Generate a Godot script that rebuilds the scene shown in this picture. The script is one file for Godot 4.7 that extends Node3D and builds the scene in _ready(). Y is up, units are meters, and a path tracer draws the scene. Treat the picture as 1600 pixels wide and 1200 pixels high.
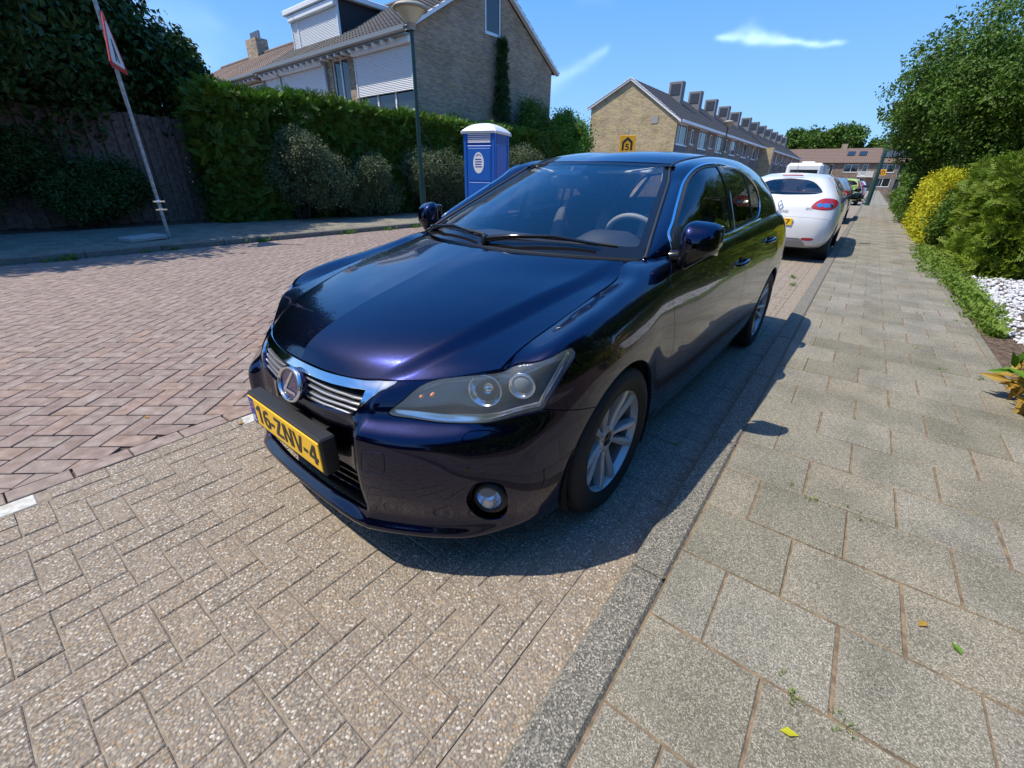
extends Node3D
# A dark blue hatchback parked along a Dutch residential street.

var M := {}
var rng := RandomNumberGenerator.new()
var used_names := {}
# control nets of the hatchback body, in metres from the front axle: stations round the flank, rows upwards
const FLANK := [
	[0,0.16,0.835, 0,0.185,0.872, 0,0.24,0.842, 0,0.34,0.826, 0,0.44,0.824, 0,0.53,0.826, 0,0.572,0.826, 0,0.608,0.812, 0,0.643,0.795, 0,0.667,0.782],
	[0.16,0.16,0.832, 0.16,0.185,0.87, 0.16,0.24,0.839, 0.16,0.34,0.823, 0.16,0.44,0.821, 0.16,0.53,0.822, 0.16,0.572,0.822, 0.16,0.608,0.808, 0.16,0.643,0.788, 0.16,0.667,0.772],
	[0.305,0.16,0.825, 0.305,0.185,0.862, 0.305,0.24,0.826, 0.305,0.34,0.812, 0.305,0.44,0.81, 0.305,0.533,0.806, 0.305,0.578,0.796, 0.305,0.615,0.783, 0.305,0.65,0.76, 0.305,0.6735,0.741],
	[0.37,0.16,0.815, 0.37,0.185,0.852, 0.37,0.24,0.828, 0.37,0.34,0.836, 0.37,0.44,0.838, 0.37,0.535,0.829, 0.37,0.583,0.783, 0.37,0.62,0.76, 0.37,0.655,0.736, 0.37,0.68,0.712],
	[0.405,0.16,0.803, 0.405,0.185,0.842, 0.405,0.24,0.821, 0.405,0.34,0.832, 0.405,0.44,0.835, 0.405,0.535,0.823, 0.405,0.585,0.767, 0.405,0.625,0.748, 0.405,0.66,0.722, 0.405,0.684,0.697],
	[0.5,0.16,0.752, 0.5,0.185,0.792, 0.5,0.24,0.771, 0.5,0.34,0.79, 0.5,0.44,0.79, 0.5,0.535,0.768, 0.5,0.583,0.702, 0.5,0.63,0.678, 0.5,0.672,0.655, 0.5,0.698,0.638],
	[0.6,0.16,0.69, 0.6,0.185,0.727, 0.6,0.24,0.706, 0.6,0.34,0.722, 0.6,0.44,0.722, 0.6,0.535,0.697, 0.6,0.582,0.632, 0.6,0.635,0.612, 0.6,0.685,0.592, 0.6,0.721,0.571],
	[0.69,0.16,0.61, 0.69,0.185,0.648, 0.69,0.24,0.629, 0.69,0.34,0.645, 0.69,0.44,0.648, 0.69,0.535,0.616, 0.69,0.586,0.572, 0.69,0.64,0.553, 0.69,0.7,0.525, 0.69,0.744,0.493],
	[0.752,0.16,0.5, 0.772,0.185,0.515, 0.776,0.24,0.515, 0.785,0.34,0.53, 0.785,0.44,0.532, 0.775,0.535,0.515, 0.765,0.6,0.485, 0.764,0.67,0.474, 0.748,0.745,0.452, 0.683,0.768,0.42],
	[0.8,0.16,0.4, 0.815,0.185,0.41, 0.824,0.24,0.415, 0.832,0.34,0.425, 0.834,0.44,0.425, 0.828,0.54,0.418, 0.818,0.62,0.405, 0.812,0.7,0.395, 0.785,0.785,0.378, 0.681,0.788,0.34],
	[0.82,0.16,0.29, 0.838,0.185,0.29, 0.85,0.25,0.29, 0.862,0.35,0.29, 0.868,0.46,0.29, 0.868,0.57,0.29, 0.859,0.66,0.29, 0.843,0.745,0.29, 0.79,0.818,0.285, 0.685,0.806,0.26],
	[0.82,0.16,0.15, 0.84,0.185,0.15, 0.858,0.25,0.15, 0.872,0.36,0.15, 0.88,0.48,0.15, 0.881,0.6,0.15, 0.872,0.7,0.15, 0.846,0.785,0.15, 0.788,0.846,0.15, 0.69,0.832,0.15],
	[0.82,0.16,0, 0.84,0.185,0, 0.858,0.25,0, 0.872,0.36,0, 0.881,0.5,0, 0.8825,0.62,0, 0.872,0.72,0, 0.841,0.812,0, 0.784,0.868,0, 0.69,0.86,0],
	[0.81,0.16,-0.2, 0.83,0.185,-0.2, 0.852,0.25,-0.2, 0.866,0.36,-0.2, 0.874,0.5,-0.2, 0.876,0.64,-0.2, 0.864,0.755,-0.2, 0.832,0.85,-0.2, 0.775,0.905,-0.2, 0.689,0.897,-0.2],
	[0.8,0.16,-0.36, 0.82,0.185,-0.36, 0.845,0.26,-0.36, 0.857,0.37,-0.36, 0.864,0.51,-0.36, 0.868,0.66,-0.36, 0.856,0.785,-0.36, 0.826,0.88,-0.36, 0.757,0.941,-0.36, 0.657,0.947,-0.358],
	[0.8,0.16,-0.6, 0.823,0.185,-0.6, 0.846,0.26,-0.6, 0.859,0.37,-0.6, 0.868,0.51,-0.6, 0.872,0.66,-0.6, 0.86,0.79,-0.6, 0.836,0.89,-0.6, 0.806,0.945,-0.6, 0.772,0.966,-0.6],
	[0.8,0.16,-1, 0.826,0.185,-1, 0.851,0.26,-1, 0.866,0.37,-1, 0.877,0.51,-1, 0.8825,0.66,-1, 0.872,0.79,-1, 0.85,0.89,-1, 0.822,0.95,-1, 0.795,0.976,-1],
	[0.8,0.16,-1.6, 0.826,0.185,-1.6, 0.852,0.26,-1.6, 0.868,0.37,-1.6, 0.88,0.51,-1.6, 0.8825,0.66,-1.6, 0.874,0.79,-1.6, 0.85,0.9,-1.6, 0.818,0.97,-1.6, 0.789,1,-1.6],
	[0.8,0.16,-2.2, 0.826,0.185,-2.2, 0.852,0.26,-2.2, 0.868,0.37,-2.2, 0.881,0.51,-2.2, 0.8825,0.66,-2.2, 0.872,0.8,-2.2, 0.846,0.92,-2.2, 0.808,0.995,-2.2, 0.775,1.025,-2.2],
	[0.8,0.16,-2.6, 0.826,0.185,-2.6, 0.85,0.26,-2.6, 0.868,0.37,-2.6, 0.881,0.51,-2.6, 0.8825,0.66,-2.6, 0.872,0.8,-2.6, 0.842,0.925,-2.6, 0.8,1.005,-2.6, 0.762,1.038,-2.6],
	[0.79,0.2,-3, 0.81,0.225,-3, 0.83,0.28,-3, 0.846,0.38,-3, 0.858,0.51,-3, 0.862,0.66,-3, 0.852,0.8,-3, 0.825,0.925,-3, 0.785,1.005,-3, 0.74,1.045,-3],
	[0.72,0.22,-3.23, 0.74,0.245,-3.24, 0.76,0.3,-3.25, 0.775,0.39,-3.26, 0.785,0.51,-3.26, 0.787,0.66,-3.25, 0.775,0.8,-3.22, 0.752,0.925,-3.18, 0.72,1.005,-3.14, 0.68,1.045,-3.1],
	[0.6,0.22,-3.36, 0.61,0.245,-3.37, 0.62,0.3,-3.385, 0.625,0.39,-3.39, 0.63,0.51,-3.39, 0.625,0.66,-3.37, 0.615,0.8,-3.34, 0.6,0.925,-3.29, 0.58,1.005,-3.24, 0.56,1.045,-3.19],
	[0.3,0.22,-3.4, 0.3,0.245,-3.41, 0.3,0.3,-3.43, 0.3,0.39,-3.435, 0.3,0.51,-3.435, 0.3,0.66,-3.41, 0.3,0.8,-3.38, 0.3,0.925,-3.33, 0.3,1.005,-3.28, 0.3,1.045,-3.23],
	[0,0.22,-3.405, 0,0.245,-3.415, 0,0.3,-3.435, 0,0.39,-3.44, 0,0.51,-3.44, 0,0.66,-3.415, 0,0.8,-3.385, 0,0.925,-3.335, 0,1.005,-3.285, 0,1.045,-3.235],
]
const CABIN := [
	[0.708,0.944,-0.415, 0.708,0.947,-0.416, 0.708,0.95,-0.418, 0.707,0.953,-0.42, 0.706,0.956,-0.423, 0.705,0.959,-0.427],
	[0.772,0.966,-0.6, 0.757,1.005,-0.6, 0.738,1.035,-0.6, 0.713,1.052,-0.6, 0.684,1.055,-0.6, 0.652,1.05,-0.6],
	[0.786,0.972,-0.8, 0.764,1.04,-0.8, 0.737,1.105,-0.8, 0.7,1.145,-0.8, 0.65,1.157,-0.8, 0.592,1.149,-0.8],
	[0.795,0.976,-1, 0.767,1.07,-1, 0.73,1.17,-1, 0.675,1.24,-1, 0.608,1.258,-1, 0.533,1.248,-1],
	[0.794,0.983,-1.19, 0.76,1.1,-1.19, 0.714,1.225,-1.19, 0.645,1.32,-1.19, 0.56,1.348,-1.19, 0.472,1.34,-1.19],
	[0.79,0.996,-1.5, 0.752,1.11,-1.5, 0.702,1.245,-1.5, 0.64,1.34,-1.5, 0.585,1.378,-1.5, 0.525,1.392,-1.5],
	[0.78,1.017,-2, 0.742,1.12,-2, 0.694,1.245,-2, 0.632,1.34,-2, 0.58,1.382,-2, 0.525,1.4,-2],
	[0.765,1.034,-2.5, 0.727,1.125,-2.5, 0.677,1.225,-2.5, 0.61,1.315,-2.5, 0.555,1.358,-2.5, 0.505,1.378,-2.5],
	[0.745,1.044,-2.9, 0.705,1.125,-2.9, 0.65,1.205,-2.9, 0.585,1.28,-2.9, 0.53,1.32,-2.9, 0.48,1.338,-2.9],
	[0.69,1.045,-3.1, 0.655,1.12,-3.08, 0.61,1.19,-3.07, 0.555,1.25,-3.06, 0.51,1.285,-3.06, 0.465,1.302,-3.06],
]
const FLANK_AT := [0.0, 0.16, 0.305, 0.37, 0.406, 0.512, 0.633, 0.749, 0.899, 1.017, 1.157, 1.299, 1.451, 1.651, 1.811, 2.051, 2.451, 3.051, 3.651, 4.051, 4.452, 4.722, 4.925, 5.258, 5.558]
# ---------------------------------------------------------------- helpers
class MB:
	var v := PackedVector3Array()
	var n := PackedVector3Array()
	var c := PackedColorArray()
	var uv := PackedVector2Array()
	var ix := PackedInt32Array()
	var has_c := false
	var has_uv := false
	func vert(p: Vector3, nn: Vector3, col := Color.WHITE, t := Vector2.ZERO) -> int:
		v.append(p); n.append(nn); c.append(col); uv.append(t)
		return v.size() - 1
	func tri_i(a: int, b: int, d: int) -> void:
		ix.append(a); ix.append(b); ix.append(d)
	func tri(a: Vector3, b: Vector3, d: Vector3, col := Color.WHITE) -> void:
		var nn := (d - a).cross(b - a).normalized()
		var i := v.size()
		vert(a, nn, col); vert(b, nn, col); vert(d, nn, col)
		tri_i(i, i + 1, i + 2)
	func quad(a: Vector3, b: Vector3, d: Vector3, e: Vector3, col := Color.WHITE) -> void:
		# seen from the front, corners run clockwise
		var nn := (d - a).cross(b - a)
		if nn.length_squared() < 1e-14: nn = (e - a).cross(d - a)
		nn = nn.normalized()
		var i := v.size()
		vert(a, nn, col, Vector2(0, 1)); vert(b, nn, col, Vector2(0, 0)); vert(d, nn, col, Vector2(1, 0)); vert(e, nn, col, Vector2(1, 1))
		tri_i(i, i + 1, i + 2); tri_i(i, i + 2, i + 3)
	func box(lo: Vector3, hi: Vector3, t := Transform3D.IDENTITY) -> void:
		var p := []
		for k in 8:
			p.append(t * Vector3(hi.x if k & 1 else lo.x, hi.y if k & 2 else lo.y, hi.z if k & 4 else lo.z))
		quad(p[0], p[2], p[3], p[1]); quad(p[5], p[7], p[6], p[4])
		quad(p[4], p[6], p[2], p[0]); quad(p[1], p[3], p[7], p[5])
		quad(p[2], p[6], p[7], p[3]); quad(p[4], p[0], p[1], p[5])
	func cbox(lo: Vector3, hi: Vector3, ch: float, t := Transform3D.IDENTITY) -> void:
		# box with chamfered edges
		var ctr := (lo + hi) * 0.5
		var h := (hi - lo) * 0.5
		ch = minf(ch, minf(h.x, minf(h.y, h.z)) * 0.9)
		var f := func(sx, sy, sz, ax):
			var q := Vector3(sx * (h.x - (0.0 if ax == 0 else ch)), sy * (h.y - (0.0 if ax == 1 else ch)), sz * (h.z - (0.0 if ax == 2 else ch)))
			return t * (ctr + q)
		for s in [-1, 1]:
			for ax in 3:
				var q := []
				for k in [[-1, -1], [-1, 1], [1, 1], [1, -1]]:
					q.append(f.call(s, k[0], k[1], 0) if ax == 0 else (f.call(k[1], s, k[0], 1) if ax == 1 else f.call(k[0], k[1], s, 2)))
				if s > 0: quad(q[3], q[2], q[1], q[0]) if ax != 2 else quad(q[3], q[2], q[1], q[0])
				else: quad(q[0], q[1], q[2], q[3])
		for sx in [-1, 1]:
			for sy in [-1, 1]:
				quad_any(f.call(sx, sy, -1, 0), f.call(sx, sy, 1, 0), f.call(sx, sy, 1, 1), f.call(sx, sy, -1, 1), t * ctr)
				quad_any(f.call(-1, sx, sy, 1), f.call(1, sx, sy, 1), f.call(1, sx, sy, 2), f.call(-1, sx, sy, 2), t * ctr)
				quad_any(f.call(sx, -1, sy, 0), f.call(sx, 1, sy, 0), f.call(sx, 1, sy, 2), f.call(sx, -1, sy, 2), t * ctr)
				for sz in [-1, 1]:
					tri_any(f.call(sx, sy, sz, 0), f.call(sx, sy, sz, 1), f.call(sx, sy, sz, 2), t * ctr)
	func quad_any(a: Vector3, b: Vector3, d: Vector3, e: Vector3, inside: Vector3, col := Color.WHITE) -> void:
		if (d - a).cross(b - a).dot(a + d - inside * 2.0) >= 0: quad(a, b, d, e, col)
		else: quad(e, d, b, a, col)
	func tri_any(a: Vector3, b: Vector3, d: Vector3, inside: Vector3, col := Color.WHITE) -> void:
		if (d - a).cross(b - a).dot(a - inside) >= 0: tri(a, b, d, col)
		else: tri(d, b, a, col)
	func tube(path: Array, rad, sides := 8, cap := true) -> void:
		# round bar along a path; rad is a number or one number for each point
		var m := path.size()
		var base := v.size()
		var side := Vector3.ZERO
		for k in m:
			var d: Vector3 = (path[mini(k + 1, m - 1)] - path[maxi(k - 1, 0)]).normalized()
			if side == Vector3.ZERO: side = d.cross(Vector3.UP if absf(d.y) < 0.9 else Vector3.RIGHT).normalized()
			side = (side - d * side.dot(d)).normalized()
			var up := side.cross(d)
			var r: float = rad[k] if rad is Array else rad
			for j in sides:
				var a := TAU * j / sides
				var o := side * cos(a) + up * sin(a)
				vert(path[k] + o * r, o)
		for k in m - 1:
			for j in sides:
				var a := base + k * sides + j
				var b := base + k * sides + (j + 1) % sides
				tri_i(a, a + sides, b); tri_i(b, a + sides, b + sides)
		if cap:
			for e in [0, m - 1]:
				var d: Vector3 = (path[0] - path[1]).normalized() if e == 0 else (path[m - 1] - path[m - 2]).normalized()
				var ci := vert(path[e], d)
				var first := v.size()
				for j in sides: vert(v[base + e * sides + j], d)
				for j in sides:
					if e == 0: tri_i(ci, first + j, first + (j + 1) % sides)
					else: tri_i(ci, first + (j + 1) % sides, first + j)
	func lathe(prof: Array, seg: int, t := Transform3D.IDENTITY, flat := false) -> void:
		# profile points (radius, height) turned round the y axis, smooth along each profile unless a point repeats
		var m := prof.size()
		for k in m - 1:
			var a: Vector2 = prof[k]
			var b: Vector2 = prof[k + 1]
			if a.distance_to(b) < 1e-6: continue
			var e := Vector2(b.y - a.y, a.x - b.x).normalized()
			var na := e
			var nb := e
			if not flat:
				if k > 0 and prof[k - 1].distance_to(a) > 1e-6:
					var p: Vector2 = prof[k - 1]
					na = (e + Vector2(a.y - p.y, p.x - a.x).normalized()).normalized()
				if k < m - 2 and prof[k + 2].distance_to(b) > 1e-6:
					var p: Vector2 = prof[k + 2]
					nb = (e + Vector2(p.y - b.y, b.x - p.x).normalized()).normalized()
			var base := v.size()
			for j in seg + 1:
				var w := TAU * j / seg
				var cs := cos(w)
				var sn := sin(w)
				vert(t * Vector3(a.x * cs, a.y, a.x * sn), (t.basis * Vector3(na.x * cs, na.y, na.x * sn)).normalized())
				vert(t * Vector3(b.x * cs, b.y, b.x * sn), (t.basis * Vector3(nb.x * cs, nb.y, nb.x * sn)).normalized())
			for j in seg:
				var q := base + j * 2
				tri_i(q, q + 1, q + 2); tri_i(q + 2, q + 1, q + 3)
	func prism(poly: PackedVector2Array, d0: float, d1: float, t := Transform3D.IDENTITY, ch := 0.0) -> void:
		# outline in x, y pulled along z from d0 to d1 (front at d1), with an optional chamfer at the front
		var inner := poly
		if ch > 0.0:
			var off := Geometry2D.offset_polygon(poly, -ch)
			if off.size() and off[0].size() == poly.size(): inner = off[0]
		var best := 0
		if inner != poly:
			var bd := 1e9
			for k in inner.size():
				if inner[k].distance_to(poly[0]) < bd: bd = inner[k].distance_to(poly[0]); best = k
		var cen := Vector2.ZERO
		for q in poly: cen += q / poly.size()
		var c3 := t * Vector3(cen.x, cen.y, (d0 + d1) * 0.5)
		var tr := Geometry2D.triangulate_polygon(inner)
		var zf := t.basis.z.normalized() * (1.0 if d1 > d0 else -1.0)
		var i0 := v.size()
		for q in inner: vert(t * Vector3(q.x, q.y, d1), zf, Color.WHITE, q)
		for k in range(0, tr.size(), 3):
			var a: Vector2 = inner[tr[k]]
			var b: Vector2 = inner[tr[k + 1]]
			var e: Vector2 = inner[tr[k + 2]]
			if (b - a).cross(e - a) * (1.0 if d1 > d0 else -1.0) > 0: tri_i(i0 + tr[k], i0 + tr[k + 2], i0 + tr[k + 1])
			else: tri_i(i0 + tr[k], i0 + tr[k + 1], i0 + tr[k + 2])
		var m := poly.size()
		var ds := d1 - ch * signf(d1 - d0)
		var area := 0.0
		for k in m: area += poly[k].cross(poly[(k + 1) % m])
		for k in m:
			var a := poly[k]
			var b := poly[(k + 1) % m]
			var ai := inner[(k + best) % m]
			var bi := inner[(k + 1 + best) % m]
			var out2 := Vector2(b.y - a.y, a.x - b.x) * signf(area)
			var out3 := t.basis * Vector3(out2.x, out2.y, 0)
			var mid := t * Vector3((a.x + b.x) * 0.5, (a.y + b.y) * 0.5, (d0 + ds) * 0.5)
			quad_any(t * Vector3(a.x, a.y, d0), t * Vector3(a.x, a.y, ds), t * Vector3(b.x, b.y, ds), t * Vector3(b.x, b.y, d0), mid - out3)
			if ch > 0.0: quad_any(t * Vector3(a.x, a.y, ds), t * Vector3(ai.x, ai.y, d1), t * Vector3(bi.x, bi.y, d1), t * Vector3(b.x, b.y, ds), mid - out3 - zf)
	func strip(path: Array, across: Array, prof: Array, closed_prof := false) -> void:
		# sweep: at each path point a frame [side, up] in across; prof holds Vector2 (side, up)
		var m := prof.size()
		var grid := []
		for k in path.size():
			var row := PackedVector3Array()
			for q in prof: row.append(path[k] + across[k][0] * q.x + across[k][1] * q.y)
			grid.append(row)
		var cols := m if closed_prof else m - 1
		for k in path.size() - 1:
			for j in cols:
				var j2 := (j + 1) % m
				quad(grid[k][j], grid[k][j2], grid[k + 1][j2], grid[k + 1][j])
	func add(o: MB, t := Transform3D.IDENTITY) -> void:
		var base := v.size()
		for k in o.v.size(): vert(t * o.v[k], (t.basis * o.n[k]).normalized(), o.c[k], o.uv[k])
		var flip := t.basis.determinant() < 0
		for k in range(0, o.ix.size(), 3):
			if flip: tri_i(base + o.ix[k], base + o.ix[k + 2], base + o.ix[k + 1])
			else: tri_i(base + o.ix[k], base + o.ix[k + 1], base + o.ix[k + 2])
	func mesh() -> ArrayMesh:
		# every face turned the way its normals look
		for k in range(0, ix.size(), 3):
			var p := v[ix[k]]
			if (v[ix[k + 2]] - p).cross(v[ix[k + 1]] - p).dot(n[ix[k]] + n[ix[k + 1]] + n[ix[k + 2]]) < 0.0:
				var w := ix[k + 1]
				ix[k + 1] = ix[k + 2]
				ix[k + 2] = w
		var a := []
		a.resize(Mesh.ARRAY_MAX)
		a[Mesh.ARRAY_VERTEX] = v
		a[Mesh.ARRAY_NORMAL] = n
		if has_c: a[Mesh.ARRAY_COLOR] = c
		if has_uv: a[Mesh.ARRAY_TEX_UV] = uv
		a[Mesh.ARRAY_INDEX] = ix
		var m := ArrayMesh.new()
		m.add_surface_from_arrays(Mesh.PRIMITIVE_TRIANGLES, a)
		return m

func numbered(called: String) -> String:
	var k: int = used_names.get(called, 0)
	used_names[called] = k + 1
	return called if k == 0 else "%s_%03d" % [called, k]

func put(called: String, mb: MB, mat: Material, parent: Node3D) -> MeshInstance3D:
	var o := MeshInstance3D.new()
	o.name = called
	o.mesh = mb.mesh()
	o.material_override = mat
	parent.add_child(o, true)
	return o

func put_mesh(called: String, m: Mesh, mat: Material, parent: Node3D, t := Transform3D.IDENTITY) -> MeshInstance3D:
	var o := MeshInstance3D.new()
	o.name = called
	o.mesh = m
	o.material_override = mat
	o.transform = t
	parent.add_child(o, true)
	return o

func thing(called: String, label: String, category: String, at := Vector3.ZERO, turn := 0.0, group := "") -> Node3D:
	var o := Node3D.new()
	o.name = numbered(called)
	add_child(o)
	o.position = at
	o.rotation.y = turn
	tag(o, label, category, group)
	return o

func tag(o: Node, label: String, category: String, group := "") -> void:
	o.set_meta("label", label)
	o.set_meta("category", category)
	if group != "": o.set_meta("group", group)

func setting(called: String, mb: MB, mat: Material) -> MeshInstance3D:
	var o := put(numbered(called), mb, mat, self)
	o.set_meta("kind", "structure")
	return o

func many(called: String, m: Mesh, mat: Material, where: Array, tints: Array, parent: Node3D) -> MultiMeshInstance3D:
	var mm := MultiMesh.new()
	mm.transform_format = MultiMesh.TRANSFORM_3D
	mm.use_colors = tints.size() > 0
	mm.mesh = m
	mm.instance_count = where.size()
	for k in where.size():
		mm.set_instance_transform(k, where[k])
		if tints.size(): mm.set_instance_color(k, tints[k])
	var o := MultiMeshInstance3D.new()
	o.name = called
	o.multimesh = mm
	o.material_override = mat
	parent.add_child(o, true)
	return o

func lin(r: float, g: float, b: float, a := 1.0) -> Color:
	var c := Color(r, g, b).linear_to_srgb()
	c.a = a
	return c

func mat(col: Color, rough := 0.6, metal := 0.0) -> StandardMaterial3D:
	var m := StandardMaterial3D.new()
	m.albedo_color = col
	m.roughness = rough
	m.metallic = metal
	return m

func pane(col: Color, rough := 0.0) -> StandardMaterial3D:
	var m := mat(col, rough)
	m.transparency = BaseMaterial3D.TRANSPARENCY_ALPHA
	return m

func noise_tex(kind: int, freq: float, size: int, stops: Array, octaves := 1, sd := 1, cell_return := -1) -> NoiseTexture2D:
	# stops: [[offset, Color], ...]
	var f := FastNoiseLite.new()
	f.noise_type = kind
	f.frequency = freq
	f.seed = sd
	f.fractal_type = FastNoiseLite.FRACTAL_FBM if octaves > 1 else FastNoiseLite.FRACTAL_NONE
	f.fractal_octaves = octaves
	if cell_return >= 0:
		f.cellular_return_type = cell_return
		f.cellular_distance_function = FastNoiseLite.DISTANCE_EUCLIDEAN
	var t := NoiseTexture2D.new()
	t.width = size
	t.height = size
	t.seamless = true
	t.seamless_blend_skirt = 0.1
	t.noise = f
	if stops.size():
		var g := Gradient.new()
		var offs := PackedFloat32Array()
		var cols := PackedColorArray()
		for s in stops: offs.append(s[0]); cols.append(s[1])
		g.offsets = offs
		g.colors = cols
		t.color_ramp = g
	return t

func triplanar(m: StandardMaterial3D, per_metre: float, world := true) -> StandardMaterial3D:
	m.uv1_triplanar = true
	m.uv1_world_triplanar = world
	m.uv1_scale = Vector3.ONE * per_metre
	m.uv1_triplanar_sharpness = 4.0
	return m

func bump(m: StandardMaterial3D, t: Texture2D, centimetres: float) -> StandardMaterial3D:
	m.heightmap_enabled = true
	m.heightmap_texture = t
	m.heightmap_scale = centimetres
	return m

func ramp(list: Array, t: float) -> float:
	# linear look-up in [[t, value], ...]
	if t <= list[0][0]: return list[0][1]
	for k in list.size() - 1:
		if t <= list[k + 1][0]: return lerpf(list[k][1], list[k + 1][1], (t - list[k][0]) / (list[k + 1][0] - list[k][0]))
	return list[-1][1]

# ---- sheets: spline surfaces through a net of points, cut by outlines
class Sheet:
	var nu := 0
	var nv := 0
	var p := PackedVector3Array()
	var n := PackedVector3Array()
	var a := PackedFloat32Array()   # coordinate along the sheet, for outlines
	var b := PackedFloat32Array()   # coordinate up the sheet

static func cr(t: float) -> Array:
	return [-0.5 * t + t * t - 0.5 * t * t * t, 1.0 - 2.5 * t * t + 1.5 * t * t * t, 0.5 * t + 2.0 * t * t - 1.5 * t * t * t, -0.5 * t * t + 0.5 * t * t * t]

func net_points(raw: Array) -> Array:
	var g := []
	for row in raw:
		var q := PackedVector3Array()
		for k in range(0, row.size(), 3): q.append(Vector3(row[k], row[k + 1], row[k + 2]))
		g.append(q)
	return g

func extended(g: Array, mirror_first: bool, mirror_last: bool) -> Array:
	var flip := Vector3(-1, 1, 1)
	var lo := PackedVector3Array()
	var hi := PackedVector3Array()
	var m: int = g.size()
	for j in g[0].size():
		lo.append(g[1][j] * flip if mirror_first else 2.0 * g[0][j] - g[1][j])
		hi.append(g[m - 2][j] * flip if mirror_last else 2.0 * g[m - 1][j] - g[m - 2][j])
	var e := [lo] + g + [hi]
	var out := []
	for row in e:
		var q := PackedVector3Array()
		q.append(2.0 * row[0] - row[1])
		q.append_array(row)
		q.append(2.0 * row[row.size() - 1] - row[row.size() - 2])
		out.append(q)
	return out

func sheet(e: Array, us: Array, vs: Array, side := 1.0) -> Sheet:
	var s := Sheet.new()
	s.nu = us.size()
	s.nv = vs.size()
	var cols: int = e[0].size()
	var nu_max: int = e.size() - 4
	var nv_max: int = cols - 4
	# first along the stations, then up the rows
	for u in us:
		var i := clampi(int(u), 0, nu_max)
		var w := cr(u - i)
		var line := PackedVector3Array()
		for j in cols: line.append(e[i][j] * w[0] + e[i + 1][j] * w[1] + e[i + 2][j] * w[2] + e[i + 3][j] * w[3])
		for t in vs:
			var j := clampi(int(t), 0, nv_max)
			var x := cr(t - j)
			s.p.append(line[j] * x[0] + line[j + 1] * x[1] + line[j + 2] * x[2] + line[j + 3] * x[3])
	sheet_normals(s, side)
	return s

func sheet_normals(s: Sheet, side := 1.0) -> void:
	s.n.resize(s.p.size())
	for i in s.nu:
		for j in s.nv:
			var du := s.p[mini(i + 1, s.nu - 1) * s.nv + j] - s.p[maxi(i - 1, 0) * s.nv + j]
			var dv := s.p[i * s.nv + mini(j + 1, s.nv - 1)] - s.p[i * s.nv + maxi(j - 1, 0)]
			s.n[i * s.nv + j] = (du.cross(dv) * side).normalized()

func inside_dist(poly: PackedVector2Array, q: Vector2) -> float:
	# distance to the outline, positive inside
	var d := 1e9
	var inside := false
	var m := poly.size()
	var j := m - 1
	for i in m:
		var a := poly[i]
		var b := poly[j]
		var e := b - a
		var w := q - a
		var t := clampf(w.dot(e) / e.length_squared(), 0.0, 1.0)
		d = minf(d, (w - e * t).length_squared())
		if (a.y > q.y) != (b.y > q.y) and q.x < e.x * (q.y - a.y) / e.y + a.x: inside = not inside
		j = i
	return sqrt(d) if inside else -sqrt(d)

func smooth_outline(poly: Array, per := 4) -> PackedVector2Array:
	var o := PackedVector2Array()
	var m := poly.size()
	for i in m:
		for k in per:
			var w := cr(float(k) / per)
			o.append(poly[(i + m - 1) % m] * w[0] + poly[i] * w[1] + poly[(i + 1) % m] * w[2] + poly[(i + 2) % m] * w[3])
	return o

func field(s: Sheet, poly: PackedVector2Array, sign_ := 1.0, shift := 0.0) -> PackedFloat32Array:
	# how far inside an outline in the sheet's (a, b), times sign_, plus shift
	var lo := poly[0]
	var hi := poly[0]
	for q in poly: lo = lo.min(q); hi = hi.max(q)
	lo -= Vector2(0.05, 0.05)
	hi += Vector2(0.05, 0.05)
	var f := PackedFloat32Array()
	f.resize(s.p.size())
	for k in s.p.size():
		var q := Vector2(s.a[k], s.b[k])
		var d := -0.05
		if q.x > lo.x and q.y > lo.y and q.x < hi.x and q.y < hi.y: d = inside_dist(poly, q)
		f[k] = d * sign_ + shift
	return f

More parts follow.
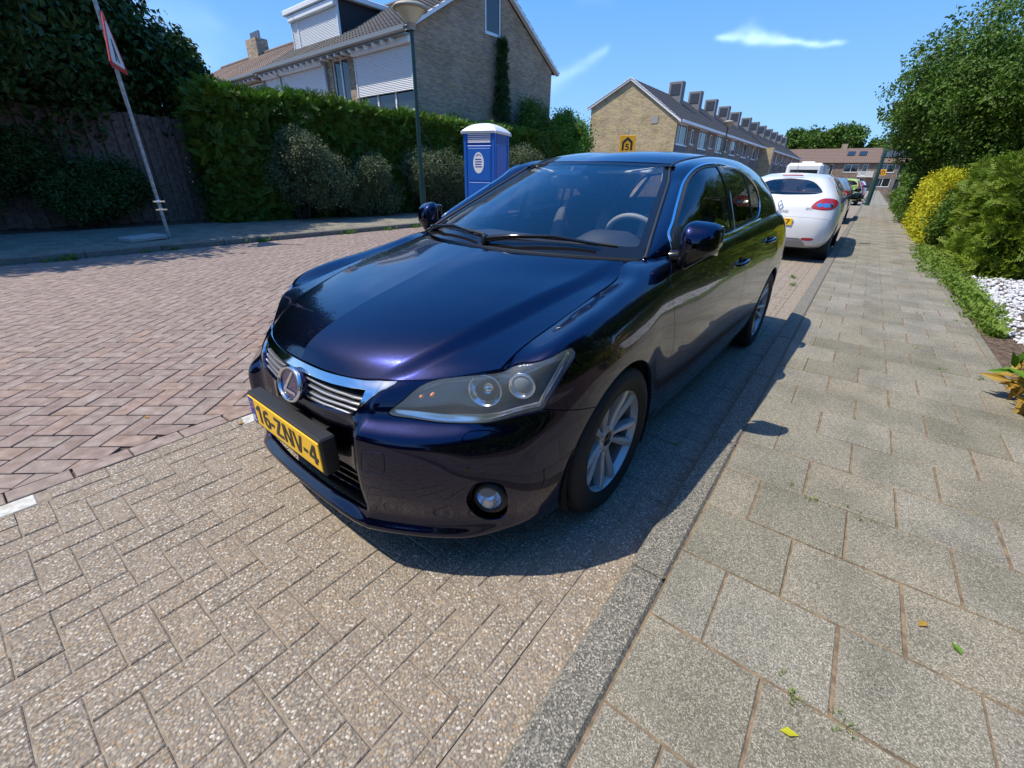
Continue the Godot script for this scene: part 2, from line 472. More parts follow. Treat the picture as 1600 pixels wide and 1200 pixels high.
func cut(s: Sheet, fields: Array, back := 0.008, mirror := 0, offset := 0.0, rim_to := Vector3.ZERO) -> MB:
	# keeps what is positive in every field; back turns the free edges inwards; mirror 0 this half, 1 the other, 2 both
	var keep := PackedByteArray()
	keep.resize(s.p.size())
	for k in s.p.size():
		var ok := 1
		for f in fields:
			if f[k] <= 0.0: ok = 0; break
		keep[k] = ok
	var V := PackedVector3Array()
	var N := PackedVector3Array()
	var F := []
	for f in fields: F.append(PackedFloat32Array())
	var map := PackedInt32Array()
	map.resize(s.p.size())
	map.fill(-1)
	var tris := PackedInt32Array()
	for i in s.nu - 1:
		for j in s.nv - 1:
			var q := [i * s.nv + j, (i + 1) * s.nv + j, (i + 1) * s.nv + j + 1, i * s.nv + j + 1]
			# a cell that lies wholly outside one outline goes
			var dead := false
			for f in fields:
				if f[q[0]] <= 0 and f[q[1]] <= 0 and f[q[2]] <= 0 and f[q[3]] <= 0: dead = true; break
			if dead: continue
			for k in q:
				if map[k] < 0:
					map[k] = V.size()
					V.append(s.p[k]); N.append(s.n[k])
					for fi in fields.size(): F[fi].append(fields[fi][k])
			for t in [[0, 1, 2], [0, 2, 3]]:
				for k in t: tris.append(map[q[k]])
	for fi in fields.size():
		var nt := PackedInt32Array()
		var made := {}
		for k in range(0, tris.size(), 3):
			var id := [tris[k], tris[k + 1], tris[k + 2]]
			var fa: float = F[fi][id[0]]
			var fb: float = F[fi][id[1]]
			var fc: float = F[fi][id[2]]
			if fa > 0 and fb > 0 and fc > 0:
				nt.append_array(PackedInt32Array(id))
				continue
			if fa <= 0 and fb <= 0 and fc <= 0: continue
			var poly := []
			for e in 3:
				var x: int = id[e]
				var y: int = id[(e + 1) % 3]
				var fx: float = F[fi][x]
				var fy: float = F[fi][y]
				if fx > 0: poly.append(x)
				if (fx > 0) != (fy > 0):
					var key := mini(x, y) * 1000003 + maxi(x, y)
					if not made.has(key):
						var w := fx / (fx - fy)
						made[key] = V.size()
						V.append(V[x].lerp(V[y], w)); N.append(N[x].lerp(N[y], w).normalized())
						for fj in fields.size(): F[fj].append(lerpf(F[fj][x], F[fj][y], w))
					poly.append(made[key])
			for e in range(1, poly.size() - 1): nt.append_array(PackedInt32Array([poly[0], poly[e], poly[e + 1]]))
		tris = nt
	var mb := MB.new()
	var edges := {}
	for k in V.size(): mb.vert(V[k] + N[k] * offset, N[k])
	for k in range(0, tris.size(), 3):
		var a := tris[k]
		var b := tris[k + 1]
		var d := tris[k + 2]
		var nn := (V[d] - V[a]).cross(V[b] - V[a])
		if nn.length_squared() < 1e-18: continue
		if nn.dot(N[a]) >= 0: mb.tri_i(a, b, d)
		else: mb.tri_i(a, d, b)
		for e in [[a, b], [b, d], [d, a]]:
			var key := mini(e[0], e[1]) * 1000003 + maxi(e[0], e[1])
			if edges.has(key): edges[key] = -1
			else: edges[key] = a + b + d - e[0] - e[1]
	if back > 0.0:
		for key in edges:
			if edges[key] < 0: continue
			var a: int = key / 1000003
			var b: int = key % 1000003
			if mirror == 2 and absf(V[a].x) < 1e-4 and absf(V[b].x) < 1e-4: continue
			var pa := V[a] + N[a] * offset
			var pb := V[b] + N[b] * offset
			var qa := pa - N[a] * back
			var qb := pb - N[b] * back
			# a rounded lip: the first part leans, the rest goes straight in
			var e := (pb - pa).cross(N[a]).normalized()
			if e.dot(V[edges[key]] - V[a]) > 0.0: e = -e
			var i := mb.v.size()
			mb.vert(pa, (N[a] + e).normalized()); mb.vert(pb, (N[b] + e).normalized()); mb.vert(qb, e); mb.vert(qa, e)
			if (qb - pa).cross(pb - pa).dot(e) >= 0.0: mb.tri_i(i, i + 1, i + 2); mb.tri_i(i, i + 2, i + 3)
			else: mb.tri_i(i, i + 2, i + 1); mb.tri_i(i, i + 3, i + 2)
	if mirror == 0: return mb
	var r := MB.new()
	if mirror == 2: r.add(mb)
	r.add(mb, Transform3D(Basis(Vector3(-1, 0, 0), Vector3(0, 1, 0), Vector3(0, 0, 1)), Vector3.ZERO))
	return r
# ---------------------------------------------------------------- materials
func make_materials() -> void:
	var N := FastNoiseLite.TYPE_SIMPLEX_SMOOTH
	var CELL := FastNoiseLite.TYPE_CELLULAR
	# car paint: dark blue metal flake under clear coat
	var p := mat(lin(0.0045, 0.0048, 0.021), 0.27, 1.0)
	p.clearcoat_enabled = true
	p.clearcoat = 1.0
	p.clearcoat_roughness = 0.02
	p.metallic_specular = 0.5
	var flake := noise_tex(CELL, 0.2, 512, [[0.0, lin(0.0016, 0.0028, 0.013)], [0.5, lin(0.0030, 0.0052, 0.029)], [0.85, lin(0.0065, 0.009, 0.058)], [1.0, lin(0.045, 0.042, 0.21)]], 1, 3, FastNoiseLite.RETURN_CELL_VALUE)
	p.albedo_color = Color.WHITE
	p.albedo_texture = flake
	triplanar(p, 14.0, false)
	M.paint = p
	M.black_gloss = mat(lin(0.008, 0.008, 0.009), 0.08)
	M.black_plastic = mat(lin(0.014, 0.014, 0.015), 0.5)
	M.black_matt = mat(lin(0.008, 0.008, 0.008), 0.9)
	M.rubber = bump(triplanar(mat(lin(0.016, 0.016, 0.016), 0.75), 6.0, false), noise_tex(N, 0.08, 256, [], 3, 5), 0.05)
	M.chrome = mat(lin(0.75, 0.76, 0.78), 0.06, 1.0)
	M.silver = mat(lin(0.55, 0.56, 0.58), 0.28, 0.9)
	M.wheel = mat(lin(0.52, 0.52, 0.53), 0.36, 0.35)
	M.barrel = mat(lin(0.16, 0.16, 0.165), 0.5, 0.3)  # darker than the spokes: the shade between them is put into the colour
	M.lamp_grey = mat(lin(0.25, 0.27, 0.30), 0.3, 0.5)
	M.disc = mat(lin(0.30, 0.29, 0.28), 0.35, 0.9)
	M.glass = pane(Color(0.01, 0.03, 0.05, 0.10))
	M.side_glass = pane(Color(0.004, 0.01, 0.01, 0.72))
	M.side_glass.metallic_specular = 0.7
	M.lens = pane(Color(0.80, 0.86, 0.90, 0.11), 0.02)
	M.lamp_glass = pane(Color(0.9, 0.95, 1.0, 0.2), 0.02)
	M.reflector = mat(lin(0.72, 0.75, 0.80), 0.16, 1.0)
	M.lamp_dark = mat(lin(0.016, 0.018, 0.022), 0.18)
	M.amber = mat(lin(0.7, 0.2, 0.03), 0.3)
	M.plate = mat(lin(0.87, 0.50, 0.015), 0.35)
	M.plate_blue = mat(lin(0.01, 0.03, 0.30), 0.35)
	M.white = mat(lin(0.78, 0.78, 0.78), 0.4)
	M.emblem = mat(lin(0.010, 0.006, 0.05), 0.08)
	M.emblem.clearcoat_enabled = true
	M.emblem.clearcoat_roughness = 0.02
	M.leather = bump(triplanar(mat(lin(0.03, 0.03, 0.032), 0.5), 8.0, false), noise_tex(CELL, 0.06, 256, [], 1, 7, FastNoiseLite.RETURN_DISTANCE), 0.03)
	M.leather_light = mat(lin(0.32, 0.34, 0.33), 0.55)
	M.dash = bump(triplanar(mat(lin(0.035, 0.038, 0.04), 0.6), 10.0, false), noise_tex(CELL, 0.09, 256, [], 1, 8, FastNoiseLite.RETURN_DISTANCE), 0.02)
	M.trim_light = mat(lin(0.50, 0.52, 0.50), 0.7)
	M.tail_red = mat(lin(0.35, 0.008, 0.012), 0.12)
	M.tail_red.clearcoat_enabled = true
# ---------------------------------------------------------------- the dark blue hatchback
var flank: Sheet

func steps(at: Array, cell: Callable) -> Array:
	var o := []
	for k in at.size() - 1:
		var m := maxi(1, int(ceil((at[k + 1] - at[k]) / cell.call(k))))
		for i in m: o.append(k + float(i) / m)
	o.append(float(at.size() - 1))
	return o

func f_of(s: Sheet, how: Callable) -> PackedFloat32Array:
	var f := PackedFloat32Array()
	f.resize(s.p.size())
	for k in s.p.size(): f[k] = how.call(s.p[k], s.a[k], s.b[k])
	return f

func curve_at(pts: Array, t: float) -> Vector3:
	# through points spaced evenly in t 0..1
	var m := pts.size() - 1
	var i := clampi(int(t * m), 0, m - 1)
	var w := cr(t * m - i)
	var a: Vector3 = pts[i - 1] if i > 0 else 2.0 * pts[0] - pts[1]
	var d: Vector3 = pts[i + 2] if i + 2 <= m else 2.0 * pts[m] - pts[m - 1]
	return a * w[0] + pts[i] * w[1] + pts[i + 1] * w[2] + d * w[3]

func grid_sheet(nu: int, nv: int, how: Callable, side := 1.0) -> Sheet:
	var s := Sheet.new()
	s.nu = nu
	s.nv = nv
	for i in nu:
		for j in nv:
			var u := float(i) / (nu - 1)
			var w := float(j) / (nv - 1)
			s.p.append(how.call(u, w))
			s.a.append(u)
			s.b.append(w)
	sheet_normals(s, side)
	return s

const LAMP_OUTLINE := [Vector2(0.445, 0.598), Vector2(0.471, 0.634), Vector2(0.504, 0.68), Vector2(0.545, 0.7), Vector2(0.598, 0.712), Vector2(0.679, 0.725), Vector2(0.76, 0.736), Vector2(0.924, 0.759), Vector2(1.04, 0.781), Vector2(1.12, 0.79), Vector2(1.136, 0.774), Vector2(1.083, 0.738), Vector2(1.037, 0.697), Vector2(0.996, 0.647), Vector2(0.982, 0.621), Vector2(0.928, 0.614), Vector2(0.857, 0.605), Vector2(0.791, 0.595), Vector2(0.728, 0.588), Vector2(0.615, 0.582), Vector2(0.508, 0.589)]
const FOG_OUTLINE := [Vector2(0.75, 0.385), Vector2(0.767, 0.404), Vector2(0.802, 0.408), Vector2(0.846, 0.392), Vector2(0.863, 0.348), Vector2(0.863, 0.278), Vector2(0.845, 0.235), Vector2(0.791, 0.238), Vector2(0.745, 0.275), Vector2(0.735, 0.335)]
const TOW_OUTLINE := [Vector2(0.407, 0.488), Vector2(0.417, 0.499), Vector2(0.476, 0.499), Vector2(0.485, 0.49), Vector2(0.485, 0.435), Vector2(0.475, 0.424), Vector2(0.412, 0.424), Vector2(0.403, 0.435)]
const WASHER_OUTLINE := [Vector2(0.705, 0.546), Vector2(0.7, 0.554), Vector2(0.712, 0.567), Vector2(0.78, 0.569), Vector2(0.79, 0.56), Vector2(0.778, 0.544), Vector2(0.72, 0.542)]
const GRILLE_OUTLINE := [Vector2(-0.2, 0.556), Vector2(0.0, 0.556), Vector2(0.156, 0.559), Vector2(0.26, 0.566), Vector2(0.312, 0.575), Vector2(0.334, 0.605), Vector2(0.348, 0.652), Vector2(0.36, 0.7), Vector2(-0.2, 0.7)]
const INTAKE_OUTLINE := [Vector2(-0.2, 0.225), Vector2(0.0, 0.225), Vector2(0.2, 0.226), Vector2(0.33, 0.228), Vector2(0.375, 0.236), Vector2(0.378, 0.27), Vector2(0.36, 0.33), Vector2(0.33, 0.36), Vector2(0.2, 0.372), Vector2(0.0, 0.376), Vector2(-0.2, 0.376)]

func build_hatchback() -> void:
	var car := thing("parked_hatchback", "glossy dark blue five-door hatchback with yellow plate parked nearest the camera", "car", Vector3.ZERO, -0.0319)
	var e := extended(net_points(FLANK), true, true)
	var us := steps(FLANK_AT, func(k): return 0.0085 if k < 11 else (0.02 if k < 19 else 0.03))
	var rows := [0.0, 0.045, 0.1, 0.2, 0.3, 0.395, 0.465, 0.52, 0.58, 0.65]
	var vs := steps(rows, func(k): return 0.009)
	flank = sheet(e, us, vs)
	for u in us:
		var i := mini(int(u), FLANK_AT.size() - 2)
		var a: float = lerpf(FLANK_AT[i], FLANK_AT[i + 1], u - i)
		for t in vs: flank.a.append(a)
	for q in flank.p: flank.b.append(q.y)
	# normals must look outwards
	if flank.n[vs.size() / 2].z < 0:
		for k in flank.n.size(): flank.n[k] = -flank.n[k]
	var lamp := smooth_outline(LAMP_OUTLINE, 3)
	var fog := smooth_outline(FOG_OUTLINE, 4)
	var tow := smooth_outline(TOW_OUTLINE, 3)
	var washer := smooth_outline(WASHER_OUTLINE, 3)
	var grille := PackedVector2Array(GRILLE_OUTLINE)
	var intake := PackedVector2Array(INTAKE_OUTLINE)
	var f_lamp := field(flank, lamp)
	var neg := func(f: PackedFloat32Array, gap: float):
		var o := PackedFloat32Array()
		o.resize(f.size())
		for k in f.size(): o[k] = -f[k] - gap
		return o
	var sh := func(f: PackedFloat32Array, by: float):
		var o := PackedFloat32Array()
		o.resize(f.size())
		for k in f.size(): o[k] = f[k] + by
		return o
	var arch := f_of(flank, func(q: Vector3, _a, _b): return (Vector2(q.z, q.y - 0.31).length() - 0.345) if q.z > -1.3 else (Vector2(q.z + 2.6, q.y - 0.31).length() - 0.348))
	# the seam between bumper and wing: above it behind the lamp is wing
	var wing_area := PackedVector2Array([Vector2(0.5, 0.85), Vector2(0.55, 0.7), Vector2(0.975, 0.62), Vector2(1.1, 0.597), Vector2(1.24, 0.566), Vector2(1.35, 0.54), Vector2(1.35, 1.1), Vector2(0.5, 1.1)])
	var f_wing := f_of(flank, func(q: Vector3, a: float, b: float): return maxf(a - 1.225, inside_dist(wing_area, Vector2(a, b)) if a > 0.45 and a < 1.4 else -0.1))
	var gap := 0.0018
	var f_side := f_of(flank, func(q: Vector3, a: float, b: float): return 1.3 - a)
	# ---- front bumper
	var f_fog := field(flank, fog)
	var f_tow := field(flank, tow)
	var f_wash := field(flank, washer)
	var f_gr := field(flank, grille)
	var f_in := field(flank, intake)
	put("front_bumper", cut(flank, [f_side, neg.call(f_lamp, 0.003), neg.call(f_wing, gap), arch, neg.call(f_gr, 0.0), neg.call(f_in, 0.0), neg.call(f_fog, 0.0), neg.call(f_tow, 0.0011), neg.call(f_wash, 0.0013)], 0.022, 2), M.paint, car)
	for m in [0, 1]:
		put("tow_eye_cover" if m == 0 else "tow_eye_cover_blank", cut(flank, [sh.call(f_tow, -0.0011)], 0.01, m), M.paint, car)
		put("headlamp_washer_cover", cut(flank, [sh.call(f_wash, -0.0013)], 0.01, m), M.paint, car)
	# ---- wings, doors, quarters
	var between := func(lo: Array, hi: Array):
		# z between two cut lines given as [[y, z], ...], front first
		return [f_of(flank, func(q: Vector3, _a, b: float): return ramp(lo, b) - q.z - 0.0022), f_of(flank, func(q: Vector3, _a, b: float): return q.z - ramp(hi, b) - 0.0022)]
	var cut_a := [[0.2, -0.52], [0.45, -0.515], [0.6, -0.495], [0.8, -0.43], [0.86, -0.412], [0.90, -0.435], [0.94, -0.50], [0.965, -0.59]]
	var cut_b := [[0.2, -1.60], [0.5, -1.63], [0.7, -1.605], [0.85, -1.565], [1.05, -1.52]]
	var cut_c := [[0.2, -2.17], [0.34, -2.19], [0.6, -2.22], [0.7, -2.30], [0.8, -2.40], [1.05, -2.45]]
	var cut_d := [[0.2, -2.95], [0.62, -2.98], [0.66, -3.05], [0.8, -3.12], [1.1, -3.12]]
	var above_sill := f_of(flank, func(q: Vector3, _a, b: float): return b - 0.262)
	var sill := f_of(flank, func(q: Vector3, _a, b: float): return 0.258 - b)
	var fwd := f_of(flank, func(q: Vector3, a: float, _b): return a - 0.43)
	var rear_end := f_of(flank, func(q: Vector3, a: float, _b): return 4.75 - a)
	var wing_back: Array = between.call([[0.0, 9.0], [1.0, 9.0]], cut_a)
	var door1: Array = between.call(cut_a, cut_b)
	var door2: Array = between.call(cut_b, cut_c)
	var quart: Array = between.call(cut_c, cut_d)
	var parts := {}
	for m in [0, 1]:
		put("front_wing", cut(flank, [fwd, sh.call(f_wing, -gap), neg.call(f_lamp, 0.003), arch, wing_back[1]], 0.022, m), M.paint, car)
		parts["front%d" % m] = put("front_door", cut(flank, door1 + [above_sill, f_side_back(flank)], 0.012, m), M.paint, car)
		parts["rear%d" % m] = put("rear_door", cut(flank, door2 + [above_sill, arch], 0.012, m), M.paint, car)
		put("quarter_panel", cut(flank, [quart[0], quart[1], arch, above_sill], 0.02, m), M.paint, car)
		var sl := f_of(flank, func(q: Vector3, a: float, _b): return a - 1.5)
		var sl2 := f_of(flank, func(q: Vector3, a: float, _b): return 4.35 - a)
		put("side_sill", cut(flank, [sill, arch, sl, sl2], 0.02, m), M.paint, car)
		var rb := f_of(flank, func(q: Vector3, _a, b: float): return ramp(cut_d, b) - q.z - 0.002)
		var low := f_of(flank, func(q: Vector3, _a, b: float): return 0.72 - b)
		var high := f_of(flank, func(q: Vector3, _a, b: float): return b - 0.725)
		if m == 0: put("rear_bumper", cut(flank, [rb, low], 0.015, 2), M.paint, car)
		var lampz := f_of(flank, func(q: Vector3, a: float, b: float): return 5.05 - a)
		put("tail_light", cut(flank, [rb, high, lampz], 0.01, m), M.tail_red, car)
		if m == 0:
			var gate := f_of(flank, func(q: Vector3, a: float, b: float): return a - 5.055)
			put("tailgate", cut(flank, [gate, high], 0.01, 2), M.paint, car)
	# ---- headlamps
	for m in [0, 1]: headlamp(car, f_lamp, m, sh)
	build_hood(car)
	build_cabin(car, parts)
	build_front_trim(car, f_gr, f_in, f_fog, sh)
	for z in [0.0, -2.6]:
		for s in [1.0, -1.0]: car_wheel(car, Vector3(s * 0.765, 0.31, z), s)
	# black tub under and inside, wheel housings
	var mb := MB.new()
	mb.box(Vector3(-0.56, 0.185, -3.25), Vector3(0.56, 0.30, 0.62))
	mb.box(Vector3(-0.74, 0.19, -2.2), Vector3(0.74, 0.295, -0.4))
	mb.box(Vector3(-0.34, 0.30, -0.45), Vector3(0.34, 0.60, 0.66))
	put("underbody", mb, M.black_matt, car)
	for z in [0.0, -2.6]:
		for s in [1.0, -1.0]:
			mb = MB.new()
			for k in 24:
				var a0 := PI * (k / 24.0 * 1.3 - 0.15)
				var a1 := PI * ((k + 1) / 24.0 * 1.3 - 0.15)
				var q := []
				for x in [0.52, 0.862]:
					for a in [a0, a1]: q.append(Vector3(s * x, 0.31 + 0.352 * sin(a), z + 0.352 * cos(a)))
				mb.quad_any(q[0], q[1], q[3], q[2], Vector3(s * 0.7, 3, z))
			put("wheel_housing", mb, M.black_matt, car)

func f_side_back(s: Sheet) -> PackedFloat32Array:
	return f_of(s, func(q: Vector3, a: float, _b): return a - 1.6)

func headlamp(car: Node3D, f_lamp: PackedFloat32Array, m: int, sh: Callable) -> void:
	var h := Node3D.new()
	h.name = "headlight"
	car.add_child(h, true)
	put("lens", cut(flank, [sh.call(f_lamp, 0.0)], 0.0, m, -0.001), M.lens, h)
	# bright side walls run back from the lens edge to a dark bowl
	var walls := cut(flank, [sh.call(f_lamp, -0.003)], 0.075, 0, -0.002)
	# keep only the turned-in rim of that piece
	var rim := MB.new()
	var lens_only := cut(flank, [sh.call(f_lamp, -0.003)], 0.0, 0, -0.002)
	var start := lens_only.v.size()
	for k in range(start, walls.v.size()): rim.vert(walls.v[k], -walls.n[k])
	for k in range(lens_only.ix.size(), walls.ix.size(), 3): rim.tri_i(walls.ix[k] - start, walls.ix[k + 1] - start, walls.ix[k + 2] - start)
	var fl := Transform3D(Basis(Vector3(-1 if m == 1 else 1, 0, 0), Vector3(0, 1, 0), Vector3(0, 0, 1)), Vector3.ZERO)
	var r2 := MB.new()
	r2.add(rim, fl)
	put("housing_wall", r2, M.reflector, h)
	put("housing", cut(flank, [sh.call(f_lamp, -0.001)], 0.0, m, -0.062), M.lamp_dark, h)
	# bright strip along the lower edge
	var strip := f_of(flank, func(q: Vector3, a: float, b: float): return ramp([[0.44, 0.609], [0.6, 0.600], [0.8, 0.613], [0.98, 0.638]], a) - b)
	put("lower_strip", cut(flank, [sh.call(f_lamp, -0.004), strip], 0.004, m, -0.022), M.reflector, h)
	var outer_strip := f_of(flank, func(q: Vector3, a: float, b: float): return minf(a - 0.90, a - ramp([[0.60, 0.955], [0.65, 0.972], [0.70, 1.012], [0.74, 1.055], [0.79, 1.12]], b)))
	put("outer_strip", cut(flank, [sh.call(f_lamp, -0.004), outer_strip], 0.004, m, -0.018), M.reflector, h)
	var top_strip := f_of(flank, func(q: Vector3, a: float, b: float): return b - ramp([[0.44, 0.605], [0.5, 0.668], [0.56, 0.695], [0.7, 0.716], [0.93, 0.748], [1.05, 0.76]], a))
	put("upper_strip", cut(flank, [sh.call(f_lamp, -0.004), top_strip], 0.003, m, -0.03), M.lamp_grey, h)
	# two lamps: a low beam projector and a reflector bowl, and marker bulbs
	var sx := -1.0 if m == 1 else 1.0
	var aim := Vector3(sx * 0.42, 0.06, 0.9).normalized()
	var bx := Basis(aim.cross(Vector3.UP).normalized(), aim, aim.cross(Vector3.UP).normalized().cross(aim))
	var mb := MB.new()
	mb.lathe([Vector2(0.041, 0.0), Vector2(0.044, 0.004), Vector2(0.041, 0.008), Vector2(0.034, 0.006), Vector2(0.03, -0.02)], 28, Transform3D(bx, Vector3(sx * 0.735, 0.688, 0.455)))
	put("projector_ring", mb, M.chrome, h)
	mb = MB.new()
	var prof := []
	for k in 9: prof.append(Vector2(0.033 * sin(PI * 0.5 * k / 8.0), -0.006 + 0.02 * cos(PI * 0.5 * k / 8.0)))
	prof.reverse()
	mb.lathe(prof, 28, Transform3D(bx, Vector3(sx * 0.735, 0.688, 0.455)))
	put("projector_lens", mb, M.lamp_glass, h)
	mb = MB.new()
	mb.lathe([Vector2(0.002, -0.05), Vector2(0.022, -0.045), Vector2(0.04, -0.025), Vector2(0.05, 0.0), Vector2(0.053, 0.002), Vector2(0.053, -0.01)], 28, Transform3D(bx, Vector3(sx * 0.648, 0.668, 0.53)))
	put("reflector_bowl", mb, M.reflector, h)
	mb = MB.new()
	mb.lathe([Vector2(0.0, 0.0), Vector2(0.014, -0.003), Vector2(0.016, -0.02)], 16, Transform3D(bx, Vector3(sx * 0.648, 0.668, 0.52)))
	put("bulb_cap", mb, M.chrome, h)
	for k in 2:
		mb = MB.new()
		mb.lathe([Vector2(0.0, 0.006), Vector2(0.006, 0.003), Vector2(0.007, -0.01)], 12, Transform3D(bx, Vector3(sx * (0.495 + 0.03 * k), 0.645 + 0.008 * k, 0.655 - 0.018 * k)))
		put("marker_bulb", mb, M.amber, h)

func build_hood(car: Node3D) -> void:
	var front := [Vector3(0, 0.669, 0.782), Vector3(0.14, 0.669, 0.774), Vector3(0.28, 0.674, 0.748), Vector3(0.40, 0.686, 0.696), Vector3(0.51, 0.701, 0.631), Vector3(0.60, 0.722, 0.570), Vector3(0.686, 0.745, 0.497)]
	var rear := [Vector3(0, 0.960, -0.09), Vector3(0.13, 0.960, -0.098), Vector3(0.26, 0.958, -0.125), Vector3(0.38, 0.955, -0.165), Vector3(0.49, 0.951, -0.22), Vector3(0.58, 0.949, -0.285), Vector3(0.645, 0.950, -0.350)]
	var mid := [Vector3(0, 0.669, 0.782), Vector3(0, 0.712, 0.735), Vector3(0, 0.752, 0.64), Vector3(0, 0.800, 0.485), Vector3(0, 0.853, 0.29), Vector3(0, 0.907, 0.10), Vector3(0, 0.960, -0.09)]
	var edge := [Vector3(0.686, 0.745, 0.497), Vector3(0.679, 0.768, 0.42), Vector3(0.677, 0.789, 0.335), Vector3(0.685, 0.826, 0.17), Vector3(0.686, 0.868, -0.04), Vector3(0.681, 0.904, -0.23), Vector3(0.645, 0.950, -0.350)]
	var s := grid_sheet(61, 81, func(u: float, w: float):
		var q: Vector3 = curve_at(front, u) * (1 - w) + curve_at(rear, u) * w + curve_at(mid, w) * (1 - u) + curve_at(edge, w) * u
		q -= (front[0] * (1 - u) * (1 - w) + front[6] * u * (1 - w) + rear[0] * (1 - u) * w + rear[6] * u * w)
		# raised middle with a soft crease on each side that runs from the grille out to the windscreen pillars
		var h := 0.027 * sin(PI * clampf(w * 0.95 + 0.02, 0, 1)) ** 0.7
		var uc := lerpf(0.46, 0.86, w ** 0.9)
		q.y += h * (1.0 - smoothstep(uc - 0.03, uc + 0.10, u))
		return q)
	if s.n[0].y < 0:
		for k in s.n.size(): s.n[k] = -s.n[k]
	put("bonnet", cut(s, [f_of(s, func(_q, u: float, _w): return 0.9945 - u), f_of(s, func(_q, _u, w: float): return w - 0.004)], 0.02, 2), M.paint, car)
	# cowl below the windscreen
	var mb := MB.new()
	for k in 20:
		var x0 := -0.66 + 1.32 * k / 20.0
		var x1 := -0.66 + 1.32 * (k + 1) / 20.0
		var fz := func(x: float): return -0.10 - 0.27 * pow(absf(x) / 0.66, 2.0)
		mb.quad(Vector3(x0, 0.935, fz.call(x0) + 0.05), Vector3(x0, 0.940, fz.call(x0) - 0.20), Vector3(x1, 0.940, fz.call(x1) - 0.20), Vector3(x1, 0.935, fz.call(x1) + 0.05))
	put("cowl_panel", mb, M.black_plastic, car)
func flank_at(a: float, y: float, out := 0.0) -> Array:
	# the point of the flank sheet at a place along it and a height: [point, normal]
	var i := 0
	while i < flank.nu - 1 and flank.a[i * flank.nv] < a: i += 1
	var base := i * flank.nv
	for j in flank.nv - 1:
		if flank.b[base + j] <= y and flank.b[base + j + 1] >= y:
			var w := (y - flank.b[base + j]) / maxf(flank.b[base + j + 1] - flank.b[base + j], 1e-6)
			var n := flank.n[base + j].lerp(flank.n[base + j + 1], w).normalized()
			return [flank.p[base + j].lerp(flank.p[base + j + 1], w) + n * out, n]
	return [flank.p[base + flank.nv - 1], flank.n[base + flank.nv - 1]]

const WINDOW_OUTLINE := [Vector2(-0.587, 0.016), Vector2(-0.6, 0.09), Vector2(-0.679, 0.145), Vector2(-0.77, 0.207), Vector2(-0.87, 0.275), Vector2(-0.97, 0.341), Vector2(-1.045, 0.377), Vector2(-1.115, 0.395), Vector2(-1.228, 0.401), Vector2(-1.341, 0.400), Vector2(-1.48, 0.393), Vector2(-1.712, 0.364), Vector2(-1.949, 0.326), Vector2(-2.127, 0.263), Vector2(-2.231, 0.202), Vector2(-2.256, 0.128), Vector2(-2.205, 0.065), Vector2(-2.127, 0.035), Vector2(-2.025, 0.022), Vector2(-1.542, 0.016), Vector2(-1.178, 0.015), Vector2(-0.8, 0.013), Vector2(-0.65, 0.011)]

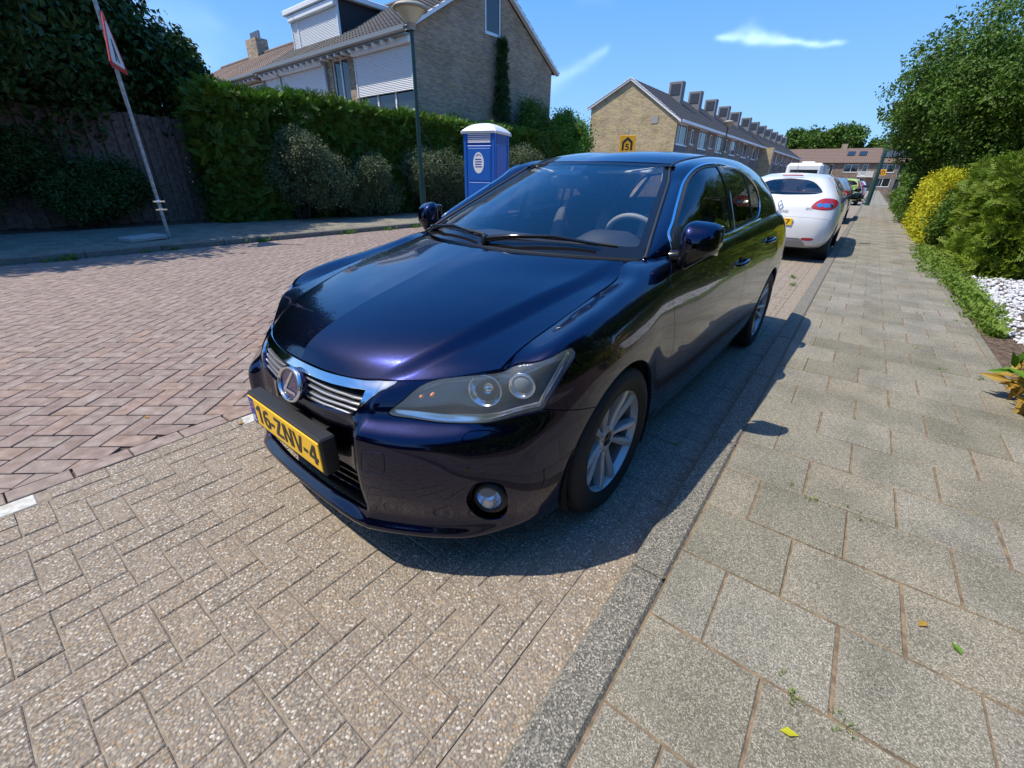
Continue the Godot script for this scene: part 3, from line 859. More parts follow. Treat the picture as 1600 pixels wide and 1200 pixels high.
func build_cabin(car: Node3D, parts: Dictionary) -> void:
	var e := extended(net_points(CABIN), false, false)
	var zs := [0.0, 0.18, 0.38, 0.58, 0.77, 1.08, 1.58, 2.08, 2.48, 2.66]
	var us := steps(zs, func(_k): return 0.014)
	var vs := steps([0.0, 0.1, 0.2, 0.3, 0.38, 0.46], func(_k): return 0.0105)
	var s := sheet(e, us, vs)
	for i in s.nu:
		var up := 0.0
		for j in s.nv:
			var q := s.p[i * s.nv + j]
			if j == 0: up = 0.0
			else:
				var was := s.p[i * s.nv + j - 1]
				up += q.distance_to(was)
			s.a.append(q.z)
			s.b.append(up)
	if s.n[s.n.size() / 2].x < 0:
		for k in s.n.size(): s.n[k] = -s.n[k]
	var line: Sheet = sheet(e, range(0, 41).map(func(k): return k * 0.1), [5.0])
	var line2: Sheet = sheet(e, range(0, 51).map(func(k): return 4.0 + k * 0.1), [5.0])
	var dlo := smooth_outline(WINDOW_OUTLINE, 3)
	var f := field(s, dlo)
	var shift := func(g: PackedFloat32Array, k: float, by: float):
		var o := PackedFloat32Array()
		o.resize(g.size())
		for i in g.size(): o[i] = g[i] * k + by
		return o
	var zb1 := [[0.0, -1.43], [0.39, -1.40]]
	var zb2 := [[0.0, -1.545], [0.39, -1.495]]
	var zc1 := [[0.0, -1.965], [0.35, -1.915]]
	var zc2 := [[0.0, -1.995], [0.35, -1.945]]
	var fz := func(lo, hi):
		return [f_of(s, func(q: Vector3, _a, b: float): return (ramp(lo, b) if lo else 9.0) - q.z), f_of(s, func(q: Vector3, _a, b: float): return q.z - (ramp(hi, b) if hi else -9.0))]
	var front_pane: Array = fz.call([[0.0, -0.70], [0.2, -0.70]], zb1)
	var corner: Array = fz.call(null, [[0.0, -0.695], [0.2, -0.695]])
	var rear_pane: Array = fz.call(zb2, zc1)
	var quarter_pane: Array = fz.call(zc2, null)
	var in_pane: PackedFloat32Array = shift.call(f, 1.0, -0.017)
	var f_b: Array = fz.call(zb1, zb2)
	for m in [0, 1]:
		put("cabin_side", cut(s, [shift.call(f, -1.0, -0.0095)], 0.012, m), M.paint, car)
		put("window_trim", cut(s, [shift.call(f, -1.0, 0.0), shift.call(f, 1.0, 0.0095)], 0.006, m, 0.003), M.chrome, car)
		var frame := cut(s, [f, shift.call(f, -1.0, 0.017)], 0.006, m, -0.002)
		put("window_frame", frame, M.black_plastic, car)
		put("door_pillar", cut(s, [shift.call(f, 1.0, -0.0172), f_b[0], f_b[1]], 0.006, m, -0.001), M.black_gloss, car)
		var c_post: Array = fz.call(zc1, zc2)
		put("window_bar", cut(s, [shift.call(f, 1.0, -0.0172), c_post[0], c_post[1]], 0.006, m, -0.003), M.black_plastic, car)
		put("window_pane", cut(s, [in_pane] + front_pane, 0.0, m, -0.006), M.side_glass, parts["front%d" % m])
		put("window_pane", cut(s, [in_pane] + rear_pane, 0.0, m, -0.006), M.side_glass, parts["rear%d" % m])
		put("quarter_window", cut(s, [in_pane] + quarter_pane, 0.0, m, -0.006), M.side_glass, car)
		put("corner_panel", cut(s, [shift.call(f, 1.0, -0.0172)] + corner, 0.006, m, -0.001), M.black_plastic, car)
		# belt moulding between door and glass
		var belt := MB.new()
		var sx := -1.0 if m else 1.0
		var path := []
		var frames := []
		for k in 40:
			var z := -0.56 - 1.60 * k / 39.0
			var y := ramp([[-2.2, 1.028], [-1.6, 1.001], [-1.0, 0.978], [-0.6, 0.968], [-0.5, 0.96]], z)
			var x := ramp([[-2.2, 0.7745], [-1.6, 0.789], [-1.0, 0.795], [-0.6, 0.772], [-0.5, 0.742]], z)
			path.append(Vector3(sx * (x + 0.004), y, z))
			frames.append([Vector3(sx, 0, 0), Vector3.UP])
		belt.strip(path, frames, [Vector2(0.0, -0.010), Vector2(0.006, -0.004), Vector2(0.004, 0.008), Vector2(-0.006, 0.010)] if m == 0 else [Vector2(-0.006, 0.010), Vector2(0.004, 0.008), Vector2(0.006, -0.004), Vector2(0.0, -0.010)])
		put("belt_moulding", belt, M.chrome, car)
	# ---- windscreen
	var w0 := Vector3(0, 0.972, -0.150)
	var w1 := Vector3(0, 1.350, -0.970)
	var screen := grid_sheet(51, 41, func(u: float, w: float):
		var k := clampi(int(w * 40.0), 0, 39)
		var ed: Vector3 = line.p[k].lerp(line.p[k + 1], w * 40.0 - k)
		var c := w0.lerp(w1, w) + Vector3(0, 0.016, 0.010) * sin(PI * w)
		return Vector3(u * ed.x, lerpf(c.y, ed.y, u * u), lerpf(c.z, ed.z, pow(u, 2.2))))
	if screen.n[screen.n.size() / 2].z < 0:
		for k in screen.n.size(): screen.n[k] = -screen.n[k]
	var rim := func(du, lo, hi, sg): return f_of(screen, func(_q, u: float, w: float): return sg * minf((1.0 - du - u) * 0.7, minf(w - lo - 0.02 * u * u, hi - w) * 0.8))
	put("windscreen", cut(screen, [rim.call(0.052, 0.085, 0.965, 1.0)], 0.0, 2, -0.001), M.glass, car)
	put("windscreen_inner_face", cut(screen, [rim.call(0.053, 0.086, 0.964, 1.0)], 0.0, 2, -0.006), M.glass, car)
	put("windscreen_border", cut(screen, [rim.call(0.052, 0.085, 0.965, -1.0), f_of(screen, func(_q, u: float, _w): return 0.985 - u)], 0.0, 2, -0.001), M.black_gloss, car)
	for m in [0, 1]:
		var mold := MB.new()
		var pts := []
		for k in 41: pts.append(line.p[k] * Vector3(-1 if m else 1, 1, 1) + Vector3(0, 0.001, 0.002))
		mold.tube(pts, 0.008, 8)
		put("pillar_moulding", mold, M.black_plastic, car)
	# ---- roof
	var head := func(u: float): return Vector3(u * line2.p[0].x, lerpf(1.350, line2.p[0].y, u * u), lerpf(-0.970, line2.p[0].z, pow(u, 2.2)))
	var tail := func(u: float): return Vector3(u * line2.p[50].x, lerpf(1.345, line2.p[50].y, u * u), lerpf(-3.13, line2.p[50].z, u * u))
	var mid := [Vector3(0, 1.350, -0.970), Vector3(0, 1.387, -1.14), Vector3(0, 1.413, -1.36), Vector3(0, 1.427, -1.62), Vector3(0, 1.432, -1.9), Vector3(0, 1.426, -2.2), Vector3(0, 1.409, -2.52), Vector3(0, 1.379, -2.85), Vector3(0, 1.345, -3.13)]
	var roof := grid_sheet(41, 71, func(u: float, w: float):
		var k := clampi(int(w * 50.0), 0, 49)
		var ed: Vector3 = line2.p[k].lerp(line2.p[k + 1], w * 50.0 - k)
		var c: Vector3 = curve_at(mid, w)
		var h: Vector3 = head.call(u)
		var t: Vector3 = tail.call(u)
		var q: Vector3 = h * (1 - w) + t * w + c * (1 - u) + ed * u - (mid[0] * (1 - u) * (1 - w) + line2.p[0] * u * (1 - w) + mid[8] * (1 - u) * w + line2.p[50] * u * w)
		q.y += 0.012 * sin(PI * w) * (1.0 - pow(2.0 * absf(u - 0.5), 2.0))
		return q)
	if roof.n[roof.n.size() / 2].y < 0:
		for k in roof.n.size(): roof.n[k] = -roof.n[k]
	put("roof", cut(roof, [f_of(roof, func(_q, u: float, w: float): return minf(0.975 - u, w - 0.012))], 0.012, 2), M.paint, car)
	for m in [0, 1]:
		var ditch := MB.new()
		var pts := []
		for k in 51: pts.append(line2.p[k] * Vector3(-1 if m else 1, 1, 1) - Vector3(0.004 * (-1 if m else 1), 0.004, 0))
		ditch.tube(pts, 0.009, 6)
		put("roof_moulding", ditch, M.black_plastic, car)
	# ---- rear glass and spoiler
	var back := grid_sheet(21, 15, func(u: float, w: float):
		var t: Vector3 = tail.call(u) - Vector3(0, 0.008, -0.02)
		var b := Vector3(u * 0.68, 1.04, lerpf(-3.235, -3.105, pow(u, 3.0)))
		return t.lerp(b, w) + Vector3(0, 0, -0.03) * sin(PI * w) * (1 - u * u))
	if back.n[back.n.size() / 2].z > 0:
		for k in back.n.size(): back.n[k] = -back.n[k]
	put("rear_window", cut(back, [f_of(back, func(_q, u: float, w: float): return minf(0.93 - u, 0.92 - w))], 0.0, 2), M.side_glass, car)
	put("tailgate_frame", cut(back, [f_of(back, func(_q, u: float, w: float): return -minf(0.93 - u, 0.92 - w))], 0.005, 2), M.paint, car)
	var mb := MB.new()
	mb.tube([Vector3(0.26, 1.41, -2.62), Vector3(0.26, 1.56, -2.80)], [0.004, 0.0022], 6)
	mb.lathe([Vector2(0.016, 0), Vector2(0.013, 0.02), Vector2(0.004, 0.028)], 10, Transform3D(Basis.IDENTITY, Vector3(0.26, 1.397, -2.615)))
	put("antenna", mb, M.black_plastic, car)
	for m in [0, 1]: door_mirror(car, -1.0 if m else 1.0)
	for m in [0, 1]:
		var sx := -1.0 if m else 1.0
		door_handle(parts["front%d" % m], sx, 2.84, 3.0, 0.824)
		door_handle(parts["rear%d" % m], sx, 3.60, 3.76, 0.884)
	interior(car, line)
	# ---- wipers, on the screen's surface
	var on_screen := func(x: float, w: float, out: float):
		var i := clampi(int(round(absf(x) / 0.66 * 50.0)), 0, 50)
		var j := clampi(int(round(w * 40.0)), 0, 40)
		var q := screen.p[i * screen.nv + j] + screen.n[i * screen.nv + j] * out
		return Vector3(x, q.y, q.z)
	for k in 2:
		var wp := Node3D.new()
		wp.name = "wiper"
		car.add_child(wp, true)
		var xs := [0.02, 0.17, 0.34, 0.52] if k == 0 else [-0.56, -0.42, -0.26, -0.08]
		var arm := []
		var blade := []
		for i in 4:
			arm.append(on_screen.call(xs[i], [0.02, 0.05, 0.07, 0.06][i], [0.02, 0.035, 0.036, 0.028][i]))
			blade.append(on_screen.call(xs[0] + (xs[3] - xs[0]) * [0.05, 0.4, 0.75, 1.12][i], [0.085, 0.10, 0.10, 0.085][i], 0.010))
		mb = MB.new()
		mb.tube(arm, [0.016, 0.010, 0.008, 0.007], 8)
		mb.lathe([Vector2(0.02, -0.02), Vector2(0.02, 0.012), Vector2(0.014, 0.02), Vector2(0.0, 0.022)], 12, Transform3D(Basis.IDENTITY, arm[0]))
		put("arm", mb, M.black_gloss, wp)
		mb = MB.new()
		mb.tube(blade, 0.0065, 6)
		put("blade", mb, M.rubber, wp)

func door_mirror(car: Node3D, sx: float) -> void:
	var t := Node3D.new()
	t.name = "door_mirror"
	car.add_child(t, true)
	var c := Vector3(sx * 0.872, 1.030, -0.60)
	var shell := MB.new()
	var nu := 28
	var nv := 20
	var pts := []
	for i in nu + 1:
		for j in nv + 1:
			var u := TAU * i / nu
			var w := PI * j / nv - PI / 2
			# rounded box, deep and domed towards the front, flat at the back
			var pw := func(x, k): return signf(x) * pow(absf(x), k)
			var q := Vector3(pw.call(cos(w), 0.8) * pw.call(cos(u), 0.55), pw.call(cos(w), 0.8) * pw.call(sin(u), 0.55), pw.call(sin(w), 0.85))
			var z := q.z * 0.085 if q.z > 0 else q.z * 0.045
			# narrower towards the tip, lower edge rises outwards
			var x := q.x * 0.079
			var y := q.y * (0.080 - 0.010 * q.x)
			if y < 0: y *= 1.08 - 0.62 * q.x
			y += 0.004 * q.x - 0.016 * maxf(q.z, 0.0)
			pts.append(Vector3(sx * x, y, z - 0.02 * q.x))
	var s := Sheet.new()
	s.nu = nu + 1
	s.nv = nv + 1
	for q in pts: s.p.append(q + c); s.a.append(q.y); s.b.append(q.z)
	sheet_normals(s)
	for k in s.p.size():
		if s.n[k].dot(s.p[k] - c) < 0: s.n[k] = -s.n[k]
	var edge := f_of(s, func(_q, y: float, z: float): return z + 0.030)
	var upper := f_of(s, func(_q, y: float, _z): return y + 0.026)
	var lower := f_of(s, func(_q, y: float, _z): return -0.0275 - y)
	put("upper_shell", cut(s, [edge, upper], 0.004, 0), M.paint, t)
	put("lower_shell", cut(s, [edge, lower], 0.004, 0), M.black_gloss, t)
	put("back_frame", cut(s, [f_of(s, func(_q, _y, z: float): return -0.030 - z)], 0.0, 0), M.black_plastic, t)
	shell.cbox(Vector3(-0.064, -0.060, -0.004), Vector3(0.064, 0.062, 0.002), 0.002, Transform3D(Basis.IDENTITY, c + Vector3(0, 0.002, -0.046)))
	put("mirror_glass", shell, M.chrome, t)
	var foot := MB.new()
	foot.tube([Vector3(sx * 0.765, 0.955, -0.56), Vector3(sx * 0.80, 0.963, -0.565), Vector3(sx * 0.835, 0.968, -0.575), Vector3(sx * 0.865, 0.975, -0.585)], [0.034, 0.028, 0.026, 0.034], 14)
	put("foot", foot, M.black_gloss, t)

func door_handle(door: Node3D, sx: float, a0: float, a1: float, y: float) -> void:
	var h := Node3D.new()
	h.name = "handle"
	door.add_child(h, true)
	var path := []
	for k in 9:
		var w := k / 8.0
		var q: Array = flank_at(lerpf(a0, a1, w), y + 0.012 * w, 0.006 + 0.022 * sin(PI * w) ** 0.6)
		path.append(q[0] * Vector3(sx, 1, 1))
	var mb := MB.new()
	mb.tube(path, [0.008, 0.013, 0.014, 0.014, 0.014, 0.014, 0.014, 0.013, 0.009], 10)
	put("pull", mb, M.paint, h)
	# hollow behind the pull
	var q: Array = flank_at((a0 + a1) * 0.5, y + 0.006, 0.0)
	mb = MB.new()
	mb.lathe([Vector2(0.0, -0.001), Vector2(0.7, 0.0005), Vector2(1.0, 0.0012), Vector2(1.03, 0.0)], 24, Transform3D(Basis(Vector3(0, 0, 0.062), q[1] * Vector3(sx, 1, 1), Vector3(0, 0.030, 0)), q[0] * Vector3(sx, 1, 1)))
	put("recess", mb, M.black_gloss, h)

func rounded_block(half: Vector3, k := 0.5, nu := 20, nv := 14) -> MB:
	var mb := MB.new()
	var pw := func(x, e): return signf(x) * pow(absf(x), e)
	for i in nu + 1:
		for j in nv + 1:
			var u := TAU * i / nu
			var w := PI * j / nv - PI / 2
			var q := Vector3(pw.call(cos(w), k) * pw.call(cos(u), k), pw.call(sin(w), k), pw.call(cos(w), k) * pw.call(sin(u), k))
			var n := Vector3(pw.call(cos(w), 2 - k) * pw.call(cos(u), 2 - k) / half.x, pw.call(sin(w), 2 - k) / half.y, pw.call(cos(w), 2 - k) * pw.call(sin(u), 2 - k) / half.z)
			mb.vert(q * half, n.normalized())
	for i in nu:
		for j in nv:
			var a := i * (nv + 1) + j
			mb.tri_i(a, a + 1, a + nv + 1); mb.tri_i(a + nv + 1, a + 1, a + nv + 2)
	return mb

func interior(car: Node3D, line: Sheet) -> void:
	var mb := MB.new()
	var s := grid_sheet(49, 25, func(u: float, w: float):
		var x := lerpf(-0.72, 0.72, u)
		var z := lerpf(-0.20 - 0.30 * pow(absf(x) / 0.72, 2.0), -0.98, w)
		var y := 0.925 + 0.035 * smoothstep(0.1, 0.55, w) - 0.10 * smoothstep(0.72, 1.0, w)
		# hood over the dials
		var d := Vector2((x - 0.36) / 0.21, (w - 0.68) / 0.30).length()
		y += 0.062 * (1.0 - smoothstep(0.35, 1.0, d))
		return Vector3(x, y, z))
	if s.n[0].y < 0:
		for k in s.n.size(): s.n[k] = -s.n[k]
	s.n = s.n
	put("dashboard", cut(s, [], 0.05, 0), M.dash, car)
	mb.box(Vector3(-0.72, 0.3, -1.02), Vector3(0.72, 0.86, -0.93))
	mb.box(Vector3(-0.12, 0.3, -1.7), Vector3(0.12, 0.62, -1.0))
	put("console", mb, M.dash, car)
	mb = MB.new()
	mb.box(Vector3(-0.80, 0.30, -3.1), Vector3(0.80, 0.34, -0.5))
	mb.box(Vector3(-0.80, 0.34, -2.95), Vector3(-0.775, 0.93, -0.6))
	mb.box(Vector3(0.775, 0.34, -2.95), Vector3(0.80, 0.93, -0.6))
	put("cabin_lining", mb, M.black_matt, car)
	# steering wheel
	var sw := Node3D.new()
	sw.name = "steering_wheel"
	car.add_child(sw, true)
	var t := Transform3D(Basis(Vector3.RIGHT, deg_to_rad(24)), Vector3(0.36, 0.915, -1.06))
	mb = MB.new()
	var ring := []
	for k in 41: ring.append(t * Vector3(0.183 * cos(TAU * k / 40), 0.183 * sin(TAU * k / 40), 0))
	mb.tube(ring, 0.0155, 10, false)
	put("rim", mb, M.leather_light, sw)
	mb = MB.new()
	mb.cbox(Vector3(-0.16, -0.02, -0.012), Vector3(0.16, 0.02, 0.012), 0.006, t)
	mb.cbox(Vector3(-0.02, -0.17, -0.012), Vector3(0.02, 0.0, 0.0115), 0.006, t)
	put("spoke", mb, M.silver, sw)
	mb = MB.new()
	mb.add(rounded_block(Vector3(0.075, 0.06, 0.03), 0.5), t)
	put("hub", mb, M.leather, sw)
	# seats
	for x in [-0.36, 0.36]:
		var st := Node3D.new()
		st.name = "seat"
		car.add_child(st, true)
		mb = MB.new()
		mb.add(rounded_block(Vector3(0.25, 0.09, 0.27), 0.45), Transform3D(Basis.IDENTITY, Vector3(x, 0.52, -1.42)))
		put("cushion", mb, M.leather, st)
		var bt := Transform3D(Basis(Vector3.RIGHT, deg_to_rad(-20)), Vector3(x, 0.82, -1.70))
		mb = MB.new()
		mb.add(rounded_block(Vector3(0.235, 0.34, 0.085), 0.45), bt)
		put("backrest", mb, M.leather, st)
		for sd in [-1.0, 1.0]:
			mb = MB.new()
			mb.add(rounded_block(Vector3(0.055, 0.25, 0.075), 0.6), bt * Transform3D(Basis.IDENTITY, Vector3(sd * 0.19, -0.02, 0.05)))
			put("bolster", mb, M.leather_light, st)
		mb = MB.new()
		mb.add(rounded_block(Vector3(0.135, 0.10, 0.05), 0.5), bt * Transform3D(Basis.IDENTITY, Vector3(0, 0.44, 0.03)))
		put("headrest", mb, M.leather, st)
	mb = MB.new()
	mb.add(rounded_block(Vector3(0.62, 0.33, 0.10), 0.4), Transform3D(Basis(Vector3.RIGHT, deg_to_rad(-18)), Vector3(0, 0.80, -2.52)))
	mb.add(rounded_block(Vector3(0.62, 0.10, 0.26), 0.4), Transform3D(Basis.IDENTITY, Vector3(0, 0.50, -2.25)))
	put("rear_seat", mb, M.leather, car)
	# inner mirror, sensor box and visors
	mb = MB.new()
	mb.add(rounded_block(Vector3(0.115, 0.034, 0.018), 0.45), Transform3D(Basis(Vector3.UP, 0.25), Vector3(0.0, 1.245, -0.90)))
	mb.tube([Vector3(0, 1.27, -0.89), Vector3(0, 1.318, -0.93)], 0.012, 8)
	put("inner_mirror", mb, M.black_plastic, car)
	mb = MB.new()
	mb.cbox(Vector3(-0.075, -0.012, -0.06), Vector3(0.075, 0.0, 0.06), 0.006, Transform3D(Basis(Vector3.RIGHT, deg_to_rad(24)), Vector3(0, 1.308, -0.915)))
	put("sensor_box", mb, M.black_gloss, car)
	for x in [-0.24, 0.24]:
		mb = MB.new()
		mb.cbox(Vector3(-0.16, -0.008, -0.08), Vector3(0.16, 0.008, 0.08), 0.006, Transform3D(Basis(Vector3.RIGHT, deg_to_rad(14)), Vector3(x, 1.318, -1.13)))
		put("sun_visor", mb, M.trim_light, car)
	# pale linings of the windscreen pillars and the roof
	for sx in [-1.0, 1.0]:
		mb = MB.new()
		var pts := []
		for k in range(3, 41): pts.append(line.p[k] * Vector3(sx, 1, 1) + Vector3(-sx * 0.03, -0.012, -0.035))
		mb.tube(pts, 0.022, 8)
		put("pillar_lining", mb, M.trim_light, car)
		mb = MB.new()
		mb.tube([Vector3(sx * 0.765, 0.98, -1.50), Vector3(sx * 0.70, 1.18, -1.48), Vector3(sx * 0.62, 1.33, -1.46)], 0.03, 8)
		put("door_pillar_lining", mb, M.trim_light, car)
		mb = MB.new()
		mb.tube([Vector3(sx * 0.61, 1.31, -1.25), Vector3(sx * 0.63, 1.33, -1.6), Vector3(sx * 0.61, 1.32, -2.1)], 0.02, 8)
		put("roof_edge_lining", mb, M.trim_light, car)
	mb = MB.new()
	mb.quad(Vector3(-0.5, 1.33, -1.12), Vector3(0.5, 1.33, -1.12), Vector3(0.52, 1.365, -2.7), Vector3(-0.52, 1.365, -2.7))
	put("headlining", mb, M.trim_light, car)

func build_front_trim(car: Node3D, f_gr: PackedFloat32Array, f_in: PackedFloat32Array, f_fog: PackedFloat32Array, sh: Callable) -> void:
	var g := Node3D.new()
	g.name = "grille"
	car.add_child(g, true)
	put("grille_back", cut(flank, [sh.call(f_gr, 0.01)], 0.0, 2, -0.055), M.black_matt, g)
	var bar := PackedVector2Array([Vector2(-0.1, 0.72), Vector2(-0.1, 0.640), Vector2(0.0, 0.640), Vector2(0.10, 0.641), Vector2(0.20, 0.643), Vector2(0.28, 0.648), Vector2(0.335, 0.654), Vector2(0.3355, 0.625), Vector2(0.331, 0.603), Vector2(0.339, 0.607), Vector2(0.365, 0.634), Vector2(0.395, 0.659), Vector2(0.43, 0.680), Vector2(0.445, 0.72)])
	put("chrome_surround", cut(flank, [field(flank, bar)], 0.014, 2, 0.003), M.chrome, g)
	for k in 4:
		var y: float = [0.6255, 0.607, 0.588, 0.569][k]
		var xe: float = [0.332, 0.331, 0.324, 0.31][k]
		var mb := MB.new()
		var path := []
		var fr := []
		for i in 41:
			var x := lerpf(-xe, xe, i / 40.0)
			var q: Array = flank_at(absf(x), y, -0.012)
			path.append(Vector3(x, q[0].y, q[0].z))
			fr.append([Vector3(0, 0, 1), Vector3.UP])
		mb.strip(path, fr, [Vector2(-0.03, -0.0025), Vector2(0.0, -0.0055), Vector2(0.004, -0.003), Vector2(0.004, 0.002), Vector2(0.0, 0.0035), Vector2(-0.03, 0.001)])
		put("slat", mb, M.silver, g)
	# badge: oval ring with a slanting letter
	var b := Node3D.new()
	b.name = "badge"
	car.add_child(b, true)
	var n := Vector3(0, 0.30, 1).normalized()
	var bt := Transform3D(Basis(Vector3.RIGHT, n.cross(Vector3.RIGHT), n), Vector3(0, 0.596, 0.832))
	var mb := MB.new()
	var ring := []
	for k in 49: ring.append(bt * Vector3(0.075 * cos(TAU * k / 48), 0.0575 * sin(TAU * k / 48), 0.004))
	mb.tube(ring, 0.0075, 10, false)
	put("ring", mb, M.chrome, b)
	mb = MB.new()
	var oval := PackedVector2Array()
	for k in 48: oval.append(Vector2(0.075 * cos(TAU * k / 48), 0.0575 * sin(TAU * k / 48)))
	mb.prism(oval, -0.02, 0.002, bt)
	put("disc", mb, M.emblem, b)
	mb = MB.new()
	mb.prism(PackedVector2Array([Vector2(0.014, 0.045), Vector2(0.002, 0.045), Vector2(-0.030, -0.010), Vector2(-0.037, -0.022), Vector2(-0.034, -0.031), Vector2(0.048, -0.031), Vector2(0.042, -0.021), Vector2(-0.020, -0.021)]), 0.0, 0.0055, bt, 0.0)
	put("letter_mark", mb, M.chrome, b)
	# lower intake
	var li := Node3D.new()
	li.name = "lower_intake"
	car.add_child(li, true)
	put("intake_back", cut(flank, [sh.call(f_in, 0.012)], 0.0, 2, -0.09), M.black_matt, li)
	for k in 5:
		var y := 0.245 + 0.026 * k
		mb = MB.new()
		var path := []
		var fr := []
		for i in 37:
			var x := lerpf(-0.38, 0.38, i / 36.0)
			var q: Array = flank_at(absf(x), y, -0.022)
			path.append(Vector3(x, q[0].y, q[0].z))
			fr.append([Vector3(0, 0, 1), Vector3.UP])
		mb.strip(path, fr, [Vector2(-0.04, -0.002), Vector2(0.0, -0.005), Vector2(0.005, -0.003), Vector2(0.005, 0.003), Vector2(0.0, 0.0045), Vector2(-0.04, 0.001)])
		put("slat", mb, M.black_gloss, li)
	# number plate
	var pl := Node3D.new()
	pl.name = "number_plate"
	car.add_child(pl, true)
	mb = MB.new()
	mb.cbox(Vector3(-0.272, 0.362, 0.838), Vector3(0.272, 0.503, 0.894), 0.006)
	mb.box(Vector3(-0.18, 0.38, 0.80), Vector3(0.18, 0.48, 0.839))
	put("plate_holder", mb, M.black_plastic, pl)
	mb = MB.new()
	mb.cbox(Vector3(-0.262, 0.377, 0.890), Vector3(0.262, 0.489, 0.8975), 0.002)
	put("plate_sheet", mb, M.plate, pl)
	mb = MB.new()
	mb.box(Vector3(-0.259, 0.380, 0.895), Vector3(-0.218, 0.486, 0.8983))
	put("country_band", mb, M.plate_blue, pl)
	lettering("characters", "16-ZNV-4", 0.077, 0.452, Transform3D(Basis.IDENTITY, Vector3(0.022, 0.433, 0.8984)), mat(lin(0.012, 0.012, 0.012), 0.4), pl, true)
	lettering("country_code", "NL", 0.022, 0.028, Transform3D(Basis.IDENTITY, Vector3(-0.2385, 0.400, 0.8985)), M.white, pl, true)
	for k in 12:
		var st := MB.new()
		st.lathe([Vector2(0, 0.001), Vector2(0.0022, 0.0), ], 5, Transform3D(Basis(Vector3.RIGHT, PI / 2), Vector3(-0.2385 + 0.012 * cos(TAU * k / 12), 0.455 + 0.012 * sin(TAU * k / 12), 0.8986)))
		put("star", st, M.plate, pl)
	# fog lamps
	for sx in [1.0, -1.0]:
		var fo := Node3D.new()
		fo.name = "fog_lamp"
		car.add_child(fo, true)
		var m := 0 if sx > 0 else 1
		put("bezel", cut(flank, [sh.call(f_fog, 0.004)], 0.0, m, -0.05), M.black_plastic, fo)
		var walls := cut(flank, [sh.call(f_fog, 0.0)], 0.05, 0, -0.002)
		var lens_only := cut(flank, [sh.call(f_fog, 0.0)], 0.0, 0, -0.002)
		var r := MB.new()
		var start := lens_only.v.size()
		for k in range(start, walls.v.size()): r.vert(walls.v[k], -walls.n[k])
		for k in range(lens_only.ix.size(), walls.ix.size(), 3): r.tri_i(walls.ix[k] - start, walls.ix[k + 1] - start, walls.ix[k + 2] - start)
		var r2 := MB.new()
		r2.add(r, Transform3D(Basis(Vector3(sx, 0, 0), Vector3.UP, Vector3(0, 0, 1)), Vector3.ZERO))
		put("bezel_wall", r2, M.black_gloss, fo)
		var aim := Vector3(sx * 0.45, 0.05, 0.89).normalized()
		var bx := Basis(aim.cross(Vector3.UP).normalized(), aim, aim.cross(Vector3.UP).normalized().cross(aim))
		var ft := Transform3D(bx, Vector3(sx * 0.708, 0.318, 0.575))
		mb = MB.new()
		mb.lathe([Vector2(0.040, 0.012), Vector2(0.044, 0.018), Vector2(0.052, 0.016), Vector2(0.062, 0.004), Vector2(0.066, -0.02)], 32, ft)
		put("ring", mb, M.black_plastic, fo)
		mb = MB.new()
		mb.lathe([Vector2(0.0, -0.03), Vector2(0.02, -0.026), Vector2(0.034, -0.01), Vector2(0.041, 0.012)], 28, ft)
		put("reflector", mb, M.reflector, fo)
		mb = MB.new()
		mb.lathe([Vector2(0.0, 0.016), Vector2(0.02, 0.0145), Vector2(0.041, 0.010)], 28, ft)
		put("lens", mb, M.lamp_glass, fo)
		# parking sensor
		var q: Array = flank_at(0.739, 0.457, 0.0005)
		mb = MB.new()
		var nb: Vector3 = q[1] * Vector3(sx, 1, 1)
		var sd := nb.cross(Vector3.UP).normalized()
		mb.lathe([Vector2(0.0, 0.0012), Vector2(0.008, 0.001), Vector2(0.0095, 0.0015), Vector2(0.011, 0.0)], 20, Transform3D(Basis(sd, nb, sd.cross(nb)), q[0] * Vector3(sx, 1, 1)))
		put("parking_sensor", mb, M.black_gloss, car)

func lettering(called: String, text: String, high: float, wide: float, t: Transform3D, m: Material, parent: Node3D, bold := false) -> MeshInstance3D:
	# raised letters, scaled to a height and a width, centred on t and facing its z
	var tm := TextMesh.new()
	var f := SystemFont.new()
	f.font_names = PackedStringArray(["Droid Sans"])
	if bold: f.font_weight = 700
	tm.font = f
	tm.text = text
	tm.font_size = 32
	tm.pixel_size = 0.01
	tm.depth = 0.02
	tm.curve_step = 1.0
	tm.horizontal_alignment = HORIZONTAL_ALIGNMENT_CENTER
	tm.vertical_alignment = VERTICAL_ALIGNMENT_CENTER
	var bb := tm.get_aabb()
	var o := MeshInstance3D.new()
	o.name = called
	o.mesh = tm
	o.material_override = m
	var sc := Vector3(wide / maxf(bb.size.x, 1e-4), high / maxf(bb.size.y, 1e-4), 0.06)
	o.transform = t * Transform3D(Basis.from_scale(sc), -bb.get_center() * sc)
	parent.add_child(o, true)
	return o

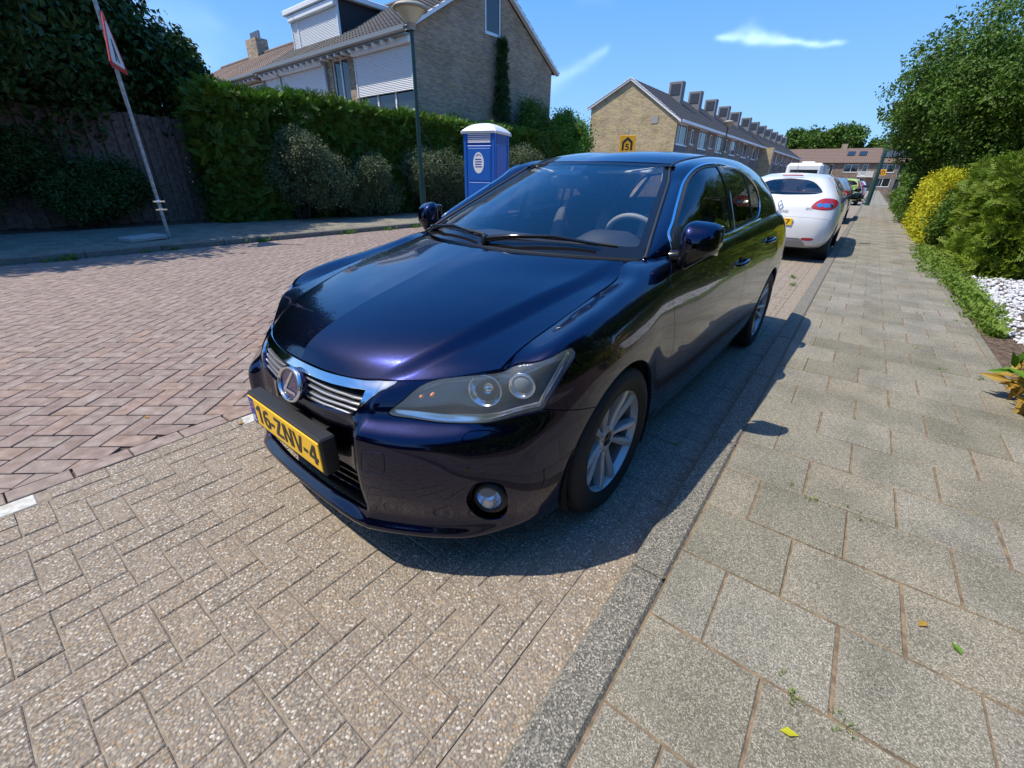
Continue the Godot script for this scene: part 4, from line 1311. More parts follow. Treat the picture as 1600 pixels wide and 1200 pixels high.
func car_wheel(car: Node3D, c: Vector3, sx: float) -> void:
	var w := Node3D.new()
	w.name = "wheel"
	car.add_child(w, true)
	w.position = c
	# local: y of the lathe is outwards (the car's side)
	var t := Transform3D(Basis(Vector3(0, 0, sx), Vector3(sx, 0, 0), Vector3(0, 1, 0)), Vector3.ZERO)
	var turn := Basis(Vector3.UP, 0.35)
	t = t * Transform3D(turn, Vector3.ZERO)
	var mb := MB.new()
	mb.lathe([Vector2(0.216, -0.098), Vector2(0.226, -0.106), Vector2(0.262, -0.110), Vector2(0.292, -0.104), Vector2(0.305, -0.092), Vector2(0.3095, -0.07), Vector2(0.3098, -0.042), Vector2(0.3098, -0.042), Vector2(0.302, -0.040), Vector2(0.302, -0.033), Vector2(0.31, -0.031), Vector2(0.31, -0.031), Vector2(0.31, -0.005), Vector2(0.31, -0.005), Vector2(0.302, -0.004), Vector2(0.302, 0.004), Vector2(0.31, 0.005), Vector2(0.31, 0.005), Vector2(0.31, 0.031), Vector2(0.31, 0.031), Vector2(0.302, 0.033), Vector2(0.302, 0.040), Vector2(0.3098, 0.042), Vector2(0.3098, 0.042), Vector2(0.3095, 0.07), Vector2(0.305, 0.092), Vector2(0.292, 0.104), Vector2(0.280, 0.1075), Vector2(0.278, 0.1095), Vector2(0.262, 0.110), Vector2(0.245, 0.1085), Vector2(0.243, 0.106), Vector2(0.226, 0.106), Vector2(0.216, 0.098)], 72, t)
	put("tyre", mb, M.rubber, w)
	mb = MB.new()
	mb.lathe([Vector2(0.207, 0.05), Vector2(0.210, 0.070), Vector2(0.216, 0.082), Vector2(0.2175, 0.094), Vector2(0.221, 0.0985), Vector2(0.2265, 0.0995), Vector2(0.2285, 0.097), Vector2(0.2285, 0.09)], 72, t)
	put("rim", mb, M.wheel, w)
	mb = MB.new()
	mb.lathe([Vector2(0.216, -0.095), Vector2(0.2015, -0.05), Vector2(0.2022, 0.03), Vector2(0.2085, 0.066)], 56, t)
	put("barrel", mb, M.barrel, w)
	mb = MB.new()
	mb.lathe([Vector2(0.0, -0.005), Vector2(0.155, -0.005), Vector2(0.155, -0.005), Vector2(0.155, -0.028), Vector2(0.155, -0.028), Vector2(0.0, -0.028)], 48, t)
	put("brake_disc", mb, M.disc, w)
	mb = MB.new()
	mb.box(Vector3(0.085, -0.045, -0.065), Vector3(0.165, 0.03, 0.065), Transform3D(t.basis * turn.inverse(), Vector3.ZERO))
	put("brake_caliper", mb, M.black_plastic, w)
	# five pairs of split spokes, each a ridged blade
	for k in 5:
		for side in [-1.0, 1.0]:
			var a0: float = TAU * k / 5.0
			var rows := []
			var er := Vector3(cos(a0), 0, sin(a0))
			var et: Vector3 = Vector3(-sin(a0), 0, cos(a0)) * side
			for i in 8:
				var r := lerpf(0.036, 0.2165, i / 7.0)
				var off := lerpf(0.0105, 0.047, (r - 0.036) / 0.18)
				var half := lerpf(0.0085, 0.0165, smoothstep(0.04, 0.17, r))
				var top := 0.070 + 0.024 * smoothstep(0.05, 0.2165, r)
				var c0 := er * sqrt(maxf(r * r - off * off, 0.0)) + et * off
				rows.append([t * (c0 - et * half * 1.1 + Vector3.UP * (top - 0.040)), t * (c0 - et * half + Vector3.UP * (top - 0.011)), t * (c0 - et * half * 0.15 + Vector3.UP * top), t * (c0 + et * half * 0.75 + Vector3.UP * (top - 0.002)), t * (c0 + et * half + Vector3.UP * (top - 0.007)), t * (c0 + et * half * 1.05 + Vector3.UP * (top - 0.040))])
			mb = MB.new()
			for i in 7:
				var inside: Vector3 = (rows[i][0] + rows[i][5] + rows[i + 1][0] + rows[i + 1][5]) * 0.25
				for j in 5: mb.quad_any(rows[i][j], rows[i][j + 1], rows[i + 1][j + 1], rows[i + 1][j], inside)
			put("spoke", mb, M.wheel, w)
	mb = MB.new()
	mb.lathe([Vector2(0.058, 0.035), Vector2(0.058, 0.060), Vector2(0.054, 0.068), Vector2(0.034, 0.070), Vector2(0.031, 0.066)], 36, t)
	put("hub", mb, M.wheel, w)
	mb = MB.new()
	mb.lathe([Vector2(0.031, 0.066), Vector2(0.029, 0.071), Vector2(0.0, 0.073)], 28, t)
	put("hub_cap", mb, M.black_gloss, w)
	for k in 5:
		mb = MB.new()
		var a := TAU * (k + 0.5) / 5.0
		mb.lathe([Vector2(0.0, 0.063), Vector2(0.006, 0.063), Vector2(0.0075, 0.058)], 10, t * Transform3D(Basis.IDENTITY, Vector3(cos(a) * 0.047, 0.006, sin(a) * 0.047)))
		put("wheel_bolt", mb, M.disc, w)
# ---------------------------------------------------------------- ground, road, pavements
const EYE := Vector3(1.407, 1.264, 1.442)
const KERB_X := 1.106
const WALK_X := 1.230
const WALK_Y := 0.10
const GARDEN_X := 2.50

func ground_materials() -> void:
	var CELL := FastNoiseLite.TYPE_CELLULAR
	var N := FastNoiseLite.TYPE_SIMPLEX_SMOOTH
	# washed concrete: rounded pebbles in a grey-brown paste
	var pebble_col := noise_tex(CELL, 0.075, 1024, [[0.0, lin(0.15, 0.125, 0.098)], [0.3, lin(0.24, 0.20, 0.158)], [0.5, lin(0.215, 0.195, 0.17)], [0.6, lin(0.30, 0.205, 0.12)], [0.72, lin(0.30, 0.255, 0.20)], [0.92, lin(0.36, 0.315, 0.255)], [1.0, lin(0.56, 0.51, 0.44)]], 1, 11, FastNoiseLite.RETURN_CELL_VALUE)
	var pebble_mask := noise_tex(CELL, 0.075, 1024, [[0.0, Color.WHITE], [0.42, Color.WHITE], [0.62, Color.BLACK], [1.0, Color.BLACK]], 1, 11, FastNoiseLite.RETURN_DISTANCE)
	var pebble_high := noise_tex(CELL, 0.075, 1024, [[0.0, Color.WHITE], [0.4, Color(0.8, 0.8, 0.8)], [0.7, Color(0.2, 0.2, 0.2)], [1.0, Color.BLACK]], 1, 11, FastNoiseLite.RETURN_DISTANCE)
	var paste := noise_tex(N, 0.006, 1024, [[0.0, lin(0.165, 0.140, 0.115)], [0.5, lin(0.215, 0.185, 0.155)], [1.0, lin(0.275, 0.24, 0.20)]], 5, 12)
	M.washed = []
	for k in 4:
		var m := mat([Color(1, 1, 1), Color(0.95, 0.94, 0.93), Color(1, 0.96, 0.92), Color(0.9, 0.9, 0.9)][k], 0.85)
		m.albedo_texture = paste
		m.detail_enabled = true
		m.detail_albedo = pebble_col
		m.detail_mask = pebble_mask
		m.metallic_specular = 0.3
		triplanar(m, 1.9)
		bump(m, pebble_high, 0.25)
		m.vertex_color_use_as_albedo = true
		M.washed.append(m)
	# kerb: darker, finer chips
	var chips := noise_tex(CELL, 0.13, 1024, [[0.0, lin(0.075, 0.072, 0.062)], [0.4, lin(0.135, 0.128, 0.110)], [0.75, lin(0.21, 0.197, 0.165)], [0.92, lin(0.30, 0.275, 0.225)], [1.0, lin(0.42, 0.385, 0.31)]], 1, 15, FastNoiseLite.RETURN_CELL_VALUE)
	M.kerb = mat(Color.WHITE, 0.85)
	M.kerb.albedo_texture = chips
	M.kerb.metallic_specular = 0.3
	triplanar(M.kerb, 1.9)
	bump(M.kerb, noise_tex(CELL, 0.13, 1024, [], 1, 15, FastNoiseLite.RETURN_DISTANCE), 0.14)
	# pavement flags: grey concrete with a worn, speckled face
	var speck := noise_tex(CELL, 0.16, 1024, [[0.0, lin(0.132, 0.124, 0.103)], [0.4, lin(0.205, 0.194, 0.163)], [0.75, lin(0.285, 0.271, 0.230)], [0.95, lin(0.40, 0.382, 0.33)], [1.0, lin(0.48, 0.46, 0.40)]], 1, 21, FastNoiseLite.RETURN_CELL_VALUE)
	var stain := noise_tex(N, 0.004, 512, [[0.0, Color(0.86, 0.86, 0.84)], [0.4, Color(0.94, 0.935, 0.92)], [0.65, Color(1.0, 0.99, 0.97)], [1.0, Color(1.0, 0.99, 0.97)]], 5, 22)
	M.flag = []
	for k in 4:
		var m := mat([Color(1, 1, 1), Color(0.965, 0.965, 0.955), Color(0.985, 0.975, 0.955), Color(0.92, 0.92, 0.90)][k], 0.88)
		m.albedo_texture = speck
		m.detail_enabled = true
		m.detail_blend_mode = BaseMaterial3D.BLEND_MODE_MUL
		m.detail_albedo = stain
		m.detail_uv_layer = BaseMaterial3D.DETAIL_UV_2
		m.uv2_triplanar = true
		m.uv2_world_triplanar = true
		m.uv2_scale = Vector3.ONE * 0.9
		m.metallic_specular = 0.3
		triplanar(m, 2.1)
		bump(m, noise_tex(CELL, 0.16, 1024, [], 1, 21, FastNoiseLite.RETURN_DISTANCE) if k == 0 else M.flag[0].heightmap_texture, 0.10)
		m.vertex_color_use_as_albedo = true
		M.flag.append(m)
	# road clinkers: baked clay, worn smooth
	var clay := noise_tex(N, 0.012, 512, [[0.0, lin(0.165, 0.120, 0.098)], [0.4, lin(0.222, 0.166, 0.138)], [0.7, lin(0.262, 0.205, 0.175)], [1.0, lin(0.315, 0.262, 0.232)]], 6, 31)
	M.clinker = []
	for k in 5:
		var m := mat([Color(1, 1, 1), Color(0.97, 0.95, 0.95), Color(1.0, 0.96, 0.935), Color(0.965, 0.975, 0.97), Color(0.93, 0.905, 0.91)][k], 0.78)
		m.albedo_texture = clay
		triplanar(m, 1.7)
		bump(m, noise_tex(N, 0.05, 512, [], 4, 32) if k == 0 else M.clinker[0].heightmap_texture, 0.12)
		m.vertex_color_use_as_albedo = true
		M.clinker.append(m)
	M.white_paver = mat(lin(0.62, 0.61, 0.58), 0.8)
	M.white_paver.albedo_texture = noise_tex(N, 0.02, 512, [[0.0, Color(0.75, 0.74, 0.70)], [1.0, Color(1, 1, 1)]], 5, 34)
	triplanar(M.white_paver, 2.0)
	var sand := mat(Color.WHITE, 0.95)
	sand.albedo_texture = noise_tex(N, 0.02, 512, [[0.0, lin(0.10, 0.078, 0.052)], [0.5, lin(0.19, 0.145, 0.10)], [0.8, lin(0.25, 0.20, 0.14)], [1.0, lin(0.17, 0.175, 0.09)]], 6, 41)
	triplanar(sand, 1.3)
	bump(sand, noise_tex(N, 0.08, 512, [], 4, 42), 0.4)
	M.sand = sand
	M.walk_joint = mat(Color.WHITE, 0.95)
	M.walk_joint.albedo_texture = noise_tex(N, 0.02, 512, [[0.0, lin(0.085, 0.062, 0.04)], [0.5, lin(0.165, 0.115, 0.07)], [0.8, lin(0.25, 0.175, 0.105)], [1.0, lin(0.15, 0.145, 0.06)]], 6, 49)
	triplanar(M.walk_joint, 1.6)
	M.road_joint = mat(Color.WHITE, 0.95)
	M.road_joint.albedo_texture = noise_tex(N, 0.02, 512, [[0.0, lin(0.05, 0.036, 0.026)], [0.6, lin(0.09, 0.066, 0.046)], [0.85, lin(0.17, 0.135, 0.085)], [1.0, lin(0.11, 0.12, 0.05)]], 6, 48)
	triplanar(M.road_joint, 1.3)
	M.joint = mat(Color.WHITE, 0.95)
	M.joint.albedo_texture = noise_tex(N, 0.02, 512, [[0.0, lin(0.15, 0.12, 0.09)], [0.5, lin(0.235, 0.195, 0.15)], [1.0, lin(0.29, 0.245, 0.19)]], 6, 43)
	triplanar(M.joint, 1.3)
	bump(M.joint, sand.heightmap_texture, 0.3)
	var soil := mat(Color.WHITE, 1.0)
	soil.albedo_texture = noise_tex(N, 0.02, 512, [[0.0, lin(0.05, 0.034, 0.024)], [0.5, lin(0.115, 0.075, 0.05)], [1.0, lin(0.20, 0.14, 0.095)]], 6, 44)
	triplanar(soil, 1.2)
	bump(soil, noise_tex(N, 0.03, 512, [], 5, 45), 3.0)
	M.soil = soil

func brick_mesh(lx: float, lz: float, deep := 0.05, ch := 0.004) -> ArrayMesh:
	var mb := MB.new()
	mb.has_c = true
	var x := lx * 0.5
	var z := lz * 0.5
	var o := [Vector3(-x, -ch, -z), Vector3(x, -ch, -z), Vector3(x, -ch, z), Vector3(-x, -ch, z)]
	var i := [Vector3(-x + ch, 0, -z + ch), Vector3(x - ch, 0, -z + ch), Vector3(x - ch, 0, z - ch), Vector3(-x + ch, 0, z - ch)]
	mb.quad(i[0], i[1], i[2], i[3])
	for k in 4:
		var l := (k + 1) % 4
		mb.quad_any(o[k], o[l], i[l], i[k], Vector3(0, -1, 0))
		mb.quad_any(o[k] - Vector3(0, deep, 0), o[l] - Vector3(0, deep, 0), o[l], o[k], Vector3(0, -deep * 0.5, 0))
	return mb.mesh()

func cut_piece(poly: PackedVector2Array, deep := 0.05) -> MB:
	# flat piece with a free outline in x, z, top at 0
	var mb := MB.new()
	mb.has_c = true
	var tr := Geometry2D.triangulate_polygon(poly)
	for k in range(0, tr.size(), 3):
		var q := []
		for j in 3: q.append(Vector3(poly[tr[k + j]].x, 0, poly[tr[k + j]].y))
		mb.tri_any(q[0], q[1], q[2], Vector3(q[0].x, -9, q[0].z))
	var c := Vector2.ZERO
	for q in poly: c += q / poly.size()
	for k in poly.size():
		var a := poly[k]
		var b := poly[(k + 1) % poly.size()]
		mb.quad_any(Vector3(a.x, -deep, a.y), Vector3(b.x, -deep, b.y), Vector3(b.x, 0, b.y), Vector3(a.x, 0, a.y), Vector3(c.x, -deep * 0.5, c.y))
	return mb

func in_view(q: Vector3) -> bool:
	var l := (Basis.from_euler(Vector3(-0.4501, 0.6457, 0.0192), EULER_ORDER_YXZ).inverse() * (q - EYE))
	return l.z < -0.1 and absf(l.x / l.z) < 1.24 and absf(l.y / l.z) < 0.93

func shows(q: Vector3) -> float:
	# how large a flat piece there shows in the picture; nothing under the car
	if not in_view(q): return 0.0
	if absf(q.x) < 0.62 and q.z < 0.55 and q.z > -3.3: return 0.0
	var d := q.distance_to(EYE)
	return (EYE.y - q.y) / (d * d * d)

func lay(pieces: Array, mesh_of: Dictionary, mats: Array, called: String, parent: Node3D, most := 300) -> void:
	# pieces: [Transform3D, mesh key or MB, tone]; the ones that show largest become parts, the rest one part of stuff
	var rated := []
	for k in pieces.size(): rated.append([shows(pieces[k][0].origin), k])
	rated.sort_custom(func(a, b): return a[0] > b[0])
	var rest := {}
	for r in rated.size():
		var pc: Array = pieces[rated[r][1]]
		if r < most and rated[r][0] > 0.0:
			var m: Mesh = mesh_of[pc[1]] if not (pc[1] is MB) else pc[1].mesh()
			put_mesh(called, m, mats[pc[2] % mats.size()], parent, pc[0])
		elif not (pc[1] is MB):
			if not rest.has(pc[1]): rest[pc[1]] = [[], []]
			rest[pc[1]][0].append(pc[0])
			var g := rng.randf_range(0.86, 1.06)
			rest[pc[1]][1].append(Color(g, g * rng.randf_range(0.97, 1.0), g * rng.randf_range(0.95, 1.0)))
		else:
			if not rest.has("cut"): rest["cut"] = MB.new()
			rest["cut"].has_c = true
			rest["cut"].add(pc[1], pc[0])
	for key in rest:
		var o: Node3D
		if key is String and key == "cut": o = put("cut_" + called + "s", rest[key], mats[0], parent)
		else: o = many("further_" + called + "s", mesh_of[key], mats[0], rest[key][0], rest[key][1], parent)
		o.set_meta("kind", "stuff")

func jitter(at: Vector3, turn: float, up := 0.0012, tilt := 0.006) -> Transform3D:
	var b := Basis(Vector3.UP, turn + rng.randf_range(-0.008, 0.008))
	b = Basis(Vector3.RIGHT, rng.randf_range(-tilt, tilt)) * Basis(Vector3.BACK, rng.randf_range(-tilt, tilt)) * b
	return Transform3D(b, at + Vector3(rng.randf_range(-0.0012, 0.0012), rng.randf_range(-up, up), rng.randf_range(-0.0012, 0.0012)))

func herringbone(module: float, turn: float, origin: Vector2, area: Rect2, joint: float, shift := 3) -> Array:
	# two-by-one bricks in herringbone; those that cross the area's edge are cut
	var out := []
	var ca := cos(turn)
	var sa := sin(turn)
	var to_world := func(q: Vector2): return origin + Vector2(q.x * ca + q.y * sa, -q.x * sa + q.y * ca)
	var corners := [area.position, area.end, Vector2(area.position.x, area.end.y), Vector2(area.end.x, area.position.y)]
	var lo := Vector2(1e9, 1e9)
	var hi := Vector2(-1e9, -1e9)
	for c in corners:
		var d: Vector2 = c - origin
		var l := Vector2(d.x * ca - d.y * sa, d.x * sa + d.y * ca) / module
		lo = lo.min(l)
		hi = hi.max(l)
	var box := PackedVector2Array([area.position, Vector2(area.end.x, area.position.y), area.end, Vector2(area.position.x, area.end.y)])
	for c in range(int(lo.x) - 3, int(hi.x) + 4):
		for r in range(int(lo.y) - 3, int(hi.y) + 4):
			# r counts towards the camera (+z)
			var k := posmod(c + r + shift, 4)
			var centre: Vector2
			var along := 0
			if k == 0: centre = Vector2(c + 1.0, r + 0.5)
			elif k == 3: centre = Vector2(c + 0.5, r); along = 1
			else: continue
			centre *= module
			var w: Vector2 = to_world.call(centre)
			if w.x < area.position.x - module * 1.5 or w.x > area.end.x + module * 1.5 or w.y < area.position.y - module * 1.5 or w.y > area.end.y + module * 1.5: continue
			var half := Vector2(module - joint * 0.5, module * 0.5 - joint * 0.5)
			if along: half = Vector2(half.y, half.x)
			var inside := 0
			var poly := PackedVector2Array()
			for s in [Vector2(-1, -1), Vector2(1, -1), Vector2(1, 1), Vector2(-1, 1)]:
				var q: Vector2 = to_world.call(centre + s * half)
				poly.append(q)
				if area.has_point(q): inside += 1
			if inside == 4: out.append({"at": w, "turn": turn + (PI / 2 if along else 0.0)})
			elif inside > 0:
				for piece in Geometry2D.intersect_polygons(poly, box):
					var size := 0.0
					for i in piece.size(): size += piece[i].cross(piece[(i + 1) % piece.size()]) * 0.5
					if absf(size) > module * module * 0.25:
						var local := PackedVector2Array()
						for q in piece: local.append(q - w)
						out.append({"at": w, "poly": local})
	return out

func plane(called: String, x0: float, x1: float, z0: float, z1: float, y: float, m: Material) -> MeshInstance3D:
	var mb := MB.new()
	var nx := maxi(1, int((x1 - x0) / 8.0))
	var nz := maxi(1, int((z1 - z0) / 8.0))
	for i in nx:
		for j in nz:
			var xa := lerpf(x0, x1, float(i) / nx)
			var xb := lerpf(x0, x1, float(i + 1) / nx)
			var za := lerpf(z0, z1, float(j) / nz)
			var zb := lerpf(z0, z1, float(j + 1) / nz)
			mb.quad(Vector3(xa, y, za), Vector3(xb, y, za), Vector3(xb, y, zb), Vector3(xa, y, zb))
	return setting(called, mb, m)

func build_ground() -> void:
	ground_materials()
	plane("ground", -220.0, 220.0, -320.0, 90.0, -0.06, M.soil)
	# ---- road of red clinkers
	var road := plane("road", -8.1, -1.1, -150.0, 12.0, -0.013, M.road_joint)
	var meshes := {"full": brick_mesh(0.2075, 0.0995, 0.05, 0.003), "row": brick_mesh(0.207, 0.099, 0.05, 0.003), "white": brick_mesh(0.205, 0.098)}
	var pieces := []
	for b in herringbone(0.1075, deg_to_rad(39.5), Vector2(-1.79, 1.218), Rect2(-8.1, -34.0, 6.893, 40.0), 0.008):
		var tone := rng.randi_range(0, 4)
		if b.has("poly"): pieces.append([jitter(Vector3(b.at.x, 0, b.at.y), 0.0), cut_piece(b.poly), tone])
		else: pieces.append([jitter(Vector3(b.at.x, 0, b.at.y), b.turn), "full", tone])
	for k in 200: pieces.append([jitter(Vector3(-1.153, 0.001, 5.145 - 0.2145 * k), 0.0), "row", rng.randi_range(0, 4)])
	for k in pieces.size():
		if pieces[k][1] is String and pieces[k][1] == "row": pieces[k][0].basis = pieces[k][0].basis * Basis(Vector3.UP, PI / 2)
	lay(pieces, meshes, M.clinker, "clinker", road)
	var far := MB.new()
	far.quad(Vector3(-8.1, -0.001, -150), Vector3(-1.1, -0.001, -150), Vector3(-1.1, -0.001, -33.5), Vector3(-8.1, -0.001, -33.5))
	put("far_surface", far, M.clinker[0], road)
	# ---- parking strip of washed pavers
	var bay := plane("parking_strip", -1.1, KERB_X, -150.0, 12.0, -0.0045, M.joint)
	meshes = {"full": brick_mesh(0.1965, 0.0955, 0.05, 0.003), "row": brick_mesh(0.196, 0.095, 0.05, 0.003)}
	pieces = []
	for b in herringbone(0.1005, 0.0, Vector2(0.112, 1.497), Rect2(-0.997, -24.0, 1.962, 29.0), 0.005):
		var tone := rng.randi_range(0, 3)
		if b.has("poly"): pieces.append([jitter(Vector3(b.at.x, 0, b.at.y), 0.0), cut_piece(b.poly), tone])
		else: pieces.append([jitter(Vector3(b.at.x, 0, b.at.y), b.turn), "full", tone])
	var whites := []
	for k in 144:
		var z := 5.012 - 0.2012 * k
		var at := jitter(Vector3(1.0355, 0, z), PI / 2)
		at = at.scaled_local(Vector3(1.0, 1.0, 1.30))
		pieces.append([at, "row", rng.randi_range(0, 3)])
		var lead := Vector3(-1.049, 0, 5.012 - 0.2012 * k)
		if k % 5 == 2: whites.append(jitter(lead + Vector3(0, 0.001, 0.035), PI / 2))
		else: pieces.append([jitter(lead, PI / 2), "row", rng.randi_range(0, 3)])
	lay(pieces, meshes, M.washed, "paver", bay)
	for k in whites.size():
		if k < 14: put_mesh("white_marking_paver", meshes["row"], M.white_paver, bay, whites[k])
	far = MB.new()
	far.quad(Vector3(-1.1, -0.001, -150), Vector3(KERB_X, -0.001, -150), Vector3(KERB_X, -0.001, -23.9), Vector3(-1.1, -0.001, -23.9))
	put("far_surface", far, M.washed[0], bay)
	# ---- kerb and pavement on the near side
	var walk := plane("pavement", WALK_X - 0.005, GARDEN_X, -140.0, 12.0, WALK_Y - 0.005, M.walk_joint)
	for k in 43:
		var mb := MB.new()
		var z1 := 5.35 - 1.0 * k
		mb.cbox(Vector3(KERB_X, -0.15, z1 - 0.996), Vector3(WALK_X - 0.004, WALK_Y + 0.001, z1), 0.012)
		put("kerbstone", mb, M.kerb, walk)
	var rest := MB.new()
	rest.cbox(Vector3(KERB_X, -0.15, -140), Vector3(WALK_X - 0.004, WALK_Y + 0.001, -37.66), 0.012)
	put("far_kerb", rest, M.kerb, walk)
	meshes = {"full": brick_mesh(0.2965, 0.2965, 0.05, 0.0035), "half": brick_mesh(0.1445, 0.2965, 0.05, 0.0035), "edge": brick_mesh(0.055, 0.9, 0.06, 0.006)}
	pieces = []
	for k in range(-15, 110):
		var z := 0.498 - 0.304 * (k + 0.5)
		if k % 2 == 0:
			pieces.append([jitter(Vector3(WALK_X + 0.074, WALK_Y, z), 0.0, 0.002, 0.005), "half", rng.randi_range(0, 3)])
			for j in 3: pieces.append([jitter(Vector3(WALK_X + 0.148 + 0.304 * (j + 0.5), WALK_Y, z), 0.0, 0.002, 0.005), "full", rng.randi_range(0, 3)])
			pieces.append([jitter(Vector3(WALK_X + 0.148 + 0.304 * 3 + 0.076, WALK_Y, z), 0.0, 0.002, 0.005), "half", rng.randi_range(0, 3)])
		else:
			for j in 4: pieces.append([jitter(Vector3(WALK_X + 0.304 * (j + 0.5) - 0.002, WALK_Y, z), 0.0, 0.002, 0.005), "full", rng.randi_range(0, 3)])
	for k in 36: pieces.append([jitter(Vector3(GARDEN_X - 0.026, WALK_Y + 0.004, 2.0 - 0.908 * k), 0.0, 0.002, 0.004), "edge", 3])
	lay(pieces, meshes, M.flag, "paving_flag", walk)
	far = MB.new()
	far.quad(Vector3(WALK_X, WALK_Y - 0.001, -140), Vector3(GARDEN_X, WALK_Y - 0.001, -140), Vector3(GARDEN_X, WALK_Y - 0.001, -32.9), Vector3(WALK_X, WALK_Y - 0.001, -32.9))
	put("far_surface", far, M.flag[0], walk)
	# ---- the pavement across the road
	var walk2 := plane("far_pavement", -11.6, -8.2, -60.0, 12.0, WALK_Y - 0.007, M.sand)
	for k in 26:
		var mb := MB.new()
		var z1 := 6.0 - 1.0 * k
		mb.cbox(Vector3(-8.235, -0.15, z1 - 0.994), Vector3(-8.1, WALK_Y + rng.randf_range(-0.003, 0.003), z1), 0.014)
		put("kerbstone", mb, M.kerb, walk2)
	rest = MB.new()
	rest.cbox(Vector3(-8.235, -0.15, -60), Vector3(-8.1, WALK_Y, -20.0), 0.014)
	put("far_kerb", rest, M.kerb, walk2)
	meshes = {"full": brick_mesh(0.2955, 0.2955, 0.05, 0.0035)}
	pieces = []
	for i in 11:
		for k in 80:
			pieces.append([jitter(Vector3(-8.235 - 0.304 * (i + 0.5), WALK_Y, 6.0 - 0.304 * (k + (0.5 if i % 2 else 0.0))), 0.0, 0.003, 0.006), "full", rng.randi_range(1, 3)])
	lay(pieces, meshes, M.flag, "paving_flag", walk2)
	# ---- garden ground, higher than the road
	var mb := MB.new()
	mb.box(Vector3(-60, -0.1, -60), Vector3(-11.6, 0.085, 30))
	setting("garden_soil", mb, M.soil)
	mb = MB.new()
	mb.box(Vector3(GARDEN_X + 0.005, -0.1, -140), Vector3(60, 0.085, 30))
	setting("garden_bed", mb, M.soil)
# ---------------------------------------------------------------- plants
func leaf_mat(dark: Color, light: Color, sd: int, glow := 0.35) -> StandardMaterial3D:
	var m := mat(Color.WHITE, 0.55)
	m.vertex_color_use_as_albedo = true
	m.albedo_texture = noise_tex(FastNoiseLite.TYPE_SIMPLEX_SMOOTH, 0.02, 256, [[0.0, dark], [1.0, light]], 3, sd)
	triplanar(m, 0.9)
	m.backlight_enabled = true
	m.backlight = light * glow * 2.2
	m.metallic_specular = 0.35
	return m

func plant_materials() -> void:
	M.bark = bump(triplanar(mat(lin(0.075, 0.06, 0.045), 0.95), 1.5), noise_tex(FastNoiseLite.TYPE_SIMPLEX_SMOOTH, 0.03, 256, [], 4, 51), 1.5)
	M.twig = mat(lin(0.05, 0.038, 0.026), 0.95)
	M.leaf_dark = leaf_mat(lin(0.026, 0.060, 0.018), lin(0.06, 0.12, 0.03), 52, 0.45)
	M.leaf_oak = leaf_mat(lin(0.065, 0.13, 0.022), lin(0.135, 0.225, 0.04), 53, 0.6)
	M.leaf_thuja = leaf_mat(lin(0.085, 0.15, 0.016), lin(0.19, 0.265, 0.026), 54, 0.5)
	M.leaf_hedge = leaf_mat(lin(0.065, 0.125, 0.018), lin(0.15, 0.23, 0.03), 55, 0.5)
	M.leaf_yellow = leaf_mat(lin(0.34, 0.36, 0.014), lin(0.56, 0.53, 0.03), 56, 0.4)
	M.leaf_grey = leaf_mat(lin(0.075, 0.108, 0.048), lin(0.165, 0.195, 0.105), 57, 0.4)
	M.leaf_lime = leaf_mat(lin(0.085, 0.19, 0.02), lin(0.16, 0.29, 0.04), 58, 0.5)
	M.leaf_rust = leaf_mat(lin(0.30, 0.14, 0.03), lin(0.42, 0.33, 0.06), 59, 0.4)
	M.grass = leaf_mat(lin(0.12, 0.20, 0.03), lin(0.22, 0.32, 0.06), 60, 0.45)

func leaf(mb: MB, c: Vector3, along: Vector3, up: Vector3, ln: float, wd: float, tone: Color) -> void:
	# a leaf folded along its rib: four triangles
	var side := along.cross(up).normalized() * wd * 0.5
	up = side.cross(along).normalized()
	var tip := c + along * ln - up * ln * 0.12
	var m1 := c + along * ln * 0.45 + up * wd * 0.04
	var l := c + along * ln * 0.42 + side + up * wd * 0.16
	var r := c + along * ln * 0.42 - side + up * wd * 0.16
	var i := mb.v.size()
	var nl := (up - side.normalized() * 0.35).normalized()
	var nr := (up + side.normalized() * 0.35).normalized()
	mb.vert(c, nl, tone); mb.vert(l, nl, tone); mb.vert(tip, nl, tone); mb.vert(m1, nl, tone)
	mb.vert(c, nr, tone); mb.vert(r, nr, tone); mb.vert(tip, nr, tone); mb.vert(m1, nr, tone)
	mb.tri_i(i, i + 1, i + 3); mb.tri_i(i + 1, i + 2, i + 3)
	mb.tri_i(i + 4, i + 7, i + 5); mb.tri_i(i + 5, i + 7, i + 6)

func rand_dir() -> Vector3:
	var z := rng.randf_range(-1, 1)
	var a := rng.randf() * TAU
	var r := sqrt(1.0 - z * z)
	return Vector3(r * cos(a), z, r * sin(a))

func leaf_clump(count: int, radius: float, ln: float, wd: float, droop := 0.2) -> ArrayMesh:
	return leaf_bunch(count, radius, ln, wd, droop).mesh()

func leaf_bunch(count: int, radius: float, ln: float, wd: float, droop := 0.2) -> MB:
	var mb := MB.new()
	mb.has_c = true
	for k in count:
		var d := rand_dir()
		var c := d * radius * pow(rng.randf(), 0.5)
		var al := (d + rand_dir() * 0.8 + Vector3(0, -droop, 0)).normalized()
		var g := rng.randf_range(0.75, 1.2)
		leaf(mb, c, al, (Vector3.UP + rand_dir() * 0.7).normalized(), ln * rng.randf_range(0.7, 1.2), wd * rng.randf_range(0.7, 1.2), Color(g, g, g * rng.randf_range(0.7, 1.1)))
	return mb

